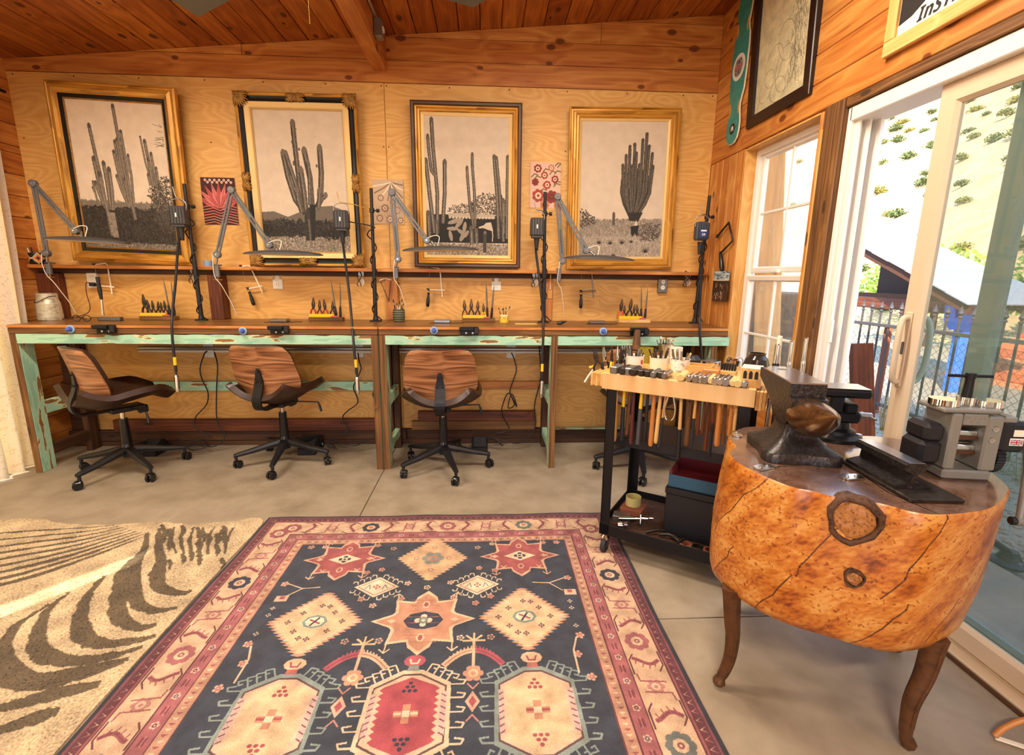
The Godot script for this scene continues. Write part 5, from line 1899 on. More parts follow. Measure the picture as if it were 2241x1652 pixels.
func print_two() -> Image:
	var im := canvas(310, 480, ink(0.92))
	var P := func(a: Array) -> Array: return a.map(func(q): return Vector2((q[0] - 510) * 0.318, (q[1] - 290) * 0.31))
	fill(im, P.call([[500, 1390], [650, 1380], [800, 1440], [950, 1380], [1180, 1320], [1300, 1310], [1500, 1390], [1500, 1900], [500, 1900]]), ink(0.42))
	scrubland(im, 372, 0.10, 0.2, 21, 14)
	scrubland(im, 430, 0.55, 0.25, 22, 10)
	shrub(im, Vector2(60, 390), Vector2(60, 30), 0.06, 23)
	shrub(im, Vector2(250, 400), Vector2(60, 34), 0.06, 24)
	for a in [[[[1040, 1650], [1040, 1500], [960, 1100], [945, 700], [938, 420]], 8.0], [[[1000, 1400], [900, 1250], [840, 1000], [808, 740]], 8.5], [[[980, 1380], [910, 1050], [860, 850], [835, 740]], 7.0], [[[1010, 1400], [1000, 1150], [985, 920]], 9.0], [[[1080, 1350], [1080, 1000], [1040, 710]], 9.0], [[[1060, 1300], [1075, 1000], [1072, 840]], 6.0], [[[1120, 1350], [1180, 1250], [1210, 950], [1210, 680]], 9.0], [[[1190, 1240], [1240, 1200], [1240, 1190]], 7.0], [[[960, 1380], [930, 1250], [925, 1140]], 8.0], [[[1150, 1330], [1170, 1220], [1175, 1140]], 7.5]]:
		limb(im, P.call(a[0]), a[1], 6, 0.10, 0.55, 0.3)
	for a in [[965, 490, 10, 4], [915, 625, 7, 12], [985, 700, 8, 12], [1185, 740, 6, 10], [1165, 875, 8, 14], [915, 850, 8, 20]]:
		var c: Array = P.call([[a[0], a[1]]])
		disc(im, c[0], Vector2(a[2], a[3]) * 0.45, ink(0.35), 8)
	limb(im, P.call([[1035, 1700], [1035, 1450], [1045, 1400]]), 15.0, 7, 0.05, 0.35, 0.05)
	fill(im, P.call([[1050, 1300], [1120, 1300], [1110, 1420], [1085, 1700], [1050, 1700]]), ink(0.05))
	return im

func print_three() -> Image:
	var im := canvas(300, 470, ink(0.90))
	var P := func(a: Array) -> Array: return a.map(func(q): return Vector2((q[0] - 150) * 0.353, (q[1] - 155) * 0.342))
	shrub(im, P.call([[800, 1020]])[0], Vector2(75, 42), 0.2, 31)
	shrub(im, P.call([[520, 1060]])[0], Vector2(50, 16), 0.28, 32)
	fill(im, P.call([[150, 1110], [1000, 1120], [1000, 1400], [150, 1400]]), ink(0.04))
	fill(im, P.call([[380, 1095], [860, 1105], [860, 1150], [380, 1135]]), ink(0.75))
	for k in 14:
		disc(im, P.call([[395 + k * 34, 1142]])[0], Vector2(5, 4), ink(0.85), 8)
	for a in [[[[260, 1300], [270, 900], [255, 700], [235, 450], [225, 190]], 6.0], [[[245, 720], [215, 680], [195, 500], [185, 345]], 5.0], [[[230, 1300], [190, 900], [160, 580]], 6.5], [[[320, 1200], [345, 900], [350, 590]], 6.5], [[[640, 1250], [600, 1000], [580, 750], [575, 640]], 4.5], [[[655, 1230], [650, 900], [630, 640], [628, 510]], 4.5], [[[900, 1350], [880, 900], [850, 530]], 5.5], [[[950, 1380], [900, 800], [872, 540]], 5.0], [[[985, 1350], [985, 900], [988, 530]], 5.0], [[[950, 1300], [945, 960]], 6.0], [[[180, 1350], [170, 1100]], 7.0], [[[255, 1330], [258, 1190]], 5.0], [[[620, 1420], [612, 1250]], 7.0], [[[670, 1430], [665, 1270]], 6.5]]:
		limb(im, P.call(a[0]), a[1], 9, 0.12, 0.60, 0.22)
	for a in [[490, 1200, 8, 22, 0.7], [440, 1180, 26, 8, -0.3], [545, 1240, 7, 20, 0.15], [560, 1310, 7, 16, 0.6], [420, 1255, 22, 7, 0.0], [510, 1290, 18, 7, 0.6], [400, 1330, 7, 20, -0.2], [520, 1340, 8, 18, 0.5]]:
		var o := []
		for k in 12:
			o.append(P.call([[a[0], a[1]]])[0] + Vector2(cos(TAU * k / 12) * a[2], sin(TAU * k / 12) * a[3]).rotated(a[4]))
		fill(im, o, ink(0.62))
	scrubland(im, 432, 0.55, 0.25, 33, 8)
	# a figure in a pale shirt working among the stems
	fill(im, P.call([[770, 1190], [820, 1185], [840, 1260], [830, 1275], [780, 1260], [740, 1245], [690, 1250], [690, 1235], [745, 1215]]), ink(0.85))
	strokes(im, P.call([[835, 1260], [838, 1330], [835, 1380]]), 4.0, ink(0.8))
	fill(im, P.call([[740, 1290], [775, 1290], [770, 1500], [735, 1500]]), ink(0.22))
	disc(im, P.call([[757, 1290]])[0], Vector2(6, 6), ink(0.45))
	return im

func print_four() -> Image:
	var im := canvas(300, 480, ink(0.90))
	var P := func(a: Array) -> Array: return a.map(func(q): return Vector2((q[0] - 180) * 0.372, (q[1] - 185) * 0.37))
	scrubland(im, 342, 0.58, 0.16, 41, 6)
	scrubland(im, 405, 0.66, 0.14, 42, 6)
	shrub(im, P.call([[190, 1090]])[0], Vector2(34, 34), 0.2, 43)
	shrub(im, P.call([[290, 1110]])[0], Vector2(16, 16), 0.2, 44)
	shrub(im, P.call([[860, 1230]])[0], Vector2(44, 34), 0.25, 45)
	for k in 60:
		var x := 575 + rng.randf() * 285
		var f := (x - 717) / 150.0
		var top := 620 + 130 * f * f + rng.randf() * 60
		limb(im, P.call([[700 + f * 30, 1090], [710 + f * 110, 960], [x, 850], [x, top]]), 4.6, int(x), 0.08, 0.46, 0.12)
	for a in [[637, 395], [682, 375], [757, 335], [792, 280], [818, 392], [852, 460], [605, 480], [577, 570], [865, 580], [700, 455], [735, 565], [668, 575]]:
		limb(im, P.call([[a[0] + (717 - a[0]) * 0.1, 800], [a[0], a[1] + 20]]), 4.6, int(a[0]), 0.12, 0.42, 0.14)
	fill(im, P.call([[650, 1040], [790, 1040], [750, 1130], [660, 1120]]), ink(0.1))
	# a rider in a pale hat under the stems
	fill(im, P.call([[715, 1170], [730, 1110], [745, 1170]]), ink(0.95))
	fill(im, P.call([[680, 1175], [760, 1165], [745, 1280], [725, 1240], [700, 1280], [685, 1250]]), ink(0.06))
	limb(im, P.call([[512, 1165], [510, 1050]]), 4.0, 5, 0.15, 0.4, 0.2)
	for a in [[375, 1330, 20], [485, 1335, 18], [600, 1330, 20], [690, 1320, 13], [835, 1420, 26], [240, 1370, 18], [520, 1460, 16]]:
		for k in 9:
			var t := -PI * (k + 0.5) / 9.0
			var c: Vector2 = P.call([[a[0], a[1] + 20]])[0]
			var e: Vector2 = c + Vector2(cos(t), sin(t)) * a[2]
			fill(im, [c + Vector2(-2, 0), e, c + Vector2(2.5, 0)], ink(0.12))
	return im

func picture(c: Vector3, w: float, h: float, roll: float, lean: float, label: String, im: Image, k: int) -> Node3D:
	grain(im, 700 + k, 0.05, 0.4, 0.03)
	var pm := mat("print%d" % k, Color.WHITE, 0.7, 0, as_texture(im))
	var t := thing("framed_picture", label, "picture", c, "framed cactus pictures on the ledge")
	t.basis = Basis(Vector3.BACK, roll) * Basis(Vector3.RIGHT, lean)
	var T := Transform3D()
	var fw := 0.0
	var s := ST()
	match k:
		0:
			moulding(s, T, w, h, [Vector2(0, 0), Vector2(0, 0.030), Vector2(0.012, 0.036), Vector2(0.018, 0.032), Vector2(0.024, 0.040), Vector2(0.045, 0.046), Vector2(0.062, 0.040), Vector2(0.070, 0.028)])
			part(t, "frame", s, M.gold)
			s = ST()
			moulding(s, T, w - 0.138, h - 0.138, [Vector2(0, 0.026), Vector2(0.004, 0.028), Vector2(0.020, 0.026), Vector2(0.022, 0.02)])
			part(t, "slip", s, M.frame_black)
			s = ST()
			moulding(s, T, w - 0.182, h - 0.182, [Vector2(0, 0.02), Vector2(0.004, 0.022), Vector2(0.010, 0.016)])
			part(t, "inner_slip", s, M.gold_dark)
			# beaded edge
			s = ST()
			for side in 2:
				for j in 84:
					var y := lerpf(-h / 2 + 0.02, h / 2 - 0.02, j / 83.0)
					lathe(s, Transform3D(Basis(Vector3.RIGHT, PI / 2), Vector3((w / 2 - 0.021) * (1 if side == 0 else -1), y, 0.032)), [Vector2(0.004, 0), Vector2(0.003, 0.004), Vector2(0, 0.005)], 5)
			part(t, "beading", s, M.gold_dark)
			fw = 0.097
		1:
			moulding(s, T, w, h, [Vector2(0, 0), Vector2(0, 0.032), Vector2(0.006, 0.038), Vector2(0.014, 0.034), Vector2(0.020, 0.028)])
			part(t, "frame", s, M.gold)
			s = ST()
			moulding(s, T, w - 0.04, h - 0.04, [Vector2(0, 0.026), Vector2(0.012, 0.020), Vector2(0.026, 0.022), Vector2(0.034, 0.03)])
			part(t, "cove", s, M.frame_black, "black cove")
			s = ST()
			moulding(s, T, w - 0.106, h - 0.106, [Vector2(0, 0.028), Vector2(0.004, 0.031), Vector2(0.028, 0.026), Vector2(0.036, 0.024), Vector2(0.042, 0.026), Vector2(0.048, 0.018)])
			part(t, "liner", s, M.gold_pale)
			# carved gilt leaves at corners and mid-sides
			for q in [[-1, -1], [1, -1], [1, 1], [-1, 1], [0, 1], [0, -1], [1, 0], [-1, 0]]:
				s = ST()
				var o := Vector3(q[0] * (w / 2 - 0.03), q[1] * (h / 2 - 0.03), 0.03)
				var g := RandomNumberGenerator.new()
				g.seed = 40
				for j in 22:
					var a := TAU * j / 22.0
					var rr := 0.030 + 0.022 * absf(sin(a * 2.0))
					var d := Vector3(cos(a), sin(a), 0)
					var ln := 1.0
					if q[0] != 0 and q[1] != 0:
						ln = 1.0 + 0.9 * maxf(0.0, maxf(-d.x * q[0] * (1.0 - absf(d.y)), -d.y * q[1] * (1.0 - absf(d.x))))
					else:
						d = Vector3(d.x * (1.5 if q[0] == 0 else 0.7), d.y * (1.5 if q[1] == 0 else 0.7), 0)
					var e := o + d * rr * ln
					e.x = clampf(e.x, -w / 2 - 0.004, w / 2 + 0.004)
					e.y = clampf(e.y, -h / 2 - 0.004, h / 2 + 0.004)
					tube(s, [o + Vector3(0, 0, 0.012), (o + e) / 2 + Vector3(0, 0, 0.016 + g.randf() * 0.006), e + Vector3(0, 0, 0.006)], [0.006, 0.009, 0.003], 5)
				lathe(s, Transform3D(Basis(Vector3.RIGHT, PI / 2), o), [Vector2(0.016, 0.0), Vector2(0.014, 0.018), Vector2(0.006, 0.026), Vector2(0, 0.027)], 9, true)
				part(t, "carved_ornament", s, M.gold_dark, "carved gilt leaf ornament")
			fw = 0.098
		2:
			moulding(s, T, w, h, [Vector2(0, 0), Vector2(0, 0.038), Vector2(0.008, 0.042), Vector2(0.022, 0.040), Vector2(0.026, 0.030)])
			part(t, "frame", s, M.frame_brown)
			s = ST()
			moulding(s, T, w - 0.05, h - 0.05, [Vector2(0, 0.028), Vector2(0.006, 0.034), Vector2(0.014, 0.032), Vector2(0.018, 0.024), Vector2(0.026, 0.028), Vector2(0.034, 0.026), Vector2(0.040, 0.018)])
			part(t, "gilt_slip", s, M.gold)
			s = ST()
			moulding(s, T, w - 0.130, h - 0.130, [Vector2(0, 0.018), Vector2(0.003, 0.020), Vector2(0.022, 0.016), Vector2(0.024, 0.012)])
			part(t, "liner", s, M.gold_pale)
			fw = 0.087
		3:
			moulding(s, T, w, h, [Vector2(0, 0), Vector2(0, 0.026), Vector2(0.010, 0.030), Vector2(0.014, 0.024), Vector2(0.024, 0.024), Vector2(0.030, 0.036), Vector2(0.042, 0.038), Vector2(0.052, 0.028), Vector2(0.062, 0.030), Vector2(0.070, 0.022)])
			part(t, "frame", s, M.gold)
			s = ST()
			moulding(s, T, w - 0.138, h - 0.138, [Vector2(0, 0.02), Vector2(0.003, 0.022), Vector2(0.018, 0.018), Vector2(0.020, 0.012)])
			part(t, "liner", s, M.gold_pale)
			fw = 0.086
	s = ST()
	var a := w / 2 - fw
	var b := h / 2 - fw
	quad(s, Vector3(-a, -b, 0.014), Vector3(a, -b, 0.014), Vector3(a, b, 0.014), Vector3(-a, b, 0.014), Vector2(0, 1), Vector2(1, 1), Vector2(1, 0), Vector2(0, 0))
	part(t, "print", s, pm)
	part(t, "backing", boxed(Vector3(-w / 2 + 0.01, -h / 2 + 0.01, 0.002), Vector3(w / 2 - 0.01, h / 2 - 0.01, 0.012)), M.dark_wood)
	return t

func pictures() -> void:
	picture(Vector3(0.690, 1.912, 0.055), 0.800, 1.120, -0.034, 0.045, "cactus picture in a wide gold frame with a black inner slip, three tall saguaros", print_one(), 0)
	picture(Vector3(1.860, 1.903, 0.035), 0.792, 1.115, 0.004, 0.015, "cactus picture in a black frame with carved gilt corners, one many-armed saguaro", print_two(), 1)
	picture(Vector3(2.987, 1.894, 0.035), 0.755, 1.090, 0.0, 0.015, "cactus picture in a dark brown and gold frame, slender column cacti", print_three(), 2)
	picture(Vector3(4.090, 1.894, 0.035), 0.780, 1.085, 0.016, 0.02, "cactus picture in a ribbed gold frame, one bushy candelabra cactus", print_four(), 3)

# ---------------------------------------------------------------- swing-arm lamps clamped to the ledge
func bench_lamps() -> void:
	# pixels: clamp foot, lower joint, elbow, head joint, left and right tips of the head
	var L := [
		[[108, 598], [102.4, 554], [73, 401.6], [165.6, 505], [99, 520], [285, 531], "grey swing-arm lamp clamped to the ledge beside the cream curtain"],
		[[476, 604], [476, 557], [507, 416], [589.6, 536], [532, 552.5], [708, 556], "grey swing-arm lamp reaching in front of the black and gilt frame"],
		[[867, 608], [871, 567], [858, 421], [934, 526], [879.5, 546], [1048, 544], "grey swing-arm lamp reaching in front of the dark brown and gold frame"],
		[[1223, 614], [1231, 571], [1220, 430.5], [1283, 548], [1234, 562], [1389, 568], "grey swing-arm lamp reaching in front of the ribbed gold frame"]]
	for a in L:
		var foot := bz(a[0][0], a[0][1], 0.125)
		var j0 := bz(a[1][0], a[1][1], 0.135)
		var j1 := bz(a[2][0], a[2][1], 0.16)
		var j2 := bz(a[3][0], a[3][1], 0.24)
		var ta := bz(a[4][0], a[4][1], 0.27)
		var tb := bz(a[5][0], a[5][1], 0.27)
		var t := thing("swing_arm_lamp", a[6], "lamp", foot, "swing-arm lamps along the ledge")
		var o := foot
		# clamp bracket gripping the ledge
		var s := ST()
		box(s, Vector3(0, 0.035, -0.002), Vector3(0.030, 0.085, 0.024), 0.004)
		box(s, Vector3(0, 1.338 - o.y + 0.006, -0.02), Vector3(0.028, 0.010, 0.06), 0.002)
		part(t, "clamp", s, M.lamp_grey)
		s = ST()
		cyl(s, Vector3(0, -0.028, -0.002), Vector3(0, -0.006, -0.002), 0.003, 8)
		cyl(s, Vector3(-0.03, -0.026, -0.002), Vector3(0.03, -0.026, -0.002), 0.002, 6)
		part(t, "clamp_screw", s, M.brass)
		s = ST()
		cyl(s, Vector3(0, 0.075, 0), j0 - o, 0.008, 8)
		part(t, "stem", s, M.steel)
		# two parallel bars for each arm
		for k in 2:
			var p: Vector3 = [j0, j1][k] - o
			var q: Vector3 = [j1, j2][k] - o
			var n := (q - p).normalized().cross(Vector3.BACK).normalized()
			s = ST()
			for e in [-1.0, 1.0]:
				bar(s, p + n * e * 0.010, q + n * e * 0.010, 0.011, 0.013, 0.002)
			part(t, ["lower_arm", "upper_arm"][k], s, M.lamp_grey)
			s = ST()
			cyl(s, p.lerp(q, 0.12), p.lerp(q, 0.5), 0.0035, 6)
			part(t, "spring", s, M.grey_steel)
		for q: Vector3 in [j0, j1, j2]:
			s = ST()
			cyl(s, q - o - Vector3(0, 0, 0.017), q - o + Vector3(0, 0, 0.019), 0.0235, 18, 0.004)
			var jn := part(t, "joint", s, M.lamp_grey)
			s = ST()
			cyl(s, q - o + Vector3(0, 0, 0.018), q - o + Vector3(0, 0, 0.023), 0.007, 10, 0.001)
			part(jn, "bolt", s, M.bright_steel)
		# neck and flat oval head
		var c := (ta + tb) / 2 - o
		s = ST()
		tube(s, [j2 - o, j2 - o + Vector3(0.035, -0.01, 0.0), Vector3(lerpf(j2.x - o.x, c.x, 0.6), c.y + 0.022, c.z), Vector3(lerpf(j2.x - o.x, c.x, 0.6), c.y + 0.008, c.z)], 0.009, 8)
		part(t, "neck", s, M.steel)
		var half := ta.distance_to(tb) / 2
		var q := Basis(Vector3.BACK, atan2(tb.y - ta.y, tb.x - ta.x))
		s = ST()
		var rings := []
		for e in [[0.0, 0.022], [0.35, 0.020], [0.7, 0.012], [0.92, 0.003], [1.0, -0.006], [0.97, -0.010]]:
			var r := []
			for k in 32:
				var an := -TAU * k / 32
				r.append(c + q * Vector3(cos(an) * half * e[0], e[1], sin(an) * 0.115 * e[0]))
			rings.append(r)
		loft(s, rings, true, false, 1)
		part(t, "shade", s, M.lamp_dark)
		s = ST()
		rings = []
		for e in [[0.965, -0.009], [0.93, -0.012], [0.0, -0.012]]:
			var r := []
			for k in 32:
				var an := -TAU * k / 32
				r.append(c + q * Vector3(cos(an) * half * e[0], e[1], sin(an) * 0.115 * e[0]))
			rings.append(r)
		loft(s, rings, true, false, -1)
		part(t, "diffuser", s, M.ivory)
		# cords
		s = ST()
		tube(s, curve([j2 - o + Vector3(0.005, 0.012, 0.02), j2 - o + Vector3(0.05, 0.03, 0.02), j2 - o + Vector3(0.085, 0.022, 0.015), Vector3(j2.x - o.x + 0.075, c.y + 0.02, c.z)], 5), 0.003, 6)
		part(t, "head_cord", s, M.ivory)
		s = ST()
		tube(s, curve([j0 - o + Vector3(-0.02, 0.0, 0.015), j0 - o + Vector3(-0.028, -0.06, 0.018), Vector3(-0.012, -0.005, 0.012), Vector3(0.018, -0.06, 0.0), Vector3(0.035, -0.13, -0.03), Vector3(0.05, -0.20, -0.06), Vector3(0.055, 1.0 - o.y, -0.09)], 5), 0.0028, 6)
		part(t, "cord", s, M.ivory)

# ---------------------------------------------------------------- flexible-shaft machines on black poles
func flex_shafts() -> void:
	# pole top pixel, pole foot x, motor centre pixel, shaft pixels, yellow mark, handpiece
	var F := [
		[[403, 402], 1.135, [393, 472], [[391, 530], [384, 620], [376, 705], [380, 770]], [383, 792], [389, 850], -1.0, "beside the wide gold frame"],
		[[812, 412], 2.335, [748, 481], [[752, 545], [764, 640], [773, 740], [776, 775]], [779, 797], [784, 862], -1.0, "beside the black and gilt frame"],
		[[1193, 420], 3.535, [1175, 497], [[1173, 552], [1184, 640], [1189, 710], [1187, 780]], [1186.5, 806], [1185, 864], -1.0, "beside the dark brown and gold frame"],
		[[1553, 428], 4.655, [1535, 506], [[1537, 560], [1533, 640], [1531, 705], [1535, 780]], [1537, 812], [1538, 868], -1.0, "in the corner by the window wall"]]
	for k in 4:
		var a: Array = F[k]
		var top := bz(a[0][0], a[0][1], 0.16)
		var foot := Vector3(a[1], BENCH, 0.15)
		var t := thing("tool_pole", "black adjustable pole on the bench " + a[7], "pole", foot, "flex-shaft poles on the benches")
		var d := top - foot
		var s := ST()
		lathe(s, Transform3D(), [Vector2(0, 0), Vector2(0.042, 0), Vector2(0.042, 0.007), Vector2(0.02, 0.012), Vector2(0.016, 0.035), Vector2(0, 0.035)], 18)
		part(t, "flange", s, M.black)
		s = ST()
		cyl(s, Vector3(0, 0.01, 0), d * 0.5, 0.0145, 12, 0.001)
		cyl(s, d * 0.5, d, 0.0115, 12, 0.001)
		part(t, "tube", s, M.black)
		s = ST()
		var cl := d * 0.84
		cyl(s, cl - d.normalized() * 0.014, cl + d.normalized() * 0.014, 0.017, 12)
		cyl(s, cl, cl + Vector3(0.045, 0, 0.0), 0.004, 8)
		cyl(s, cl + Vector3(0.03, 0, 0), cl + Vector3(0.05, 0, 0.0), 0.012, 8, 0.002)
		part(t, "clamp_collar", s, M.black)
		var mc := bz(a[2][0], a[2][1], 0.21)
		var hook := mc + Vector3(0, 0.105, 0) - foot
		s = ST()
		tube(s, curve([cl, cl.lerp(hook, 0.5) + Vector3(0, 0.012, 0), hook + Vector3(0.0, 0.006, 0), hook + Vector3(-0.012, 0.02, 0), hook + Vector3(-0.022, 0.075, 0.0)], 4), 0.003, 6)
		part(t, "hook_arm", s, M.steel if k != 1 else M.brass)
		# motor hung from the hook
		var m := thing("flex_shaft_motor", "dark grey hanging motor with flexible shaft " + a[7], "motor", mc, "hanging flex-shaft motors")
		s = ST()
		if k == 3:
			box(s, Vector3.ZERO, Vector3(0.088, 0.125, 0.07), 0.012)
		else:
			box(s, Vector3.ZERO, Vector3(0.092, 0.118, 0.075), 0.008)
			box(s, Vector3(0, -0.066, 0), Vector3(0.075, 0.016, 0.06), 0.005)
		var body := part(m, "housing", s, M.lamp_dark if k < 3 else M.motor_blue)
		for e in 5:
			part(body, "fin", boxed(Vector3(-0.04 + e * 0.018, -0.05, 0.037), Vector3(-0.034 + e * 0.018, 0.05, 0.0395), 0.001), M.black)
		if k == 3:
			part(m, "label_plate", boxed(Vector3(-0.028, -0.045, 0.0395), Vector3(0.03, 0.012, 0.041), 0.001), M.blue_dark, "blue label plate")
			part(m, "name_strip", boxed(Vector3(-0.02, -0.005, 0.041), Vector3(0.02, 0.006, 0.0418), 0.0005), M.white_plastic)
			word(m, "lettering", "SR", Transform3D(Basis(), Vector3(0, -0.025, 0.0415)), 0.016, M.white_plastic)
		else:
			part(m, "switch_plate", boxed(Vector3(-0.006, -0.012, 0.0395), Vector3(0.004, 0.014, 0.0415), 0.001), M.white_plastic)
		s = ST()
		tube(s, curve([Vector3(-0.044, 0.03, 0), Vector3(-0.05, 0.075, 0), Vector3(-0.03, 0.10, 0), Vector3(0.0, 0.105, 0), Vector3(0.03, 0.10, 0), Vector3(0.05, 0.075, 0), Vector3(0.044, 0.03, 0)], 4), 0.003, 6)
		part(m, "bail", s, M.steel)
		s = ST()
		lathe(s, Transform3D(Basis(Vector3.RIGHT, PI), Vector3(0, -0.072, 0)), [Vector2(0, 0), Vector2(0.021, 0), Vector2(0.016, 0.03), Vector2(0.011, 0.085), Vector2(0, 0.085)], 12)
		part(m, "boot", s, M.rubber)
		var pts := [Vector3(0, -0.15, 0)]
		var zs := [0.24, 0.40, 0.56, 0.585]
		for j in 4:
			pts.append(bz(a[3][j][0], a[3][j][1], zs[j]) - mc)
		var ym := bz(a[4][0], a[4][1], 0.59) - mc
		pts.append(ym)
		var he := bz(a[5][0], a[5][1], 0.60) - mc
		s = ST()
		tube(s, curve(pts, 6), 0.008, 8)
		part(m, "flexible_shaft", s, M.black)
		var dn := (he - ym).normalized()
		s = ST()
		cyl(s, ym - dn * 0.03, ym + dn * 0.02, 0.0095, 10)
		part(m, "yellow_sleeve", s, M.yellow)
		s = ST()
		cyl(s, ym + dn * 0.02, ym + dn * 0.065, 0.0085, 10)
		cyl(s, ym + dn * 0.065, ym + dn * 0.085, 0.005, 8)
		part(m, "collar", s, M.black)
		s = ST()
		lathe(s, Transform3D(along(ym, he), ym + dn * 0.08), [Vector2(0, 0), Vector2(0.008, 0.002), Vector2(0.0135, 0.012), Vector2(0.0135, 0.085), Vector2(0.011, 0.105), Vector2(0.006, 0.112), Vector2(0, 0.113)], 14)
		part(m, "handpiece", s, M.bright_steel)
		# mains cable wound down the pole
		s = ST()
		var w := [Vector3(0.045, -0.01, -0.02)]
		var rel := foot - mc
		for j in 23:
			var f := j / 22.0
			var an := f * 22.0 + k
			var r := 0.021 if j > 2 else 0.035
			w.append(rel + d * lerpf(0.72, 0.06, f) + Vector3(cos(an) * r, 0, sin(an) * r))
		w.append(rel + Vector3(0.05, 0.012, 0.03))
		tube(s, curve(w, 4), 0.0042, 6)
		part(m, "mains_cable", s, M.black)

# ---------------------------------------------------------------- things on the ledge and on the wall above the bench
func outlet(u: float, v: float, z: float, label: String, plate: Material, boxy := false) -> void:
	var p := bz(u, v, z)
	var t := thing("wall_outlet", label, "outlet", Vector3(p.x, p.y, z))
	part(t, "plate", boxed(Vector3(-0.035, -0.057, 0), Vector3(0.035, 0.057, 0.006 if not boxy else 0.03), 0.003), plate)
	var zf := 0.006 if not boxy else 0.03
	for y in [-0.021, 0.021]:
		var s := ST()
		cyl(s, Vector3(0, y, zf - 0.001), Vector3(0, y, zf + 0.003), 0.0165, 14, 0.001)
		var f := part(t, "receptacle", s, M.ivory)
		for x in [-0.006, 0.006]:
			part(f, "slot", boxed(Vector3(x - 0.001, y - 0.003, zf + 0.0025), Vector3(x + 0.001, y + 0.006, zf + 0.0036)), M.black)
	var s2 := ST()
	cyl(s2, Vector3(0, 0, zf - 0.001), Vector3(0, 0, zf + 0.0012), 0.003, 8)
	part(t, "screw", s2, M.steel)

func saw_frame(p: Array, label: String, m: Material, handle := true) -> void:
	# pixels: upper clamp, upper bend, lower bend with knob, lower clamp, handle end
	var q := []
	for a in p:
		q.append(bz(a[0], a[1], 0.04))
	var t := thing("jewellers_saw", label, "saw", Vector3(q[0].x, q[0].y, 0.04), "jeweller's saws hung from the ledge")
	var o: Vector3 = q[0]
	var s := ST()
	tube(s, [q[0] - o, q[1] - o + Vector3(-0.012, 0, 0), q[1] - o + Vector3(0, -0.012, 0), q[2] - o], 0.005, 8)
	part(t, "frame_bar", s, m)
	s = ST()
	tube(s, [q[3] - o, q[2] - o + Vector3(0, (q[3].y - q[2].y) * 0.2, 0)], 0.0045, 8)
	cyl(s, q[2] - o + Vector3(-0.008, 0, 0), q[2] - o + Vector3(0.02, 0, 0), 0.006, 8)
	part(t, "sliding_arm", s, m)
	s = ST()
	var dn: Vector3 = (q[2] - q[1]).normalized()
	tube(s, [q[2] - o, q[2] - o + dn * 0.05], 0.0045, 8)
	part(t, "frame_tail", s, m)
	for e in [0, 3]:
		s = ST()
		box(s, q[e] - o, Vector3(0.012, 0.022, 0.014), 0.002)
		cyl(s, q[e] - o + Vector3(-0.014, 0.006, 0), q[e] - o + Vector3(0.006, 0.006, 0), 0.005, 8)
		part(t, "blade_clamp", s, M.dark_steel)
	s = ST()
	tube(s, [q[0] - o, q[3] - o], 0.0008, 4)
	part(t, "blade", s, M.steel)
	if handle:
		s = ST()
		var a: Vector3 = q[3] - o
		var b: Vector3 = q[4] - o
		lathe(s, Transform3D(along(a, b), a), [Vector2(0, 0.008), Vector2(0.007, 0.008), Vector2(0.008, 0.02), Vector2(0, 0.02)], 10)
		part(t, "ferrule", s, M.brass)
		s = ST()
		var L := a.distance_to(b)
		lathe(s, Transform3D(along(a, b), a), [Vector2(0, 0.02), Vector2(0.009, 0.02), Vector2(0.008, 0.35 * L), Vector2(0.0125, 0.6 * L), Vector2(0.0135, 0.85 * L), Vector2(0.010, L), Vector2(0, L)], 12, true)
		part(t, "handle", s, M.black_gloss)

func spectacles(u: float, v: float, label: String, flip := 1.0) -> void:
	# safety glasses hung by one arm from a nail under the ledge
	var p := bz(u, v, 0.045)
	var t := thing("safety_glasses", label, "glasses", p, "safety glasses hung under the ledge")
	for e in 2:
		var s := ST()
		var ring := []
		var c := Vector3(0.012 * flip, -0.028 - 0.058 * e, 0.0)
		for k in 13:
			var a := TAU * k / 12
			ring.append(c + Vector3(cos(a) * 0.020, sin(a) * 0.026, 0.004 * cos(a)))
		tube(s, ring, 0.002, 5, false)
		part(t, "rim", s, M.ivory)
		s = ST()
		cyl(s, c, c + Vector3(0, 0, 0.002), 0.02, 12)
		part(t, "lens", s, M.clear_glass)
	for e in [-1.0, 1.0]:
		var s := ST()
		tube(s, curve([Vector3(0.0, -0.002, 0.0), Vector3(-0.016 * e * flip, -0.045, 0.012), Vector3(-0.004 * flip + 0.012 * e, -0.10, 0.012), Vector3(0.006 * e, -0.118, 0.010)], 4), 0.003, 5)
		part(t, "arm", s, M.black)

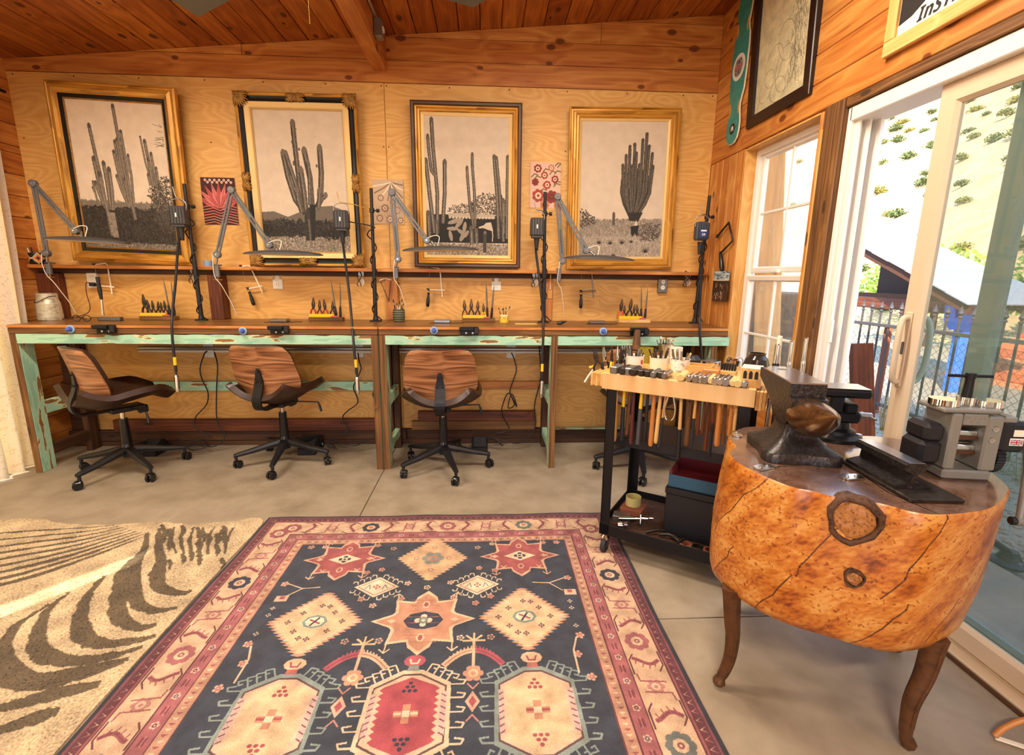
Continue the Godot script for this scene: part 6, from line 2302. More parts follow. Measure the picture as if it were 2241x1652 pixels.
func cup_of(parent: Node3D, n: int, r: float, h: float, mats: Array, lo: float, hi: float, kinds: String, what: String, cat: String, grp: String) -> void:
	# brushes, pens or punches standing in a pot, each a thing of its own
	for k in n:
		var a := TAU * k / n + 0.4
		var base := parent.position + Vector3(cos(a) * r * 0.45, 0.01, sin(a) * r * 0.45)
		var tip := parent.position + Vector3(cos(a) * r * 0.85 + rng.randfn() * 0.006, 0, sin(a) * r * 0.8) + Vector3(cos(a) * 0.012, rng.randf_range(lo, hi), sin(a) * 0.008)
		var dd := (tip - base).normalized()
		var L := base.distance_to(tip)
		var m: Material = mats[k % mats.size()]
		if kinds == "brush":
			var t := thing("paint_brush", what, cat, base, grp)
			var s := ST()
			tube(s, [Vector3.ZERO, dd * L * 0.4, dd * L * 0.72], [0.002, 0.0045, 0.0032], 6)
			part(t, "handle", s, m)
			s = ST()
			cyl(s, dd * L * 0.72, dd * L * 0.84, 0.0034, 7)
			part(t, "ferrule", s, M.steel)
			s = ST()
			tube(s, [dd * L * 0.84, dd * L * 0.92, dd * L], [0.0034, 0.0042, 0.0006], 6)
			part(t, "bristles", s, M.black)
		else:
			var s := ST()
			var rr := rng.randf_range(0.0028, 0.0052)
			lathe(s, Transform3D(along(Vector3.ZERO, dd), Vector3.ZERO), [Vector2(0, 0), Vector2(rr * 0.5, 0), Vector2(rr, L * 0.2), Vector2(rr, L * 0.9), Vector2(rr * [0.7, 1.25, 0.2][k % 3], L), Vector2(0, L)], 7)
			solo(kinds, what, cat, s, m, base, grp)

func pot(called: String, label: String, cat: String, p: Vector3, prof: Array, m: Material, n := 24) -> Node3D:
	var t := thing(called, label, cat, p)
	var s := ST()
	lathe(s, Transform3D(), prof, n)
	part(t, "body", s, m)
	return t

func ledge_things() -> void:
	var L := 1.335
	# patterned pot with pens at the curtain end
	var im := canvas(256, 64, C("14110f"))
	for k in 4:
		var x := k * 64 + 32
		for e in [[30, C("e8dcc0")], [26, C("14110f")], [24, C("e39a2a")], [16, C("b8442a")], [8, C("1c1512")]]:
			var r: float = e[0]
			fill(im, [Vector2(x - r, 32), Vector2(x, 32 - r), Vector2(x + r, 32), Vector2(x, 32 + r)], e[1])
		disc(im, Vector2(k * 64, 32), Vector2(4, 4), C("e8dcc0"))
	mat("pot_pattern", Color.WHITE, 0.5, 0, as_texture(im), Vector2(1, 12.0))
	var q := bz(82, 568, 0.055)
	var t := pot("patterned_pot", "small black pot with orange diamonds on the ledge by the curtain", "pot", Vector3(q.x, L, 0.055), [Vector2(0, 0), Vector2(0.040, 0), Vector2(0.047, 0.015), Vector2(0.047, 0.07), Vector2(0.044, 0.078), Vector2(0.040, 0.074), Vector2(0.040, 0.012), Vector2(0, 0.012)], M.pot_pattern)
	cup_of(t, 6, 0.04, 0.08, [M.beech, M.black, M.cream, M.brass], 0.11, 0.14, "pen", "pen standing in the diamond-patterned pot", "pen", "pens in the patterned pot")
	# pale blue tumbler
	q = bz(455, 572, 0.06)
	pot("blue_tumbler", "small striped blue tumbler on the ledge beside a lamp", "tumbler", Vector3(q.x, L, 0.06), [Vector2(0, 0), Vector2(0.026, 0), Vector2(0.03, 0.04), Vector2(0.028, 0.04), Vector2(0.024, 0.004), Vector2(0, 0.004)], M.pale_blue)
	# saws
	saw_frame([[207, 580], [235, 576], [243, 628], [215, 625], [222, 655]], "white-framed jeweller's saw hung beside the upright hammer", M.ivory, false)
	saw_frame([[528, 583], [548, 581], [568, 626], [543, 632], [556, 668]], "white-framed jeweller's saw hung between the second lamp and a white outlet", M.ivory)
	saw_frame([[940, 583], [963, 587], [967, 635], [938, 634], [936, 671]], "white-framed jeweller's saw hung below the dark brown and gold frame", M.ivory)
	saw_frame([[1273, 588], [1295, 590], [1298, 636], [1272, 638], [1271, 674]], "grey-framed jeweller's saw hung below the ribbed gold frame", M.grey_steel)
	for a in [[417, 582, "safety glasses hung below the wide gold frame"], [786, 590, "safety glasses hung below the black and gilt frame"], [1168, 592, "safety glasses hung below the dark brown and gold frame"], [1501, 592, "safety glasses with clear rims hung below the ribbed gold frame"]]:
		spectacles(a[0], a[1], a[2], 1.0 if a[0] < 1400 else 1.6)
	outlet(208, 612, 0.0, "white wall outlet with a plug and cord above the hammer", M.white_plastic, true)
	outlet(608, 615, 0.0, "white wall outlet below the black and gilt frame", M.white_plastic)
	outlet(1086, 619, 0.0, "white wall outlet below the dark brown and gold frame", M.white_plastic)
	outlet(1448, 623, 0.0, "grey steel wall outlet below the ribbed gold frame", M.grey_steel, true)
	# plug and red-brown cord running down to the bench
	var p := bz(206, 622, 0.035)
	t = thing("plug_cord", "plug with a dark red cord trailing to the bench", "cord", p)
	part(t, "plug", boxed(Vector3(-0.016, -0.014, 0), Vector3(0.016, 0.012, 0.03), 0.004), M.black)
	var s := ST()
	var c := []
	for a in [[193, 618, 0.05], [188, 622, 0.06], [190, 645, 0.07], [197, 670, 0.08], [190, 686, 0.10]]:
		c.append(bz(a[0], a[1], a[2]) - p)
	c.append(Vector3(bz(150, 693, 0.12).x, BENCH + 0.004, 0.12) - p)
	c.append(Vector3(bz(135, 694, 0.15).x, BENCH + 0.004, 0.15) - p)
	tube(s, curve([Vector3(-0.012, 0, 0.016)] + c, 5), 0.003, 6)
	part(t, "cord", s, M.dark_red)
	# flat brush and folding caliper hung on the uprights
	p = bz(1205, 600, 0.032)
	t = thing("flat_brush", "long-handled flat paint brush hung on the narrow upright", "brush", Vector3(p.x, p.y, 0.032))
	var e := bz(1203, 655, 0.032) - t.position
	s = ST()
	bar(s, Vector3.ZERO, e * 0.38, 0.018, 0.008, 0.003)
	part(t, "handle", s, M.pine)
	s = ST()
	bar(s, e * 0.38, e * 0.62, 0.024, 0.011, 0.002)
	part(t, "ferrule", s, M.bright_steel)
	s = ST()
	box(s, e * 0.8, Vector3(0.034, 0.065, 0.010), 0.003)
	part(t, "bristles", s, M.beech)
	p = bz(846, 614, 0.035)
	t = thing("folding_caliper", "small wooden folding caliper hung on the upright behind the pole", "caliper", p)
	var v := bz(851, 660, 0.035) - p
	s = ST()
	bar(s, Vector3(-0.045, 0.0, 0), v, 0.010, 0.005, 0.001)
	part(t, "arm", s, M.old_wood)
	s = ST()
	bar(s, Vector3(0.030, 0.003, 0.004), v + Vector3(0, 0, 0.004), 0.010, 0.005, 0.001)
	part(t, "arm", s, M.old_wood)
	s = ST()
	tube(s, curve([Vector3(-0.05, 0.0, 0), Vector3(-0.01, 0.014, 0), Vector3(0.034, 0.004, 0)], 4), 0.005, 6)
	part(t, "scale", s, M.ivory)
	# printed cards pinned between the pictures
	cards()

func cards() -> void:
	var im := canvas(160, 220, C("4a2320"))
	for k in 9:
		var a := lerpf(-2.6, -0.5, k / 8.0)
		var c := Vector2(80, 150)
		var e := c + Vector2(cos(a), sin(a)) * 130
		var n := (e - c).orthogonal().normalized()
		fill(im, [c - n * 3, c.lerp(e, 0.45) - n * 15, e, c.lerp(e, 0.45) + n * 15], [C("c65a58"), C("d97a72")][k % 2])
		stroke(im, c, c.lerp(e, 0.9), 1.6, C("5a2422"))
	for k in 7:
		for sx in [-1.0, 1.0]:
			var y := 130 + k * 13
			strokes(im, [Vector2(80, y + 10), Vector2(80 + sx * 34, y - 2), Vector2(80 + sx * 80, y + 8)], 4.0, C("c98a72") if k > 3 else C("d9776e"))
	for k in 12:
		disc(im, Vector2(22 + k * 11, 12 + 10 * (k % 2)), Vector2(6, 6), C("f0d8c0"), 10)
		disc(im, Vector2(22 + k * 11, 12 + 10 * (k % 2)), Vector2(3, 3), C("c65a58"), 8)
	grain(im, 811, 0.08, 0.3)
	var m1 := mat("card_one", Color.WHITE, 0.8, 0, as_texture(im))
	im = canvas(160, 220, C("c9ab8c"))
	for k in 8:
		var a := lerpf(0.2, 2.9, k / 7.0)
		strokes(im, [Vector2(95, 14), Vector2(95, 14) + Vector2(cos(a), sin(a)) * 45, Vector2(95, 14) + Vector2(cos(a) * 1.2, sin(a)) * 90], 7.0, [C("8a745a"), C("e6d2b4")][k % 2])
	for a in [[40, 90, 18], [100, 110, 16], [60, 140, 22], [125, 150, 20], [30, 190, 20], [85, 195, 24], [140, 200, 18]]:
		bloom(im, Vector2(a[0], a[1]), a[2], [C("9c7a62"), C("b08a76")][a[0] % 2], C("e2cdb0"), 7)
	grain(im, 812, 0.08, 0.3)
	var m2 := mat("card_two", Color.WHITE, 0.8, 0, as_texture(im))
	im = canvas(160, 220, C("e0b8a4"))
	for k in 16:
		var p := Vector2(rng.randf() * 160, rng.randf() * 220)
		strokes(im, [p, p + Vector2(14, -16), p + Vector2(34, -10)], 6.0, C("7d7048"))
	for a in [[40, 30, 22], [110, 26, 18], [75, 62, 20], [130, 80, 20], [28, 95, 20], [90, 108, 22], [45, 160, 34], [115, 165, 34], [80, 205, 26], [146, 205, 20]]:
		bloom(im, Vector2(a[0], a[1]), a[2], [C("a84a3c"), C("8f3a34"), C("c47a52")][int(a[0]) % 3], [C("e8cdb0"), C("6e3a2c")][int(a[1]) % 2], 7)
	grain(im, 813, 0.08, 0.3)
	var m3 := mat("card_three", Color.WHITE, 0.8, 0, as_texture(im))
	for a in [[Vector3(1.268, 1.779, 0.003), 0.228, 0.312, m1, "pink and maroon leaf print pinned between the first two pictures"], [Vector3(2.430, 1.795, 0.003), 0.212, 0.300, m2, "faded brown flower print pinned between the black and gilt frame and the dark brown one"], [Vector3(3.541, 1.929, 0.003), 0.220, 0.308, m3, "red flower print pinned between the last two pictures"]]:
		var s := ST()
		var g := []
		for i in 9:
			var row := []
			for j in 7:
				var u := j / 6.0
				var v := i / 8.0
				row.append(Vector3((u - 0.5) * a[1], (0.5 - v) * a[2], 0.002 + 0.006 * pow(absf(u - 0.5) * 2, 4.0) * v + 0.003 * sin(v * 5.0)))
			g.append(row)
		for r: Array in g:
			r.reverse()
		sheet(s, g, 0.0006)
		var mm: StandardMaterial3D = a[3]
		mm.uv1_scale = Vector3(-1, 1, 1)
		mm.uv1_offset = Vector3(1, 0, 0)
		solo("printed_card", a[4], "print", s, mm, a[0], "printed cards between the pictures")

# ---------------------------------------------------------------- things on the benches
func on_bench(u: float, v: float, z: float) -> Vector3:
	var p := bz(u, v, z)
	return Vector3(p.x, BENCH, z)

func plier_mesh(open: float, tip: float) -> Array:
	# jaws up, handles spread below; returns [steel mesh, grip mesh]
	var s := ST()
	var g := ST()
	for e in [-1.0, 1.0]:
		tube(s, [Vector3(e * 0.004, 0.058, 0), Vector3(e * 0.0065, 0.078, 0), Vector3(e * tip, 0.118, 0)], [0.0055, 0.005, 0.0016], 6)
		tube(s, [Vector3(e * -0.003, 0.066, 0.002), Vector3(e * open * 0.5, 0.045, 0.002)], [0.005, 0.0042], 6)
		tube(g, curve([Vector3(e * open * 0.45, 0.048, 0.002), Vector3(e * open * 1.05, 0.028, 0.002), Vector3(e * open * 0.95, 0.0, 0.002)], 3), 0.0052, 6)
	cyl(s, Vector3(0, 0.064, -0.006), Vector3(0, 0.064, 0.007), 0.0075, 10)
	s.generate_normals()
	g.generate_normals()
	return [s.commit(), g.commit()]

func plier_stand(u: float, k: int, grips: Array, side: String, files: Array) -> void:
	var z := 0.13
	var c := on_bench(u, 690, z)
	var w := 0.235
	solo("tool_block", "long wooden tool block holding pliers " + side, "tool block", boxed(Vector3(-w / 2, 0, -0.03), Vector3(w / 2, 0.026, 0.035), 0.003), M.old_wood if k != 3 else M.pine, c, "wooden tool blocks on the benches")
	solo("yellow_ruler_box", "yellow box lying on the wooden tool block " + side, "box", boxed(Vector3(-0.085, 0, -0.014), Vector3(0.085, 0.022, 0.012), 0.002), M.yellow, c + Vector3(-0.03, 0.0265, 0.012), "yellow boxes on the tool blocks")
	solo("pink_eraser", "small red-pink eraser block " + side, "eraser", boxed(Vector3(-0.024, 0, -0.009), Vector3(0.024, 0.011, 0.006), 0.003), M.pink, c + Vector3(0.058, 0.0265, 0.022), "eraser blocks on the tool blocks")
	var me := plier_mesh(0.014, 0.002)
	var n := grips.size()
	for j in n:
		var t := thing("pliers", "%s-handled pliers standing in the tool block %s" % [grips[j][1], side], "pliers", c + Vector3(lerpf(-0.10, 0.035, j / maxf(1.0, n - 1.0)), 0.0265, -0.02), "pliers in the tool blocks")
		t.basis = Basis(Vector3.BACK, rng.randf_range(-0.12, 0.12)).scaled(Vector3.ONE * grips[j][2])
		inst(t, "jaws", me[0], M.dark_steel)
		for q in 1:
			inst(t, "grips", me[1], grips[j][0])
	for j in files.size():
		var t := thing("hand_file", "%s file standing in the tool block %s" % [["long tapered", "broad flat"][j % 2], side], "file", c + Vector3(0.062 + j * 0.028, 0.0265, -0.018), "files in the tool blocks")
		t.basis = Basis(Vector3.BACK, [0.06, -0.05][j % 2] + 0.03 * sin(k * 2.0 + j))
		var s := ST()
		var L: float = files[j]
		lathe(s, Transform3D(), [Vector2(0, 0), Vector2(0.008, 0), Vector2(0.0095, 0.03), Vector2(0.007, 0.075), Vector2(0, 0.075)], 10)
		part(t, "handle", s, M.black)
		s = ST()
		tube(s, [Vector3(0, 0.075, 0), Vector3(0, 0.075 + L * 0.5, 0), Vector3(0, 0.075 + L, 0)], [0.0055, 0.006, 0.001], 4)
		part(t, "blade", s, M.grey_steel)

func bench_things() -> void:
	# enamelled milk can
	var p := on_bench(110, 690, 0.16)
	var t := pot("milk_can", "pale metal milk can with a wire handle at the curtain end of the bench", "can", p, [Vector2(0, 0), Vector2(0.068, 0), Vector2(0.07, 0.02), Vector2(0.066, 0.11), Vector2(0.058, 0.135), Vector2(0.056, 0.175), Vector2(0.058, 0.178), Vector2(0.052, 0.176), Vector2(0.05, 0.02), Vector2(0, 0.02)], M.enamel)
	var s := ST()
	tube(s, curve([Vector3(-0.058, 0.14, 0.0), Vector3(-0.05, 0.118, 0.045), Vector3(0.0, 0.125, 0.07), Vector3(0.045, 0.155, 0.045), Vector3(0.058, 0.16, 0.0)], 5), 0.0022, 6)
	part(t, "wire_handle", s, M.dark_steel)
	# spectacles lying by the can
	p = on_bench(178, 693, 0.30)
	t = thing("eyeglasses", "tortoiseshell eyeglasses lying open on the bench", "glasses", p + Vector3(0, 0.022, 0))
	for e in [-1.0, 1.0]:
		s = ST()
		var ring := []
		for k in 15:
			var a := TAU * k / 14
			ring.append(Vector3(e * 0.032 + cos(a) * 0.026, sin(a) * 0.019, 0))
		tube(s, ring, 0.003, 6, false)
		part(t, "rim", s, M.tortoise)
		s = ST()
		tube(s, curve([Vector3(e * 0.058, 0.006, 0), Vector3(e * 0.06, 0.0, -0.06), Vector3(e * 0.055, -0.018, -0.11)], 4), 0.0025, 5)
		part(t, "arm", s, M.tortoise)
	s = ST()
	tube(s, [Vector3(-0.008, 0.004, 0), Vector3(0, 0.008, 0), Vector3(0.008, 0.004, 0)], 0.0025, 5)
	part(t, "bridge", s, M.tortoise)
	# hammer standing on its square head
	p = on_bench(242, 694, 0.22)
	t = thing("upright_hammer", "black-gripped hammer standing upright on its square steel head", "hammer", p)
	part(t, "head", boxed(Vector3(-0.075, 0, -0.02), Vector3(0.07, 0.026, 0.02), 0.003), M.grey_steel)
	var a1 := bz(226, 690, 0.22) - p
	var b1 := bz(222, 655, 0.22) - p
	var c1 := bz(213, 606, 0.22) - p
	s = ST()
	cyl(s, a1, b1, 0.009, 10, 0.001, 0.008)
	part(t, "shaft", s, M.bright_steel)
	s = ST()
	tube(s, [b1, b1.lerp(c1, 0.4), b1.lerp(c1, 0.75), c1], [0.009, 0.0135, 0.011, 0.012], 10)
	part(t, "grip", s, M.black)
	# steel bench blocks on scraps of leather
	for a in [[612, 694, "square steel bench block below the black and gilt frame"], [968, 699, "square steel bench block beside the striped brush pot"], [1306, 702, "square steel bench block below the ribbed gold frame"]]:
		p = on_bench(a[0], a[1], 0.24)
		solo("bench_block", a[2], "steel block", boxed(Vector3(-0.055, 0.003, -0.035), Vector3(0.055, 0.024, 0.035), 0.003), M.polished, p, "steel bench blocks")
		s = ST()
		prism(s, Transform3D(Basis(Vector3.RIGHT, -PI / 2), Vector3.ZERO), [Vector2(-0.085, -0.05), Vector2(0.09, -0.06), Vector2(0.15, 0.0), Vector2(0.11, 0.045), Vector2(-0.06, 0.05)], 0.0028)
		solo("leather_scrap", "brown leather scrap under a " + a[2].substr(7), "leather", s, M.leather, p, "leather scraps under the bench blocks")
	# plier stands
	var K := [M.black, "black"]
	var R := [M.red, "red"]
	var O := [M.orange, "orange"]
	var G := func(a: Array, f: float) -> Array: return [a[0], a[1], f]
	plier_stand(349, 0, [G.call(K, 1.25), G.call(K, 0.95), G.call(K, 0.9), G.call([M.dark_steel, "steel"], 0.85), G.call(K, 0.8), G.call(K, 0.9)], "below the wide gold frame", [0.19, 0.17])
	plier_stand(715, 1, [G.call(R, 1.15), G.call([M.dark_red, "maroon"], 1.0), G.call(R, 1.05), G.call(K, 0.95)], "below the black and gilt frame", [0.19, 0.17])
	plier_stand(1048, 2, [G.call([M.red_wood, "brown"], 1.1), G.call(K, 1.15), G.call(K, 1.05), G.call([M.yellow, "yellow"], 0.9)], "beside the yellow tin", [0.19, 0.17])
	plier_stand(1387, 3, [G.call(O, 1.2), G.call(K, 0.85), G.call(K, 1.25), G.call(K, 0.9), G.call(K, 0.9)], "below the ribbed gold frame", [0.17, 0.16])
	# black bench pins bolted to the rail
	for a in [[232, 720, "black bench pin clamp on the rail beside the first chair"], [612, 722, "black bench pin clamp on the rail above the second chair"], [1027, 722, "black bench pin clamp on the rail above the third chair"], [1398, 727, "black bench pin clamp on the rail with a worn wooden post"]]:
		p = bz(a[0], a[1], 0.545)
		t = thing("bench_pin_clamp", a[2], "clamp", Vector3(p.x, 0.915, 0.536), "bench pin clamps on the front rail")
		part(t, "plate", boxed(Vector3(-0.058, 0.004, 0.0), Vector3(0.058, 0.056, 0.012), 0.003), M.black_metal)
		part(t, "anvil_block", boxed(Vector3(-0.062, 0.032, 0.012), Vector3(0.03, 0.056, 0.045), 0.004), M.black_metal)
		part(t, "jaw", boxed(Vector3(0.03, 0.012, 0.012), Vector3(0.062, 0.052, 0.034), 0.004), M.black)
		for x in [-0.02, 0.022]:
			s = ST()
			cyl(s, Vector3(x, 0.016, 0.012), Vector3(x, 0.016, 0.018), 0.007, 8, 0.001)
			part(t, "bolt", s, M.steel)
	p = bz(1395, 722, 0.60)
	var e := bz(1391, 790, 0.64)
	s = ST()
	tube(s, [Vector3.ZERO, (e - p) * 0.5, e - p], [0.019, 0.026, 0.032], 6)
	solo("wooden_post", "worn tapered wooden post leaning down from the fourth bench pin clamp", "post", s, M.old_wood, p)
	# blue air nozzles
	for a in [[155, 720, "first"], [532, 724, "second"], [950, 723, "third"], [1320, 725, "fourth"]]:
		p = bz(a[0], a[1], 0.532)
		t = thing("blue_nozzle", "blue plastic nozzle in the front rail at the %s bench place from the curtain" % a[2], "nozzle", Vector3(p.x, p.y, 0.5305), "blue nozzles along the front rail")
		s = ST()
		lathe(s, Transform3D(Basis(Vector3.RIGHT, PI / 2), Vector3.ZERO), [Vector2(0, 0), Vector2(0.025, 0), Vector2(0.025, 0.007), Vector2(0.021, 0.009), Vector2(0, 0.009)], 18)
		part(t, "ring", s, M.pale_blue)
		s = ST()
		lathe(s, Transform3D(Basis(Vector3.RIGHT, PI / 2), Vector3(0, 0, 0.009)), [Vector2(0.016, 0), Vector2(0.013, 0.02), Vector2(0.007, 0.028), Vector2(0, 0.028)], 14)
		part(t, "cone", s, M.blue)
	# pots of brushes
	var im := canvas(64, 64, C("6d6a52"))
	for k in 6:
		im.fill_rect(Rect2i(0, k * 11, 64, 4), C("1e1d18"))
	mat("pot_stripes", Color.WHITE, 0.5, 0, as_texture(im), Vector2(1, 11.0))
	t = pot("striped_pot", "black and olive striped brush pot beside an upright", "pot", on_bench(873, 690, 0.15), [Vector2(0, 0), Vector2(0.038, 0), Vector2(0.043, 0.03), Vector2(0.043, 0.065), Vector2(0.040, 0.088), Vector2(0.036, 0.086), Vector2(0.036, 0.01), Vector2(0, 0.01)], M.pot_stripes)
	cup_of(t, 6, 0.036, 0.09, [M.red_wood, M.ivory, M.dark_wood], 0.13, 0.17, "brush", "thin paint brush standing in the striped pot", "brush", "brushes in the striped pot")
	im = canvas(128, 64, C("eec53a"))
	for k in 16:
		strokes(im, [Vector2(k * 8, 22 + 6 * (k % 2)), Vector2(k * 8 + 6, 30), Vector2(k * 8 + 2, 40)], 2.0, [C("c83c3c"), C("f7ecc8"), C("3c6a8a")][k % 3])
	im.fill_rect(Rect2i(0, 44, 128, 8), C("f3ead0"))
	mat("tin_print", Color.WHITE, 0.4, 0, as_texture(im), Vector2(1, 15.0))
	t = pot("yellow_tin", "small yellow printed tin of brushes on the bench", "tin", on_bench(1103, 695, 0.17), [Vector2(0, 0), Vector2(0.031, 0), Vector2(0.031, 0.055), Vector2(0.029, 0.057), Vector2(0.027, 0.055), Vector2(0.027, 0.006), Vector2(0, 0.006)], M.tin_print)
	cup_of(t, 5, 0.027, 0.06, [M.pine, M.old_wood, M.dark_red], 0.09, 0.13, "brush", "stubby brush standing in the yellow tin", "brush", "brushes in the yellow tin")
	s = ST()
	box(s, Vector3(0, 0.001, 0), Vector3(0.15, 0.002, 0.08), 0, Basis(Vector3.UP, 0.05))
	solo("yellow_envelope", "pale yellow paper envelope lying on the bench", "paper", s, M.manila, on_bench(1151, 702, 0.28))
	s = ST()
	lathe(s, Transform3D(Basis(Vector3.BACK, -1.35), Vector3(0, 0.013, 0)), [Vector2(0, -0.03), Vector2(0.012, -0.03), Vector2(0.013, 0.0), Vector2(0.006, 0.03), Vector2(0, 0.045)], 12)
	solo("graver", "small dark graver with a mushroom handle lying on the bench", "graver", s, M.dark_steel, on_bench(1228, 706, 0.30))

# ---------------------------------------------------------------- below the benches
func cable(pts: Array, r := 0.0045) -> SurfaceTool:
	var s := ST()
	var c := []
	for a in pts:
		c.append(bz(a[0], a[1], a[2]) if a.size() > 2 else fy(a[0], a[1], 0.006))
	tube(s, curve(c, 7), r, 6)
	return s

func under_bench() -> void:
	outlet(457, 765, 0.0, "white outlet under the bench with two black cords beside the first chair", M.white_plastic)
	outlet(785, 765, 0.0, "white outlet under the bench behind the second hanging handpiece", M.white_plastic)
	outlet(1118, 767, 0.0, "white outlet under the bench with a looped black cord", M.white_plastic)
	for y in [[0.752, 0.012, M.steel], [0.728, 0.009, M.ivory]]:
		var s := ST()
		cyl(s, Vector3(0.6, y[0], 0.03), Vector3(4.7, y[0], 0.03), y[1], 8)
		solo("conduit_pipe", "long %s conduit along the wall under the benches" % ["grey steel", "thin white"][0 if y[1] > 0.01 else 1], "conduit", s, y[2])
	var C1 := [[[455, 768, 0.03], [447, 775, 0.06], [438, 805, 0.07], [442, 830, 0.09], [455, 858, 0.10], [452, 885, 0.09], [430, 910, 0.09], [424, 930, 0.10], [440, 945, 0.12], [465, 955, 0.1]], [[468, 766, 0.03], [476, 800, 0.07], [474, 850, 0.09], [475, 920, 0.10], [490, 945, 0.12], [488, 965, 0.14], [465, 977, 0.16], [430, 975, 0.2], [408, 978, 0.22], [425, 985, 0.24], [455, 975, 0.2], [440, 962, 0.16], [410, 968, 0.2], [385, 960, 0.2]], [[783, 770, 0.03], [786, 790, 0.06], [790, 808, 0.08], [778, 835, 0.10], [774, 850, 0.10], [783, 880, 0.10], [760, 900, 0.10], [750, 915, 0.1], [763, 942, 0.11], [740, 955, 0.13], [722, 965, 0.16], [720, 975, 0.18]], [[823, 850, 0.1], [816, 862, 0.1], [821, 880, 0.1], [822, 915, 0.1], [822, 950, 0.12], [800, 966, 0.16], [775, 975, 0.2], [745, 970, 0.2], [722, 962, 0.18], [715, 975, 0.2], [735, 980, 0.2], [722, 970, 0.18]], [[1118, 770, 0.03], [1125, 785, 0.06], [1130, 810, 0.08], [1122, 835, 0.09], [1116, 858, 0.10], [1126, 885, 0.10], [1112, 892, 0.11], [1120, 862, 0.11], [1131, 890, 0.11], [1113, 860, 0.11], [1099, 890, 0.10], [1100, 910, 0.10], [1114, 940, 0.11], [1082, 950, 0.13], [1078, 958, 0.16], [1100, 975, 0.2], [1080, 958, 0.18], [1065, 960, 0.2]], [[1180, 758, 0.04], [1182, 790, 0.08], [1183, 830, 0.09], [1170, 885, 0.10], [1172, 930, 0.12], [1155, 960, 0.14], [1130, 970, 0.18], [1095, 962, 0.18], [1080, 958, 0.17]]]
	var lb := ["black mains cord zigzagging from the outlet beside the first chair", "black mains cord with a coil on the floor beside the first chair", "black mains cord zigzagging from the outlet behind the second handpiece", "black mains cord coiled on the floor behind the second chair", "black mains cord tied in a bow above the floor", "black mains cord running down behind the third handpiece"]
	for k in 6:
		solo("mains_cord", lb[k], "cord", cable(C1[k]), M.black, Vector3.ZERO, "mains cords under the benches")
	for a in [[350, 985, "foot pedal on the floor under the first bench place"], [682, 985, "foot pedal on the floor behind the second chair"], [1050, 985, "foot pedal on the floor beside the third chair"]]:
		var p := fy(a[0], a[1], 0.0)
		p.z = maxf(p.z, 0.17)
		var t := thing("foot_pedal", "black speed-control " + a[2], "foot pedal", p, "foot pedals under the benches")
		var s := ST()
		prism(s, Transform3D(Basis(Vector3.UP, PI / 2), Vector3(-0.06, 0, 0)), [Vector2(-0.08, 0), Vector2(0.08, 0), Vector2(0.08, 0.05), Vector2(0.03, 0.10), Vector2(-0.08, 0.045)], 0.12)
		part(t, "body", s, M.black)
		s = ST()
		box(s, Vector3(0, 0.078, 0.025), Vector3(0.095, 0.008, 0.10), 0.003, Basis(Vector3.RIGHT, 0.46))
		part(t, "tread", s, M.rubber)
	# rail bolted to the floor under the curtain
	solo("curtain_track", "thin black track on the floor below the curtain", "track", boxed(Vector3(0.02, 0.0, 0.55), Vector3(0.05, 0.012, 3.2), 0.002), M.black)

# ---------------------------------------------------------------- tool trolley
const CART := Vector3(3.640, 0, 1.568)
const TOPY := 0.873
var cart_basis := Basis(Vector3.UP, -0.588)

func cart_px(u: float, v: float, dz: float) -> Vector3:
	# where the pixel's ray meets the upright plane dz behind the trolley's front
	var n := cart_basis.z
	var o := CART - n * dz
	var d := ray(u, v)
	return EYE + d * ((o - EYE).dot(n) / d.dot(n))

func local(p: Vector3) -> Vector3:
	return cart_basis.inverse() * (p - CART)

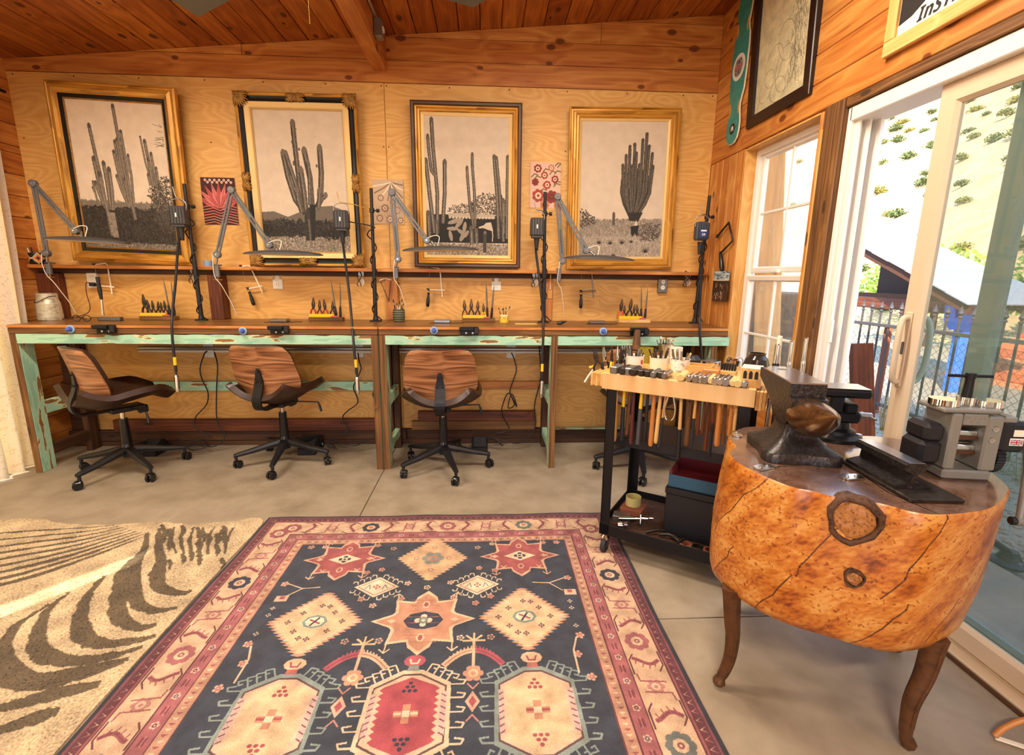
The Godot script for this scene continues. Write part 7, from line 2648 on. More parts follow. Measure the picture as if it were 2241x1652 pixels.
func trolley() -> void:
	var t := thing("tool_trolley", "black wheeled tool trolley with a pale wooden top edge", "trolley", CART, "", -0.588)
	var W := 0.613
	var D := 0.46
	part(t, "top_board", boxed(Vector3(0.0, TOPY - 0.03, -D), Vector3(W, TOPY, -0.0185), 0.002), M.ply2)
	part(t, "front_apron", boxed(Vector3(-0.004, 0.800, -0.018), Vector3(W, TOPY, 0.0), 0.002), M.maple)
	for k in 5:
		part(t, "side_lamination", boxed(Vector3(-0.06 + k * 0.0112, 0.808 + 0.003 * (k % 2), -0.24), Vector3(-0.0495 + k * 0.0112, TOPY - 0.006, -0.004), 0.001), [M.pine, M.beech][k % 2])
	for k in 3:
		part(t, "end_lamination", boxed(Vector3(W + 0.001 + k * 0.012, 0.79, -D), Vector3(W + 0.012 + k * 0.012, TOPY - 0.008, -0.006), 0.001), [M.beech, M.pine][k % 2])
	part(t, "side_shelf", boxed(Vector3(W + 0.04, TOPY - 0.035, -0.34), Vector3(W + 0.19, TOPY - 0.02, -0.03), 0.002), M.pine)
	for a in [[0.02, -0.045], [W - 0.055, -0.045], [0.02, -D + 0.01], [W - 0.055, -D + 0.01]]:
		var s := ST()
		box(s, Vector3(a[0] + 0.003, 0.45, a[1] + 0.018), Vector3(0.006, 0.70, 0.05), 0.001)
		box(s, Vector3(a[0] + 0.022, 0.45, a[1] + (0.04 if a[1] > -0.2 else -0.004)), Vector3(0.044, 0.70, 0.006), 0.001)
		part(t, "leg", s, M.black_metal)
		s = ST()
		lathe(s, Transform3D(Basis(), Vector3(a[0] + 0.022, 0.065, a[1] + 0.018)), [Vector2(0, 0), Vector2(0.02, 0), Vector2(0.024, 0.012), Vector2(0.016, 0.026), Vector2(0.006, 0.036), Vector2(0, 0.036)], 14)
		var c := part(t, "caster", s, M.chrome)
		s = ST()
		cyl(s, Vector3(a[0] + 0.009, 0.034, a[1] + 0.026), Vector3(a[0] + 0.033, 0.034, a[1] + 0.026), 0.034, 18, 0.004)
		part(c, "wheel", s, M.rubber)
		s = ST()
		for e in [-1.0, 1.0]:
			box(s, Vector3(a[0] + 0.021 + e * 0.015, 0.05, a[1] + 0.022), Vector3(0.003, 0.04, 0.024), 0.001)
		part(c, "fork", s, M.chrome)
	part(t, "middle_shelf", boxed(Vector3(0.02, 0.53, -D + 0.01), Vector3(W - 0.01, 0.545, -0.10), 0.002), M.black)
	part(t, "middle_lip", boxed(Vector3(0.02, 0.515, -0.10), Vector3(W - 0.01, 0.56, -0.094), 0.001), M.black)
	part(t, "bottom_tray", boxed(Vector3(0.02, 0.103, -D + 0.012), Vector3(W - 0.01, 0.115, -0.008), 0.002), M.tray)
	for b in [[Vector3(0.02, 0.095, -0.008), Vector3(W - 0.01, 0.15, -0.002)], [Vector3(0.02, 0.095, -D + 0.006), Vector3(W - 0.01, 0.15, -D + 0.012)], [Vector3(0.016, 0.095, -D + 0.006), Vector3(0.022, 0.15, -0.002)], [Vector3(W - 0.014, 0.095, -D + 0.006), Vector3(W - 0.008, 0.15, -0.002)]]:
		part(t, "tray_lip", boxed(b[0], b[1], 0.001), M.black_metal)
	hammers()
	trolley_top()
	trolley_below()

func hammers() -> void:
	var H := [[445, 580, 415, 1145, 68, "beech", "", 0], [540, 590, 510, 1135, 44, "yellow", "rubber", 760], [605, 600, 565, 1075, 38, "old_wood", "", 0], [650, 610, 612, 1180, 40, "dark_red", "", 0], [735, 620, 690, 1180, 48, "yellow", "lamp_dark", 780], [805, 630, 765, 1155, 38, "black", "", 0], [875, 640, 832, 1200, 48, "tan", "", 0], [950, 650, 890, 1170, 42, "pine", "", 0], [1000, 660, 925, 1220, 30, "pine", "rubber", 880], [1175, 690, 1140, 1350, 46, "pine", "black", 1010], [1265, 700, 1230, 1195, 52, "old_wood", "", 0], [1335, 710, 1285, 1210, 36, "pine", "rubber", 890], [1385, 720, 1355, 1080, 34, "red_wood", "", 0], [1435, 730, 1405, 1075, 30, "red_wood", "", 0], [1495, 740, 1440, 1255, 34, "red_wood", "", 0], [1545, 745, 1490, 1320, 30, "red_wood", "black", 940], [1600, 750, 1570, 1200, 52, "tan", "", 0], [1660, 760, 1640, 1185, 38, "old_wood", "", 0], [1735, 770, 1705, 1090, 38, "tan", "", 0], [1790, 775, 1765, 1060, 40, "pine", "", 0], [1860, 790, 1835, 1000, 24, "black", "", 0]]
	var words := {"beech": "thick pale beech", "yellow": "yellow", "old_wood": "grey-brown wooden", "dark_red": "dark maroon", "black": "black", "tan": "orange-tan wooden", "pine": "pale yellow wooden", "red_wood": "reddish-brown wooden"}
	var grips := {"rubber": " and black rubber grip", "lamp_dark": " and grey rubber grip", "black": " and long black grip", "": ""}
	var heads := [[M.grey_steel, 0], [M.dark_steel, 1], [M.grey_steel, 0], [M.dark_steel, 1], [M.dark_steel, 2], [M.dark_steel, 2], [M.grey_steel, 1], [M.dark_steel, 2], [M.polished, 1], [M.rawhide, 1], [M.bright_steel, 1], [M.polished, 1], [M.bright_steel, 1], [M.polished, 1], [M.rawhide, 1], [M.bright_steel, 1], [M.bright_steel, 1], [M.polished, 1], [M.rawhide, 1], [M.rawhide, 1], [M.polished, 1]]
	var look := {}
	for k in H.size():
		var a: Array = H[k]
		var top := cart_px(1260 + a[0] / 5.093, 740 + a[1] / 5.093, 0.045)
		var bot := cart_px(1260 + a[2] / 5.093, 740 + a[3] / 5.093, 0.045)
		var up := Vector3(top.x, TOPY + 0.002, top.z)
		var r: float = a[4] / 5.093 / 2.0 * EYE.distance_to(top) / 1020.0
		var hd := ["square steel", "round dark steel", "cross-peen dark steel"][heads[k][1]] as String
		if heads[k][0] == M.rawhide:
			hd = "rawhide"
		elif heads[k][0] == M.bright_steel or heads[k][0] == M.polished:
			hd = "polished steel"
		var lb := "%s head hammer, %s handle%s on the trolley" % [hd, words[a[5]], grips[a[6]]]
		look[lb] = look.get(lb, 0) + 1
		var t := thing("hammer", lb, "hammer", bot, "hammers hung along the trolley's front")
		var s := ST()
		var o := bot
		var d := up - o
		if a[6]:
			var f: float = float(a[7] - a[3]) / (a[1] - a[3])
			var m := (top - o) * f
			tube(s, [m * 0.98, (top - o), d], [r * 0.85, r * 0.75, r * 0.75], 8)
			part(t, "handle", s, M[a[5]])
			s = ST()
			tube(s, [Vector3.ZERO, m * 0.3, m * 0.9, m], [r * 1.0, r * 1.05, r * 0.95, r * 0.9], 8)
			part(t, "grip", s, M[a[6]])
		else:
			tube(s, [Vector3.ZERO, d * 0.04, d * 0.2, d * 0.45, d * 0.75, d], [r * 0.8, r * 1.08, r * 1.05, r * 0.92, r * 0.75, r * 0.75], 9)
			part(t, "handle", s, M[a[5]])
		var hc := d + Vector3(0, 0.014, 0)
		var zf := cart_basis.z
		s = ST()
		match heads[k][1]:
			0:
				box(s, hc + zf * 0.0, Vector3(0.034, 0.032, 0.095), 0.004, cart_basis)
			1:
				var hr := 0.013 + 0.003 * (k % 2)
				cyl(s, hc - zf * 0.055, hc + zf * 0.052, hr, 14, 0.003)
			2:
				box(s, hc + zf * 0.022, Vector3(0.024, 0.024, 0.045), 0.003, cart_basis)
				tube(s, [hc, hc - zf * 0.06], [0.014, 0.004], 4)
		part(t, "head", s, heads[k][0])
	# open steel pliers hung over the rack
	var p := cart_px(1260 + 1060 / 5.093, 740 + 665 / 5.093, 0.03)
	var t := thing("hanging_pliers", "bright steel pliers hung open among the hammer handles", "pliers", p)
	for e in [-1.0, 1.0]:
		var s := ST()
		var w := cart_basis.x
		tube(s, curve([Vector3(0, 0.09, 0), w * e * 0.012, w * e * 0.022 - Vector3(0, 0.05, 0), w * e * 0.018 - Vector3(0, 0.085, 0), w * e * 0.009 - Vector3(0, 0.098, 0)], 4), 0.004, 7)
		part(t, "arm", s, M.bright_steel)
	# mandrels hung from the side shelf
	for k in 6:
		var s := ST()
		var q := CART + cart_basis * Vector3(0.66 + k * 0.021, TOPY - 0.0355, -0.06 - 0.03 * (k % 2))
		lathe(s, Transform3D(Basis(Vector3.RIGHT, PI), Vector3.ZERO), [Vector2(0, 0), Vector2(0.007, 0), Vector2(0.0085, 0.18), Vector2(0.004, 0.22), Vector2(0, 0.22)], 10)
		solo("forming_rod", "grey steel forming rod hung under the trolley's side shelf", "rod", s, [M.steel, M.grey_steel, M.ivory][k % 3], q, "forming rods under the side shelf")

func top_at(u: float, v: float) -> Vector3:
	return fy(u, v, TOPY)

func trolley_top() -> void:
	# white tubs packed with punches
	var cups := [[1388, 803, "white tub with a red mark packed with punches"], [1441, 808, "cream tub packed with dark punches"], [1487, 812, "white tub with a printed band packed with bright punches"]]
	for k in 3:
		var p := top_at(cups[k][0], cups[k][1])
		var t := pot("punch_tub", cups[k][2] + " on the trolley", "tub", p, [Vector2(0, 0), Vector2(0.040, 0), Vector2(0.043, 0.055), Vector2(0.044, 0.058), Vector2(0.040, 0.056), Vector2(0.037, 0.006), Vector2(0, 0.006)], [M.white_plastic, M.cream, M.tub_print][k])
		if k == 0:
			part(t, "mark", boxed(Vector3(0.018, 0.02, 0.038), Vector3(0.026, 0.04, 0.0415), 0.001), M.red)
		cup_of(t, 9, 0.036, 0.06, [[M.dark_steel, M.grey_steel], [M.dark_steel, M.dark_wood], [M.polished, M.grey_steel, M.brass]][k], 0.07, 0.105, "punch", "steel punch standing in the %s tub" % ["red-marked", "cream", "printed"][k], "punch", "punches in the %s tub" % ["red-marked", "cream", "printed"][k])
	var q := top_at(1413, 793)
	pot("yellow_jar", "mustard yellow jar behind the white tubs", "jar", q, [Vector2(0, 0), Vector2(0.034, 0), Vector2(0.034, 0.075), Vector2(0.03, 0.075), Vector2(0.03, 0.01), Vector2(0, 0.01)], M.mustard)
	var tin := pot("steel_tumbler", "steel tumbler of bright tools behind the cream tub", "tumbler", top_at(1455, 793), [Vector2(0, 0), Vector2(0.032, 0), Vector2(0.036, 0.095), Vector2(0.033, 0.095), Vector2(0.029, 0.006), Vector2(0, 0.006)], M.bright_steel)
	cup_of(tin, 7, 0.03, 0.1, [M.bright_steel, M.polished, M.dark_steel], 0.11, 0.14, "punch", "bright tool standing in the steel tumbler", "punch", "tools in the steel tumbler")
	pot("white_beaker", "small white beaker behind the printed tub", "beaker", top_at(1478, 797), [Vector2(0, 0), Vector2(0.028, 0), Vector2(0.03, 0.085), Vector2(0.027, 0.085), Vector2(0.025, 0.006), Vector2(0, 0.006)], M.ivory)
	# round tins, jar, pouch
	pot("round_tin", "shallow round steel tin on the trolley near the window", "tin", top_at(1553, 803), [Vector2(0, 0), Vector2(0.048, 0), Vector2(0.048, 0.03), Vector2(0.044, 0.032), Vector2(0.044, 0.01), Vector2(0, 0.01)], M.bright_steel)
	pot("glass_jar", "lidded glass jar beside the shallow steel tin", "jar", top_at(1606, 808), [Vector2(0, 0), Vector2(0.034, 0), Vector2(0.036, 0.02), Vector2(0.036, 0.045), Vector2(0.03, 0.055), Vector2(0, 0.06)], M.chrome)
	pot("dark_vase", "dark wide-necked bottle at the window corner of the trolley", "bottle", top_at(1652, 822), [Vector2(0, 0), Vector2(0.05, 0), Vector2(0.055, 0.04), Vector2(0.045, 0.075), Vector2(0.032, 0.09), Vector2(0.036, 0.1), Vector2(0.03, 0.1), Vector2(0.03, 0.05), Vector2(0, 0.05)], M.smoke)
	var s := ST()
	box(s, Vector3(0, 0.03, 0), Vector3(0.07, 0.06, 0.05), 0.02, Basis(Vector3.UP, 0.4))
	solo("black_pouch", "black soft pouch beside the printed tub", "pouch", s, M.black, top_at(1518, 805))
	# wooden boxes
	var p := top_at(1532, 820)
	var t := thing("wooden_tray", "small open pale wooden tray on the trolley", "tray", p, "", -0.588)
	for b in [[Vector3(-0.05, 0, -0.04), Vector3(0.05, 0.004, 0.04)], [Vector3(-0.05, 0.004, 0.036), Vector3(0.05, 0.045, 0.04)], [Vector3(-0.05, 0.004, -0.04), Vector3(0.05, 0.045, -0.036)], [Vector3(-0.05, 0.004, -0.036), Vector3(-0.046, 0.045, 0.036)], [Vector3(0.046, 0.004, -0.036), Vector3(0.05, 0.045, 0.036)]]:
		part(t, "side" if b[0].y > 0 else "bottom", boxed(b[0], b[1], 0.0008), M.pine)
	t = thing("wooden_block", "reddish wooden block in front of the shallow steel tin", "block", top_at(1556, 828), "", -0.588)
	part(t, "block", boxed(Vector3(-0.032, 0, -0.025), Vector3(0.032, 0.042, 0.025), 0.003), M.tan)
	t = thing("brush_block", "wooden block of short black brushes on the trolley", "brush block", top_at(1592, 826), "", -0.588)
	part(t, "block", boxed(Vector3(-0.034, 0, -0.03), Vector3(0.034, 0.032, 0.03), 0.002), M.pine)
	for k in 12:
		s = ST()
		cyl(s, Vector3(-0.026 + (k % 6) * 0.0105, 0.032, -0.012 + 0.024 * (k / 6)), Vector3(-0.026 + (k % 6) * 0.0105, 0.06, -0.012 + 0.024 * (k / 6)), 0.004, 6)
		part(t, "brush", s, M.black)
	# white block with three arched holes
	p = top_at(1640, 848)
	t = thing("arched_block", "white wooden block with three arched slots at the trolley's corner", "block", p, "", -0.588)
	s = ST()
	var out := [Vector2(-0.036, 0), Vector2(0.036, 0), Vector2(0.036, 0.075), Vector2(-0.036, 0.075)]
	prism(s, Transform3D(Basis(), Vector3(0, 0, -0.10)), out, 0.098)
	part(t, "block", s, M.cream)
	part(t, "face", boxed(Vector3(-0.036, 0, -0.0018), Vector3(0.036, 0.075, 0.0), 0.0005), M.pine)
	for k in 3:
		s = ST()
		prism(s, Transform3D(Basis(), Vector3(-0.020 + k * 0.020, 0.034, -0.001)), [Vector2(-0.0065, 0), Vector2(0.0065, 0), Vector2(0.0065, 0.022), Vector2(0.004, 0.029), Vector2(0, 0.032), Vector2(-0.004, 0.029), Vector2(-0.0065, 0.022)], 0.0016)
		part(t, "slot", s, M.frame_black)
	# pliers and tools along the curtain-side edge
	var me := plier_mesh(0.02, 0.003)
	var pl := [[1312, 800, M.black, "black"], [1325, 797, M.black, "short black"], [1338, 798, M.yellow, "yellow"], [1350, 796, M.dark_steel, "bare steel"], [1362, 795, M.dark_steel, "dark steel"], [1370, 794, M.black, "slim black"]]
	for k in pl.size():
		var a: Array = pl[k]
		t = thing("pliers", "%s pliers standing in the trolley's side rack" % a[3], "pliers", top_at(a[0], a[1] + 6) + Vector3(0, -0.02, 0), "pliers in the trolley rack")
		t.basis = Basis(Vector3.UP, 0.5 * k) * Basis(Vector3.BACK, 0.25 - 0.1 * k)
		inst(t, "jaws", me[0], [M.dark_steel, M.bright_steel][k % 2])
		inst(t, "grips", me[1], a[2])
	for a in [[[1300, 800], [1296, 803], [1290, 804], M.yellow, "yellow"], [[1300, 808], [1290, 820], [1280, 836], M.ivory, "white"]]:
		var c := []
		for j in 3:
			c.append(cart_px(a[j][0], a[j][1], 0.10))
		s = ST()
		tube(s, curve([Vector3.ZERO, c[1] - c[0], c[2] - c[0]], 4), 0.006, 7)
		solo("bent_tool", "tool with a bent %s handle poking out of the trolley's side rack" % a[4], "tool", s, a[3], c[0])
	for k in 7:
		s = ST()
		cyl(s, Vector3.ZERO, Vector3(0.02 - 0.005 * k, 0.085 - 0.006 * (k % 3), -0.01), 0.004, 7, 0.001)
		solo("chasing_tool", "dark chasing tool leaning in the trolley rack behind the square hammer head", "chasing tool", s, [M.dark_steel, M.grey_steel][k % 2], top_at(1352 + k * 4, 794), "chasing tools in the trolley rack")
	# ring mandrels standing on the side shelf
	var mm := [[1678, 852, 752, 0.013, "black_gloss", "dark sleeved"], [1690, 850, 745, 0.010, "chrome", "chrome"], [1700, 846, 738, 0.009, "bright_steel", "tapered steel"], [1708, 846, 735, 0.012, "cream", "ivory topped"], [1717, 842, 748, 0.009, "grey_steel", "grey steel"], [1724, 838, 738, 0.008, "dark_steel", "dark steel"]]
	for k in mm.size():
		var a: Array = mm[k]
		var b: Vector3 = CART + cart_basis * Vector3(0.665 + (k % 3) * 0.045, TOPY - 0.0195, -0.09 - 0.11 * (k / 3))
		t = thing("ring_mandrel", a[5] + " ring mandrel standing on the trolley's side shelf", "mandrel", b, "ring mandrels on the side shelf")
		var h := bz(a[0], a[2], b.z).y - b.y
		s = ST()
		lathe(s, Transform3D(), [Vector2(0, 0), Vector2(a[3], 0), Vector2(a[3], h * 0.55), Vector2(a[3] * 0.9, h * 0.6), Vector2(0, h * 0.6)], 12)
		part(t, "sleeve", s, M[a[4]])
		s = ST()
		lathe(s, Transform3D(), [Vector2(0, h * 0.6), Vector2(a[3] * 0.85, h * 0.6), Vector2(a[3] * 0.8, h - 0.004), Vector2(a[3] * 0.6, h), Vector2(0, h)], 12)
		part(t, "mandrel", s, M.bright_steel if k != 3 else M.cream)

func trolley_below() -> void:
	# boxes on the bottom tray
	var y := 0.1155
	var t := thing("black_box", "large plain black box on the trolley's bottom tray", "box", CART + cart_basis * Vector3(0.285, y, -0.12), "", -0.588)
	part(t, "body", boxed(Vector3(0.0, 0, -0.22), Vector3(0.30, 0.205, 0.0), 0.004), M.black)
	part(t, "lid", boxed(Vector3(-0.004, 0.206, -0.224), Vector3(0.302, 0.235, 0.004), 0.003), M.black)
	t = thing("blue_red_box", "open blue box with a red lining on top of the black box", "box", CART + cart_basis * Vector3(0.29, y + 0.236, -0.13), "", -0.588)
	part(t, "bottom", boxed(Vector3(0, 0, -0.19), Vector3(0.30, 0.006, 0), 0.001), M.blue_card)
	for b in [[Vector3(0, 0, -0.004), Vector3(0.30, 0.06, 0.0), "blue_card"], [Vector3(0, 0, -0.19), Vector3(0.30, 0.085, -0.186), "blue_card"], [Vector3(0, 0, -0.186), Vector3(0.004, 0.07, -0.004), "blue_card"], [Vector3(0.296, 0, -0.186), Vector3(0.30, 0.07, -0.004), "blue_card"]]:
		part(t, "side", boxed(b[0], b[1], 0.001), M[b[2]])
	for b in [[Vector3(0.005, 0.006, -0.185), Vector3(0.295, 0.092, -0.181)], [Vector3(0.005, 0.006, -0.18), Vector3(0.012, 0.082, -0.006)], [Vector3(0.288, 0.006, -0.18), Vector3(0.295, 0.082, -0.006)], [Vector3(0.005, 0.0065, -0.18), Vector3(0.295, 0.012, -0.006)]]:
		part(t, "lining", boxed(b[0], b[1], 0.001), M.red_card, "red card lining")
	# odds and ends
	var L := func(x: float, z: float) -> Vector3: return CART + cart_basis * Vector3(x, y, z)
	pot("cream_ring", "hollow cream tape ring standing on a steel block", "ring", L.call(0.10, -0.26) + Vector3(0, 0.0415, 0), [Vector2(0.034, 0), Vector2(0.038, 0), Vector2(0.038, 0.045), Vector2(0.034, 0.045), Vector2(0.034, 0)], M.mustard_pale)
	t = thing("steel_block", "rusty steel block under the cream ring", "block", L.call(0.10, -0.25), "", -0.588)
	part(t, "block", boxed(Vector3(-0.05, 0, -0.05), Vector3(0.06, 0.04, 0.05), 0.003), M.rust)
	t = thing("steel_bar_block", "grey steel bar at the front of the bottom tray", "block", L.call(0.075, -0.15), "", -0.4)
	part(t, "bar", boxed(Vector3(-0.04, 0, -0.03), Vector3(0.045, 0.03, 0.03), 0.003), M.grey_steel)
	t = thing("chrome_torch", "chrome hand torch lying across the bottom tray", "torch", L.call(0.08, -0.10) + Vector3(0, 0.03, 0), "", -0.2)
	var s := ST()
	lathe(s, Transform3D(Basis(Vector3.BACK, -PI / 2 + 0.1), Vector3.ZERO), [Vector2(0, 0), Vector2(0.009, 0), Vector2(0.009, 0.10), Vector2(0.013, 0.105), Vector2(0.013, 0.135), Vector2(0.008, 0.14), Vector2(0.008, 0.16), Vector2(0, 0.16)], 12)
	part(t, "barrel", s, M.chrome)
	s = ST()
	cyl(s, Vector3(0.10, 0.03, 0.0), Vector3(0.10, -0.02, 0.015), 0.006, 8)
	part(t, "valve", s, M.chrome)
	s = ST()
	lathe(s, Transform3D(Basis(Vector3.BACK, -1.45), Vector3(0, 0.018, 0)), [Vector2(0, 0), Vector2(0.016, 0), Vector2(0.018, 0.02), Vector2(0.01, 0.03), Vector2(0.014, 0.045), Vector2(0, 0.05)], 12)
	solo("chrome_fitting", "short chrome fitting lying beside the torch", "fitting", s, M.chrome, L.call(0.09, -0.05))
	for k in 4:
		s = ST()
		var a := 0.7 * k
		tube(s, [Vector3.ZERO, Vector3(cos(a) * 0.05, 0.012, sin(a) * 0.03), Vector3(cos(a) * 0.10, 0.006, sin(a) * 0.05)], [0.007, 0.009, 0.004], 7)
		solo("iron_stake", "small dark iron stake heaped in front of the black box", "stake", s, M.dark_steel, L.call(0.22 + k * 0.055, -0.07 - 0.01 * k) + Vector3(0, 0.012, 0), "iron stakes on the bottom tray")
	for k in 3:
		pot("wire_coil", "dark coil of wire on the bottom tray beside the black box", "coil", L.call(0.40 + 0.05 * k, -0.06), [Vector2(0.02, 0), Vector2(0.03, 0.004), Vector2(0.03, 0.014), Vector2(0.02, 0.018), Vector2(0.02, 0)], [M.rust, M.dark_steel, M.rust][k], 18).set_meta("group", "wire coils on the bottom tray")

# ---------------------------------------------------------------- stump table and what stands on it
func stump_table() -> void:
	# outline of the top: the front read from the photograph, the back closed round
	var o := []
	for a in [[1691, 934], [1640, 933], [1610, 940], [1592, 957], [1607, 975], [1594, 990], [1600, 1002], [1625, 1020], [1670, 1042], [1730, 1066], [1775, 1075], [1820, 1087], [1868, 1096], [1928, 1103], [2000, 1122], [2060, 1128], [2150, 1120], [2190, 1104], [2207, 1084], [2206, 1060]]:
		var p := fy(a[0], a[1], STUMP)
		o.append(Vector3(p.x, 0, p.z))
	for a in [[4.640, 2.32], [4.625, 2.22], [4.60, 2.13], [4.53, 2.075], [4.45, 2.06], [4.36, 2.02], [4.29, 1.985]]:
		o.append(Vector3(a[0], 0, a[1]))
	o.append(o[0])
	var ring := curve(o, 4)
	ring.pop_back()
	var n := ring.size()
	var c := Vector3.ZERO
	for q: Vector3 in ring:
		c += q / n
	# a smoother outline for the foot of the log
	var low := []
	for k in n:
		var m := Vector3.ZERO
		for j in range(-5, 6):
			m += ring[posmod(k + j, n)] / 11.0
		low.append(m)
	var t := thing("stump_table", "varnished tree stump table on curved iron legs", "table", Vector3(c.x, 0, c.z))
	var rings := []
	var sh := Vector3(-0.035, 0, -0.005)
	for e in [[0.335, 0.92, 1.0, 1.0], [0.345, 0.97, 1.0, 1.0], [0.37, 1.0, 1.0, 0.95], [0.48, 1.03, 0.8, 0.75], [0.60, 1.02, 0.4, 0.4], [0.70, 1.0, 0.1, 0.1], [0.733, 1.0, 0.0, 0.0], [0.74, 0.985, 0.0, 0.0]]:
		var r := []
		for k in n:
			var q: Vector3 = ring[k].lerp(low[k], e[2]) - c
			r.append(q * e[1] + sh * e[3] + Vector3(0, e[0], 0))
		rings.append(r)
	for r: Array in rings:
		r.reverse()
	var s := ST()
	s.set_smooth_group(1)
	var run := []
	var d := 0.0
	for k in n + 1:
		run.append(d)
		d += rings[5][k % n].distance_to(rings[5][(k + 1) % n])
	for i in rings.size() - 1:
		for k in n:
			var k2 := (k + 1) % n
			var va: float = rings[i][k].y
			var vb: float = rings[i + 1][k].y
			quad(s, rings[i][k2], rings[i][k], rings[i + 1][k], rings[i + 1][k2], Vector2(run[k + 1], va), Vector2(run[k], va), Vector2(run[k], vb), Vector2(run[k + 1], vb))
	s.set_smooth_group(-1)
	for k in n:
		tri(s, Vector3(-0.03, 0.335, 0), rings[0][k], rings[0][(k + 1) % n])
	part(t, "log", s, M.stump_side, "orange varnished log side")
	s = ST()
	var top: Array = rings[rings.size() - 1]
	for k in n:
		var a: Vector3 = top[k]
		var b: Vector3 = top[(k + 1) % n]
		tri(s, Vector3(0, STUMP, 0), b, a, Vector2.ZERO, Vector2(b.x, b.z), Vector2(a.x, a.z))
	part(t, "top_face", s, M.stump_top, "glossy grey-brown end grain")
	# cut branch knots on the side
	for a in [[1868, 1137, 0.052], [1868, 1262, 0.020]]:
		var best := Vector3.ZERO
		var p0 := ray(a[0], a[1])
		for i in 400:
			var q := EYE + p0 * (1.2 + i * 0.003)
			var poly := PackedVector2Array()
			var f := clampf((0.74 - q.y) / 0.4, 0.0, 1.0)
			for k in n:
				var w: Vector3 = (ring[k].lerp(low[k], minf(1.0, f * 2.2)) - c) * (1.0 + 0.03 * f) + sh * f + c
				poly.append(Vector2(w.x, w.z))
			if Geometry2D.is_point_in_polygon(Vector2(q.x, q.z), poly):
				best = q
				break
		var out := Vector3(best.x - c.x, 0, best.z - c.z).normalized()
		var B := Basis(Vector3.UP.cross(out), Vector3.UP, out)
		var R: float = a[2]
		s = ST()
		var rr := []
		for e in [[1.24, -0.014], [1.14, 0.012], [1.0, 0.017], [0.90, 0.010], [0.84, -0.012]]:
			var r := []
			for k in 20:
				var an := TAU * k / 20
				var wob := 1.0 + 0.07 * sin(an * 3.0 + 1.0) + 0.04 * sin(an * 7.0)
				r.append(best - t.position + B * Vector3(cos(an) * R * e[0] * wob, sin(an) * R * 1.08 * e[0] * wob, e[1]))
			rr.append(r)
		loft(s, rr, true, false, 1)
		var kn := part(t, "knot", s, M.bark)
		s = ST()
		var ctr := best - t.position
		var pr := []
		for e in [[0.9, 0.004], [0.78, 0.012], [0.5, 0.010], [0.25, 0.013], [0.0, 0.010]]:
			var r := []
			for k in 14:
				var an := TAU * k / 14
				r.append(ctr + B * Vector3(cos(an) * R * e[0], sin(an) * R * 1.05 * e[0], e[1] + 0.004 * sin(an * 4.0 + e[0] * 9.0)))
			pr.append(r)
		loft(s, pr, true, false, 1)
		part(kn, "heart", s, M.knot_heart)
	# cast cabriole legs
	for a in [[2.37, [[1597, 1318], [1602, 1352], [1603, 1392], [1598, 1432], [1588, 1462], [1576, 1484], [1572, 1502]]], [2.60, [[2040, 1436], [2024, 1474], [1997, 1530], [1986, 1575], [1982, 1608], [1988, 1640]]]]:
		var pts := []
		for q in a[1]:
			pts.append(bz(q[0], q[1], a[0]) - t.position)
		pts[pts.size() - 1].y = 0.012
		pts[0].y = 0.36
		cabriole(t, pts)
	cabriole(t, [Vector3(4.50, 0.36, 2.28) - t.position, Vector3(4.54, 0.28, 2.27) - t.position, Vector3(4.55, 0.16, 2.26) - t.position, Vector3(4.57, 0.012, 2.25) - t.position])
	cabriole(t, [Vector3(4.10, 0.36, 2.06) - t.position, Vector3(4.09, 0.28, 2.04) - t.position, Vector3(4.09, 0.16, 2.03) - t.position, Vector3(4.08, 0.012, 2.01) - t.position])
	anvil()
	vise()
	rail_anvil()
	rolling_mill()

func cabriole(t: Node, pts: Array) -> void:
	var c := curve(pts, 5)
	var s := ST()
	var r := []
	var n := c.size() - 1
	for k in n + 1:
		var f := float(k) / n
		r.append(lerpf(0.030, 0.013, pow(f, 0.7)) if f < 0.8 else lerpf(0.014, 0.020, sin((f - 0.8) / 0.2 * PI * 0.8)))
	tube(s, c, r, 8)
	# leaf rib down the front
	var rib := []
	for k in int(n * 0.7):
		rib.append(c[k] + Vector3(0, 0, r[k] * 0.9))
	tube(s, rib, 0.006, 5)
	part(t, "leg", s, M.cast_brown, "brown cast-iron cabriole leg")

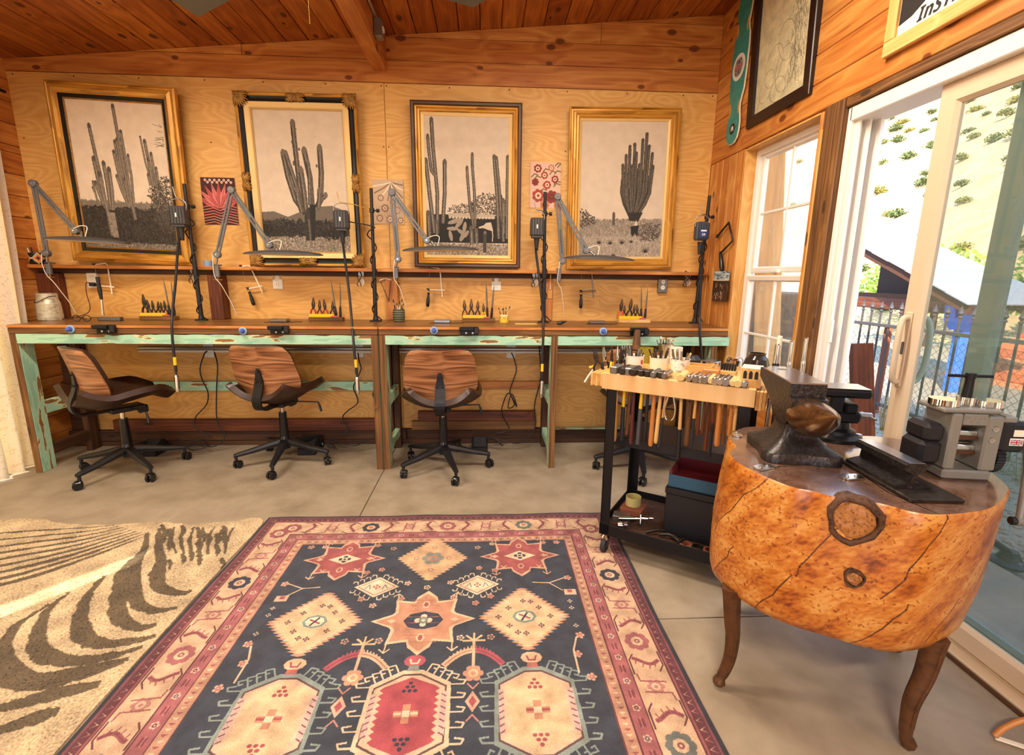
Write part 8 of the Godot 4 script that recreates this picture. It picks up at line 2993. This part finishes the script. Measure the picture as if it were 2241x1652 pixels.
func anvil() -> void:
	var t := thing("anvil", "dark forged anvil with a polished horn standing on the stump", "anvil", Vector3(4.10, STUMP + 0.001, 2.23), "", -0.237)
	var s := ST()
	var sec := func(y: float, hx: float, hz: float, pinch: float) -> Array:
		# a foot with drawn-in sides
		var r := []
		for k in 32:
			var a := -TAU * k / 32
			var cx := signf(cos(a)) * pow(absf(cos(a)), 0.45)
			var cz := signf(sin(a)) * pow(absf(sin(a)), 0.45)
			var w := 1.0 - pinch * (1.0 - pow(absf(sin(2.0 * a)), 0.7))
			r.append(Vector3(cx * hx * w, y, cz * hz * w))
		return r
	loft(s, [sec.call(0.0, 0.120, 0.125, 0.16), sec.call(0.026, 0.120, 0.125, 0.16), sec.call(0.032, 0.112, 0.118, 0.18), sec.call(0.048, 0.080, 0.088, 0.18), sec.call(0.072, 0.056, 0.066, 0.12), sec.call(0.10, 0.047, 0.058, 0.06), sec.call(0.135, 0.048, 0.066, 0.0), sec.call(0.165, 0.050, 0.095, 0.0)], true, true, 1)
	part(t, "body", s, M.anvil_iron)
	s = ST()
	prism(s, Transform3D(Basis(Vector3.UP, -PI / 2), Vector3(0.05, 0, 0)), [Vector2(-0.226, 0.238), Vector2(-0.229, 0.232), Vector2(-0.226, 0.205), Vector2(-0.15, 0.176), Vector2(-0.085, 0.145), Vector2(-0.06, 0.11), Vector2(0.06, 0.11), Vector2(0.09, 0.15), Vector2(0.09, 0.196), Vector2(0.067, 0.199), Vector2(0.067, 0.238)], 0.10)
	part(t, "waist", s, M.anvil_iron)
	s = ST()
	prism(s, Transform3D(Basis(Vector3.RIGHT, -PI / 2), Vector3(0, 0.2385, 0)), [Vector2(-0.05, 0.17), Vector2(-0.022, 0.226), Vector2(0.026, 0.226), Vector2(0.05, 0.19), Vector2(0.05, -0.067), Vector2(-0.05, -0.067)], 0.004)
	part(t, "face", s, M.polished, "worn bright face plate")
	part(t, "hardy_hole", boxed(Vector3(-0.012, 0.2427, -0.175), Vector3(0.010, 0.2431, -0.153)), M.frame_black)
	s = ST()
	var rings := []
	for e in [[0.06, 0.052, 0.056, 0.143], [0.11, 0.058, 0.056, 0.145], [0.15, 0.055, 0.051, 0.151], [0.19, 0.043, 0.039, 0.162], [0.225, 0.027, 0.024, 0.176], [0.25, 0.009, 0.008, 0.188], [0.262, 0.002, 0.002, 0.192]]:
		var r := []
		for k in 24:
			var a := TAU * k / 24
			r.append(Vector3(cos(a) * e[1], e[3] + sin(a) * e[2], e[0]))
		rings.append(r)
	loft(s, rings, true, true, 1)
	part(t, "horn", s, M.horn, "polished brown-steel horn")
	# steel hold-down brackets screwed to the stump
	for a in [[1672, 1024, 0.35], [1864, 1046, 0.1], [1612, 951, 1.2], [1790, 975, 0.4]]:
		var p := fy(a[0], a[1], STUMP)
		var b := thing("hold_down_bracket", "bright steel hold-down plate screwed beside an anvil foot", "bracket", p + Vector3(0, 0.001, 0), "hold-down plates round the anvil", a[2])
		s = ST()
		prism(s, Transform3D(Basis(Vector3.RIGHT, -PI / 2), Vector3.ZERO), rounded(0.064, 0.034, 0.012), 0.004)
		part(b, "plate", s, M.bright_steel)
		for x in [-0.016, 0.012]:
			s = ST()
			lathe(s, Transform3D(Basis(), Vector3(x, 0.004, 0)), [Vector2(0.005, 0), Vector2(0.004, 0.003), Vector2(0, 0.004)], 10)
			part(b, "screw", s, M.steel)

func vise() -> void:
	var p := fy(1832, 966, STUMP)
	var t := thing("bench_vise", "small black bench vise standing behind the anvil", "vise", p + Vector3(0.02, 0.001, -0.04), "", -0.25)
	var s := ST()
	lathe(s, Transform3D(), [Vector2(0, 0), Vector2(0.078, 0), Vector2(0.08, 0.012), Vector2(0.06, 0.022), Vector2(0.058, 0.034), Vector2(0.04, 0.042), Vector2(0.036, 0.07), Vector2(0, 0.07)], 22)
	var b := part(t, "swivel_base", s, M.black_metal)
	for k in 3:
		s = ST()
		var a := TAU * k / 3 + 0.3
		cyl(s, Vector3(cos(a) * 0.068, 0.012, sin(a) * 0.068), Vector3(cos(a) * 0.068, 0.024, sin(a) * 0.068), 0.011, 8, 0.002)
		part(b, "bolt", s, M.steel)
	part(t, "body", boxed(Vector3(-0.045, 0.065, -0.045), Vector3(0.055, 0.105, 0.045), 0.008), M.black_metal)
	part(t, "fixed_jaw", boxed(Vector3(-0.05, 0.10, -0.05), Vector3(-0.005, 0.16, 0.05), 0.006), M.black_metal)
	part(t, "moving_jaw", boxed(Vector3(0.0, 0.10, -0.05), Vector3(0.04, 0.135, 0.05), 0.006), M.black_metal)
	part(t, "anvil_plate", boxed(Vector3(-0.075, 0.155, -0.055), Vector3(0.075, 0.185, 0.055), 0.008), M.black_metal)
	part(t, "plate_face", boxed(Vector3(-0.07, 0.1852, -0.05), Vector3(0.07, 0.187, 0.05), 0.001), M.polished)
	s = ST()
	cyl(s, Vector3(0.05, 0.085, 0), Vector3(0.105, 0.085, 0), 0.012, 12, 0.002)
	cyl(s, Vector3(0.095, 0.085, -0.05), Vector3(0.095, 0.085, 0.05), 0.004, 8)
	part(t, "screw_handle", s, M.steel)

func rail_anvil() -> void:
	var a := fy(1888, 1014, STUMP)
	var b := fy(2050, 1102, STUMP)
	var c := (a + b) / 2 + Vector3(0, 0.001, 0)
	var dir := Vector3(b.x - a.x, 0, b.z - a.z).normalized()
	var t := thing("rail_anvil", "short piece of dark railway rail on a flat steel plate", "rail anvil", c, "", atan2(dir.x, dir.z))
	var L := a.distance_to(b) / 2
	part(t, "base_plate", boxed(Vector3(-0.066, 0, -L), Vector3(0.07, 0.010, L), 0.002), M.dark_steel)
	var s := ST()
	prism(s, Transform3D(Basis(), Vector3(-0.012, 0.010, -L * 0.92)), [Vector2(-0.048, 0), Vector2(0.048, 0), Vector2(0.048, 0.008), Vector2(0.010, 0.018), Vector2(0.007, 0.040), Vector2(0.026, 0.048), Vector2(0.027, 0.064), Vector2(0.022, 0.069), Vector2(-0.022, 0.069), Vector2(-0.027, 0.064), Vector2(-0.026, 0.048), Vector2(-0.007, 0.040), Vector2(-0.010, 0.018), Vector2(-0.048, 0.008)], L * 1.45)
	part(t, "rail", s, M.anvil_iron)
	part(t, "rail_face", boxed(Vector3(-0.033, 0.0792, -L * 0.92), Vector3(0.009, 0.0805, L * 0.53), 0.0005), M.polished)

func rolling_mill() -> void:
	var t := thing("rolling_mill", "grey hand-cranked rolling mill with three knurled wheels on the stump", "rolling mill", fy(2060, 1049, STUMP) + Vector3(0, 0.001, 0), "", -0.154)
	for b in [[Vector3(0, 0, -0.11), Vector3(0.125, 0.028, 0)], [Vector3(0, 0.0285, -0.11), Vector3(0.028, 0.19, 0)], [Vector3(0.090, 0.0285, -0.11), Vector3(0.132, 0.185, 0)]]:
		part(t, ["base", "side_post", "side_post"][int(b[0].y > 0.01)], boxed(b[0], b[1], 0.005), M.mill_grey)
	part(t, "top_plate", boxed(Vector3(-0.025, 0.1905, -0.105), Vector3(0.125, 0.204, -0.004), 0.004), M.mill_grey)
	part(t, "name_plate", boxed(Vector3(0.0285, 0.158, -0.012), Vector3(0.0895, 0.19, -0.002), 0.002), M.mill_grey)
	word(t, "lettering", "DURSTON", Transform3D(Basis(), Vector3(0.059, 0.179, -0.0015)), 0.0085, M.steel, 0.001)
	word(t, "lettering", "TOOLS", Transform3D(Basis(), Vector3(0.059, 0.167, -0.0015)), 0.007, M.steel, 0.001)
	# rolls
	for y in [0.083, 0.125]:
		var s := ST()
		cyl(s, Vector3(0.029, y, -0.045), Vector3(0.089, y, -0.045), 0.0195, 20)
		part(t, "roller", s, M.bright_steel)
		part(t, "bearing_block", boxed(Vector3(0.0285, y - 0.014, -0.075), Vector3(0.0895, y - 0.004, -0.02), 0.001), M.frame_brown)
	# knurled wheels
	for a in [[0.005, 0.036, -0.05], [0.118, 0.034, -0.05], [0.062, 0.021, -0.052]]:
		var s := ST()
		var poly := []
		for k in 72:
			var r: float = a[1] * (1.0 if k % 2 == 0 else 0.955)
			poly.append(Vector2(cos(TAU * k / 72) * r, sin(TAU * k / 72) * r))
		prism(s, Transform3D(Basis(Vector3.RIGHT, -PI / 2), Vector3(a[0], 0.2045, a[2])), poly, 0.017 if a[1] > 0.03 else 0.024)
		part(t, "knurled_wheel", s, M.chrome)
	var s := ST()
	cyl(s, Vector3(0.062, 0.228, -0.052), Vector3(0.062, 0.29, -0.052), 0.0125, 14, 0.001, 0.010)
	cyl(s, Vector3(0.062, 0.28, -0.052), Vector3(0.062, 0.296, -0.052), 0.0125, 14, 0.001)
	part(t, "spindle", s, M.black_metal)
	s = ST()
	cyl(s, Vector3(0.005, 0.2875, -0.052), Vector3(0.119, 0.2875, -0.052), 0.0045, 10, 0.001)
	part(t, "tee_bar", s, M.black_metal)
	# gear covers, crank
	part(t, "gear_cover", boxed(Vector3(-0.062, 0.035, -0.10), Vector3(-0.001, 0.105, -0.01), 0.012), M.black)
	part(t, "gear_cover", boxed(Vector3(-0.055, 0.10, -0.10), Vector3(-0.001, 0.155, -0.01), 0.012), M.black)
	part(t, "gear_cover", boxed(Vector3(0.133, 0.085, -0.105), Vector3(0.195, 0.172, 0.0), 0.008), M.black)
	part(t, "shoulder", boxed(Vector3(0.1325, 0.168, -0.10), Vector3(0.165, 0.186, -0.002), 0.004), M.mill_grey)
	s = ST()
	var g := []
	for k in 80:
		var r := 0.052 * (1.0 if k % 2 == 0 else 0.95)
		g.append(Vector2(cos(TAU * k / 80) * r, sin(TAU * k / 80) * r))
	prism(s, Transform3D(Basis(Vector3.UP, PI / 2), Vector3(0.136, 0.062, -0.055)), g, 0.022)
	part(t, "gear", s, M.black)
	for a in [[0.111, 0.152], [0.107, 0.12]]:
		s = ST()
		lathe(s, Transform3D(Basis(Vector3.RIGHT, PI / 2), Vector3(a[0], a[1], 0)), [Vector2(0.009, 0), Vector2(0.008, 0.002), Vector2(0.004, 0.001), Vector2(0, 0.002)], 12)
		part(t, "dial_screw", s, M.steel)
	# stickers
	part(t, "sticker", boxed(Vector3(0.158, 0.132, 0.0), Vector3(0.184, 0.151, 0.0006), 0.0002), M.ivory)
	var im := canvas(48, 32, C("2a3a6a"))
	for e in [[7.0, C("f2eee6")], [3.0, C("b02030")]]:
		stroke(im, Vector2(0, 0), Vector2(48, 32), e[0], e[1])
		stroke(im, Vector2(0, 32), Vector2(48, 0), e[0], e[1])
	for e in [[10, C("f2eee6")], [6, C("b02030")]]:
		im.fill_rect(Rect2i(24 - e[0] / 2, 0, e[0], 32), e[1])
		im.fill_rect(Rect2i(0, 16 - e[0] / 2, 48, e[0]), e[1])
	var fm := mat("flag", Color.WHITE, 0.5, 0, as_texture(im))
	s = ST()
	part(t, "flag_border", boxed(Vector3(0.152, 0.106, 0.0), Vector3(0.186, 0.127, 0.0005), 0.0002), M.ivory)
	quad(s, Vector3(0.154, 0.108, 0.0008), Vector3(0.184, 0.108, 0.0008), Vector3(0.184, 0.123, 0.0008), Vector3(0.154, 0.123, 0.0008), Vector2(0, 1), Vector2(1, 1), Vector2(1, 0), Vector2(0, 0))
	part(t, "flag_print", s, fm)
	s = ST()
	tube(s, [Vector3(0.195, 0.14, -0.03), Vector3(0.212, 0.13, -0.02), Vector3(0.208, 0.04, 0.01), Vector3(0.196, -0.10, 0.03)], [0.010, 0.012, 0.012, 0.010], 10)
	part(t, "crank_arm", s, M.mill_grey)
	s = ST()
	cyl(s, Vector3(0.185, -0.10, 0.03), Vector3(0.23, -0.10, 0.03), 0.013, 12, 0.002)
	part(t, "crank_boss", s, M.mill_grey)
	s = ST()
	cyl(s, Vector3(0.172, -0.10, 0.03), Vector3(0.1845, -0.10, 0.03), 0.012, 12, 0.002)
	part(t, "crank_cap", s, M.black)

# ---------------------------------------------------------------- things on the window wall
func wall_things() -> void:
	var B := Basis(Vector3.UP, -PI / 2)
	# skateboard deck
	var lo := fx(1612, 312, RX - 0.012)
	var t := thing("skateboard_deck", "turquoise skateboard deck lettered FAT GRAY CAT hung on the wall", "skateboard", Vector3(RX - 0.0125, lo.y, 0.318))
	t.basis = B * Basis(Vector3.BACK, -0.03)
	var half := [[0.0, 0.0], [0.035, 0.005], [0.066, 0.03], [0.080, 0.07], [0.082, 0.12], [0.070, 0.17], [0.062, 0.20], [0.060, 0.23], [0.072, 0.27], [0.090, 0.31], [0.098, 0.42], [0.098, 0.55], [0.090, 0.62], [0.075, 0.655], [0.066, 0.69], [0.078, 0.74], [0.088, 0.80], [0.07, 0.86], [0.03, 0.895], [0.0, 0.90]]
	var o := []
	for a in half:
		o.append(Vector2(a[0], a[1]))
	for k in range(half.size() - 2, 0, -1):
		o.append(Vector2(-half[k][0], half[k][1]))
	var s := ST()
	prism(s, Transform3D(Basis(), Vector3.ZERO), o, 0.009)
	part(t, "plies", s, M.cream)
	var inner := []
	for q: Vector2 in o:
		inner.append(Vector2(q.x * 0.97, 0.45 + (q.y - 0.45) * 0.993))
	s = ST()
	prism(s, Transform3D(Basis(), Vector3(0, 0, 0.009)), inner, 0.0015)
	part(t, "paint", s, M.turquoise)
	for a in [[0.062, 0.215], [-0.06, 0.215], [0.068, 0.675], [-0.066, 0.675]]:
		s = ST()
		var e := []
		for k in 13:
			var an := lerpf(-PI / 2, PI / 2, k / 12.0)
			e.append(Vector2(-signf(a[0]) * cos(an) * 0.018, sin(an) * 0.042))
		prism(s, Transform3D(Basis(), Vector3(a[0], a[1], 0.0106)), e, 0.0006)
		part(t, "bare_patch", s, M.beech)
	s = ST()
	prism(s, Transform3D(Basis(), Vector3(0, 0.455, 0.0106)), ellipse(0.077, 0.077, 28), 0.0008)
	part(t, "sticker_ring", s, M.white_plastic)
	s = ST()
	prism(s, Transform3D(Basis(), Vector3(0, 0.455, 0.0112)), ellipse(0.056, 0.056, 24), 0.0006)
	part(t, "sticker_disc", s, M.steel_grey)
	for a in [["FAT", 0.030, M.black], ["GRAY", 0.0, M.red], ["CAT", -0.030, M.black]]:
		word(t, "lettering", a[0], Transform3D(Basis(), Vector3(0, 0.455 + a[1], 0.0125)), 0.028, a[2], 0.0008)
	s = ST()
	prism(s, Transform3D(Basis(), Vector3(0, 0.095, 0.0106)), ellipse(0.034, 0.034, 24), 0.0008)
	part(t, "emblem", s, M.black)
	s = ST()
	prism(s, Transform3D(Basis(), Vector3(0, 0.095, 0.0113)), [Vector2(-0.016, -0.012), Vector2(-0.014, 0.010), Vector2(0, 0.020), Vector2(0.014, 0.010), Vector2(0.016, -0.012), Vector2(0.006, -0.012), Vector2(0.0, 0.010), Vector2(-0.006, -0.012)], 0.0006)
	part(t, "emblem_mark", s, M.white_plastic)
	# framed pencil drawing of prickly pear
	var im := canvas(256, 420, C("c9bd98"))
	var pen := C("8d8262")
	for a in [[90, 300, 44, 62, 0.3], [150, 250, 40, 60, -0.25], [150, 330, 46, 66, 0.1], [60, 350, 34, 50, 0.5], [120, 380, 40, 36, 0.0]]:
		var pts := []
		for k in 24:
			pts.append(Vector2(a[0], a[1]) + Vector2(cos(TAU * k / 24) * a[2], sin(TAU * k / 24) * a[3]).rotated(a[4]))
		strokes(im, pts, 1.8, pen, true)
	for k in 500:
		var p := Vector2(200 + rng.randfn() * 18, rng.randf() * 380)
		stroke(im, p, p + Vector2(rng.randfn() * 6, 10 + rng.randf() * 14), 1.5, C("6a6450").lerp(C("a89d80"), rng.randf()))
	for k in 60:
		var p := Vector2(rng.randf() * 256, rng.randf() * 420)
		stroke(im, p, p + Vector2(rng.randfn() * 14, rng.randfn() * 10), 1.0, C("a89c78"))
	grain(im, 905, 0.08, 0.2, 0.1)
	var dm := mat("drawing", Color.WHITE, 0.85, 0, as_texture(im))
	t = thing("framed_drawing", "pencil drawing of prickly pear in a plain black-brown frame", "drawing", Vector3(RX - 0.003, 2.195 + 0.42, 0.79))
	t.basis = B * Basis(Vector3.RIGHT, 0.03)
	s = ST()
	moulding(s, Transform3D(), 0.60, 0.84, [Vector2(0, 0), Vector2(0, 0.026), Vector2(0.004, 0.03), Vector2(0.058, 0.026), Vector2(0.062, 0.012)])
	part(t, "frame", s, M.frame_dark)
	s = ST()
	quad(s, Vector3(-0.24, -0.36, 0.011), Vector3(0.24, -0.36, 0.011), Vector3(0.24, 0.36, 0.011), Vector3(-0.24, 0.36, 0.011), Vector2(0, 1), Vector2(1, 1), Vector2(1, 0), Vector2(0, 0))
	part(t, "drawing", s, dm)
	part(t, "backing", boxed(Vector3(-0.29, -0.41, 0.001), Vector3(0.29, 0.41, 0.01)), M.dark_wood)
	# lettered poster in a bare wood frame
	var c := fx(1930, 130, RX - 0.02)
	t = thing("instrument_poster", "black and white ink poster lettered INSTRUMENT in a pale wood frame", "poster", Vector3(RX - 0.003, c.y, c.z))
	t.basis = B
	var w := 0.95
	var h := 0.70
	for b in [[Vector3(0, 0, 0), Vector3(w, 0.055, 0.022)], [Vector3(0, h - 0.055, 0), Vector3(w, h, 0.022)], [Vector3(0, 0.055, 0), Vector3(0.05, h - 0.055, 0.022)], [Vector3(w - 0.05, 0.055, 0), Vector3(w, h - 0.055, 0.022)]]:
		part(t, "frame_stick", boxed(b[0], b[1], 0.003), M.pine)
	part(t, "paper", boxed(Vector3(0.05, 0.055, 0.004), Vector3(w - 0.05, h - 0.055, 0.008)), M.paper_white)
	s = ST()
	prism(s, Transform3D(Basis(), Vector3(0, 0, 0.008)), [Vector2(0.052, 0.095), Vector2(0.11, 0.105), Vector2(0.17, 0.135), Vector2(0.20, 0.165), Vector2(0.19, 0.175), Vector2(0.13, 0.155), Vector2(0.10, 0.175), Vector2(0.09, 0.40), Vector2(0.052, 0.42)], 0.0008)
	part(t, "ink_shape", s, M.ink_black)
	s = ST()
	prism(s, Transform3D(Basis(), Vector3(0.16, 0.27, 0.0082)), ellipse(0.072, 0.115, 28), 0.0008)
	part(t, "ink_bowl", s, M.ink_grey)
	s = ST()
	var ov := []
	for k in 29:
		ov.append(Vector3(0.16 + cos(TAU * k / 28) * 0.074, 0.27 + sin(TAU * k / 28) * 0.118, 0.009))
	tube(s, ov, 0.002, 5, false)
	part(t, "ink_line", s, M.ink_black)
	word(t, "lettering", "InSTRUMENT", Transform3D(Basis(Vector3(1, 0, 0), Vector3(0.25, 1, 0), Vector3(0, 0, 1)), Vector3(0.345, 0.092, 0.0086)), 0.048, M.ink_black, 0.001, "Droid Sans", 700)

func corner_things() -> void:
	# coping saw and photograph hung in the corner
	var X := RX - 0.02
	var q := []
	for a in [[1570, 517], [1595, 487], [1604, 526], [1577, 554], [1580, 592]]:
		q.append(fx(a[0], a[1], X))
	var o: Vector3 = q[0]
	var t := thing("coping_saw", "dark coping saw hung on the window wall near the corner", "saw", o)
	var s := ST()
	tube(s, [Vector3.ZERO, q[1] - o, q[2] - o, q[3] - o], 0.0065, 8)
	part(t, "frame", s, M.dark_steel)
	for e in [0, 3]:
		s = ST()
		box(s, q[e] - o, Vector3(0.014, 0.024, 0.018), 0.003)
		part(t, "blade_clamp", s, M.black)
	s = ST()
	tube(s, [q[3] - o, (q[3] - o).lerp(q[4] - o, 0.3), (q[3] - o).lerp(q[4] - o, 0.8), q[4] - o], [0.009, 0.013, 0.016, 0.012], 10)
	part(t, "handle", s, M.black_gloss)
	var im := canvas(96, 160, C("3a2a22"))
	im.fill_rect(Rect2i(0, 0, 96, 44), C("9fb4bc"))
	for k in 26:
		disc(im, Vector2(rng.randf() * 96, rng.randf() * 40), Vector2(8, 4), [C("5e6a6a"), C("d2dcdc")][k % 2], 8)
	im.fill_rect(Rect2i(0, 44, 96, 6), C("e2d2b8"))
	for k in 60:
		var x := rng.randf() * 96
		var y := 52 + rng.randf() * 90
		stroke(im, Vector2(x, y), Vector2(x + rng.randfn() * 3, y + 16), 3.0, [C("d8b49a"), C("5a2c1c"), C("1e1613"), C("8a5a40")][k % 4])
	grain(im, 915, 0.1)
	var pm := mat("snapshot", Color.WHITE, 0.5, 0, as_texture(im))
	var p := [fx(1563, 594, X), fx(1597, 593, X), fx(1591, 660, X), fx(1557, 658, X)]
	var c: Vector3 = p[3]
	s = ST()
	quad(s, p[3] - c, p[2] - c, p[1] - c, p[0] - c, Vector2(0, 1), Vector2(1, 1), Vector2(1, 0), Vector2(0, 0))
	var th := Vector3(0.002, 0, 0)
	quad(s, p[0] - c + th, p[1] - c + th, p[2] - c + th, p[3] - c + th)
	solo("snapshot", "small colour photograph pinned below the coping saw", "photograph", s, pm, c)
	# bent wooden stand leaning into the lower corner by the door
	var a := fy(2175, 1618, 0.0)
	t = thing("bentwood_stand", "bent wooden rod stand with a round tan base by the door sill", "stand", a)
	s = ST()
	tube(s, curve([Vector3(0, 0.012, 0), Vector3(0.025, 0.04, 0.0), Vector3(0.07, 0.075, 0.01), Vector3(0.14, 0.09, 0.03)], 5), 0.008, 8)
	part(t, "bent_rod", s, M.tan)
	s = ST()
	bar(s, Vector3(0.0, 0.008, 0.0), Vector3(0.085, 0.008, 0.05), 0.016, 0.004, 0.001)
	part(t, "strap", s, M.cream)
	s = ST()
	lathe(s, Transform3D(Basis(), Vector3(0.16, 0, 0.085)), [Vector2(0, 0), Vector2(0.08, 0), Vector2(0.09, 0.012), Vector2(0.08, 0.06), Vector2(0.05, 0.085), Vector2(0, 0.09)], 24, true)
	part(t, "base", s, M.tan)
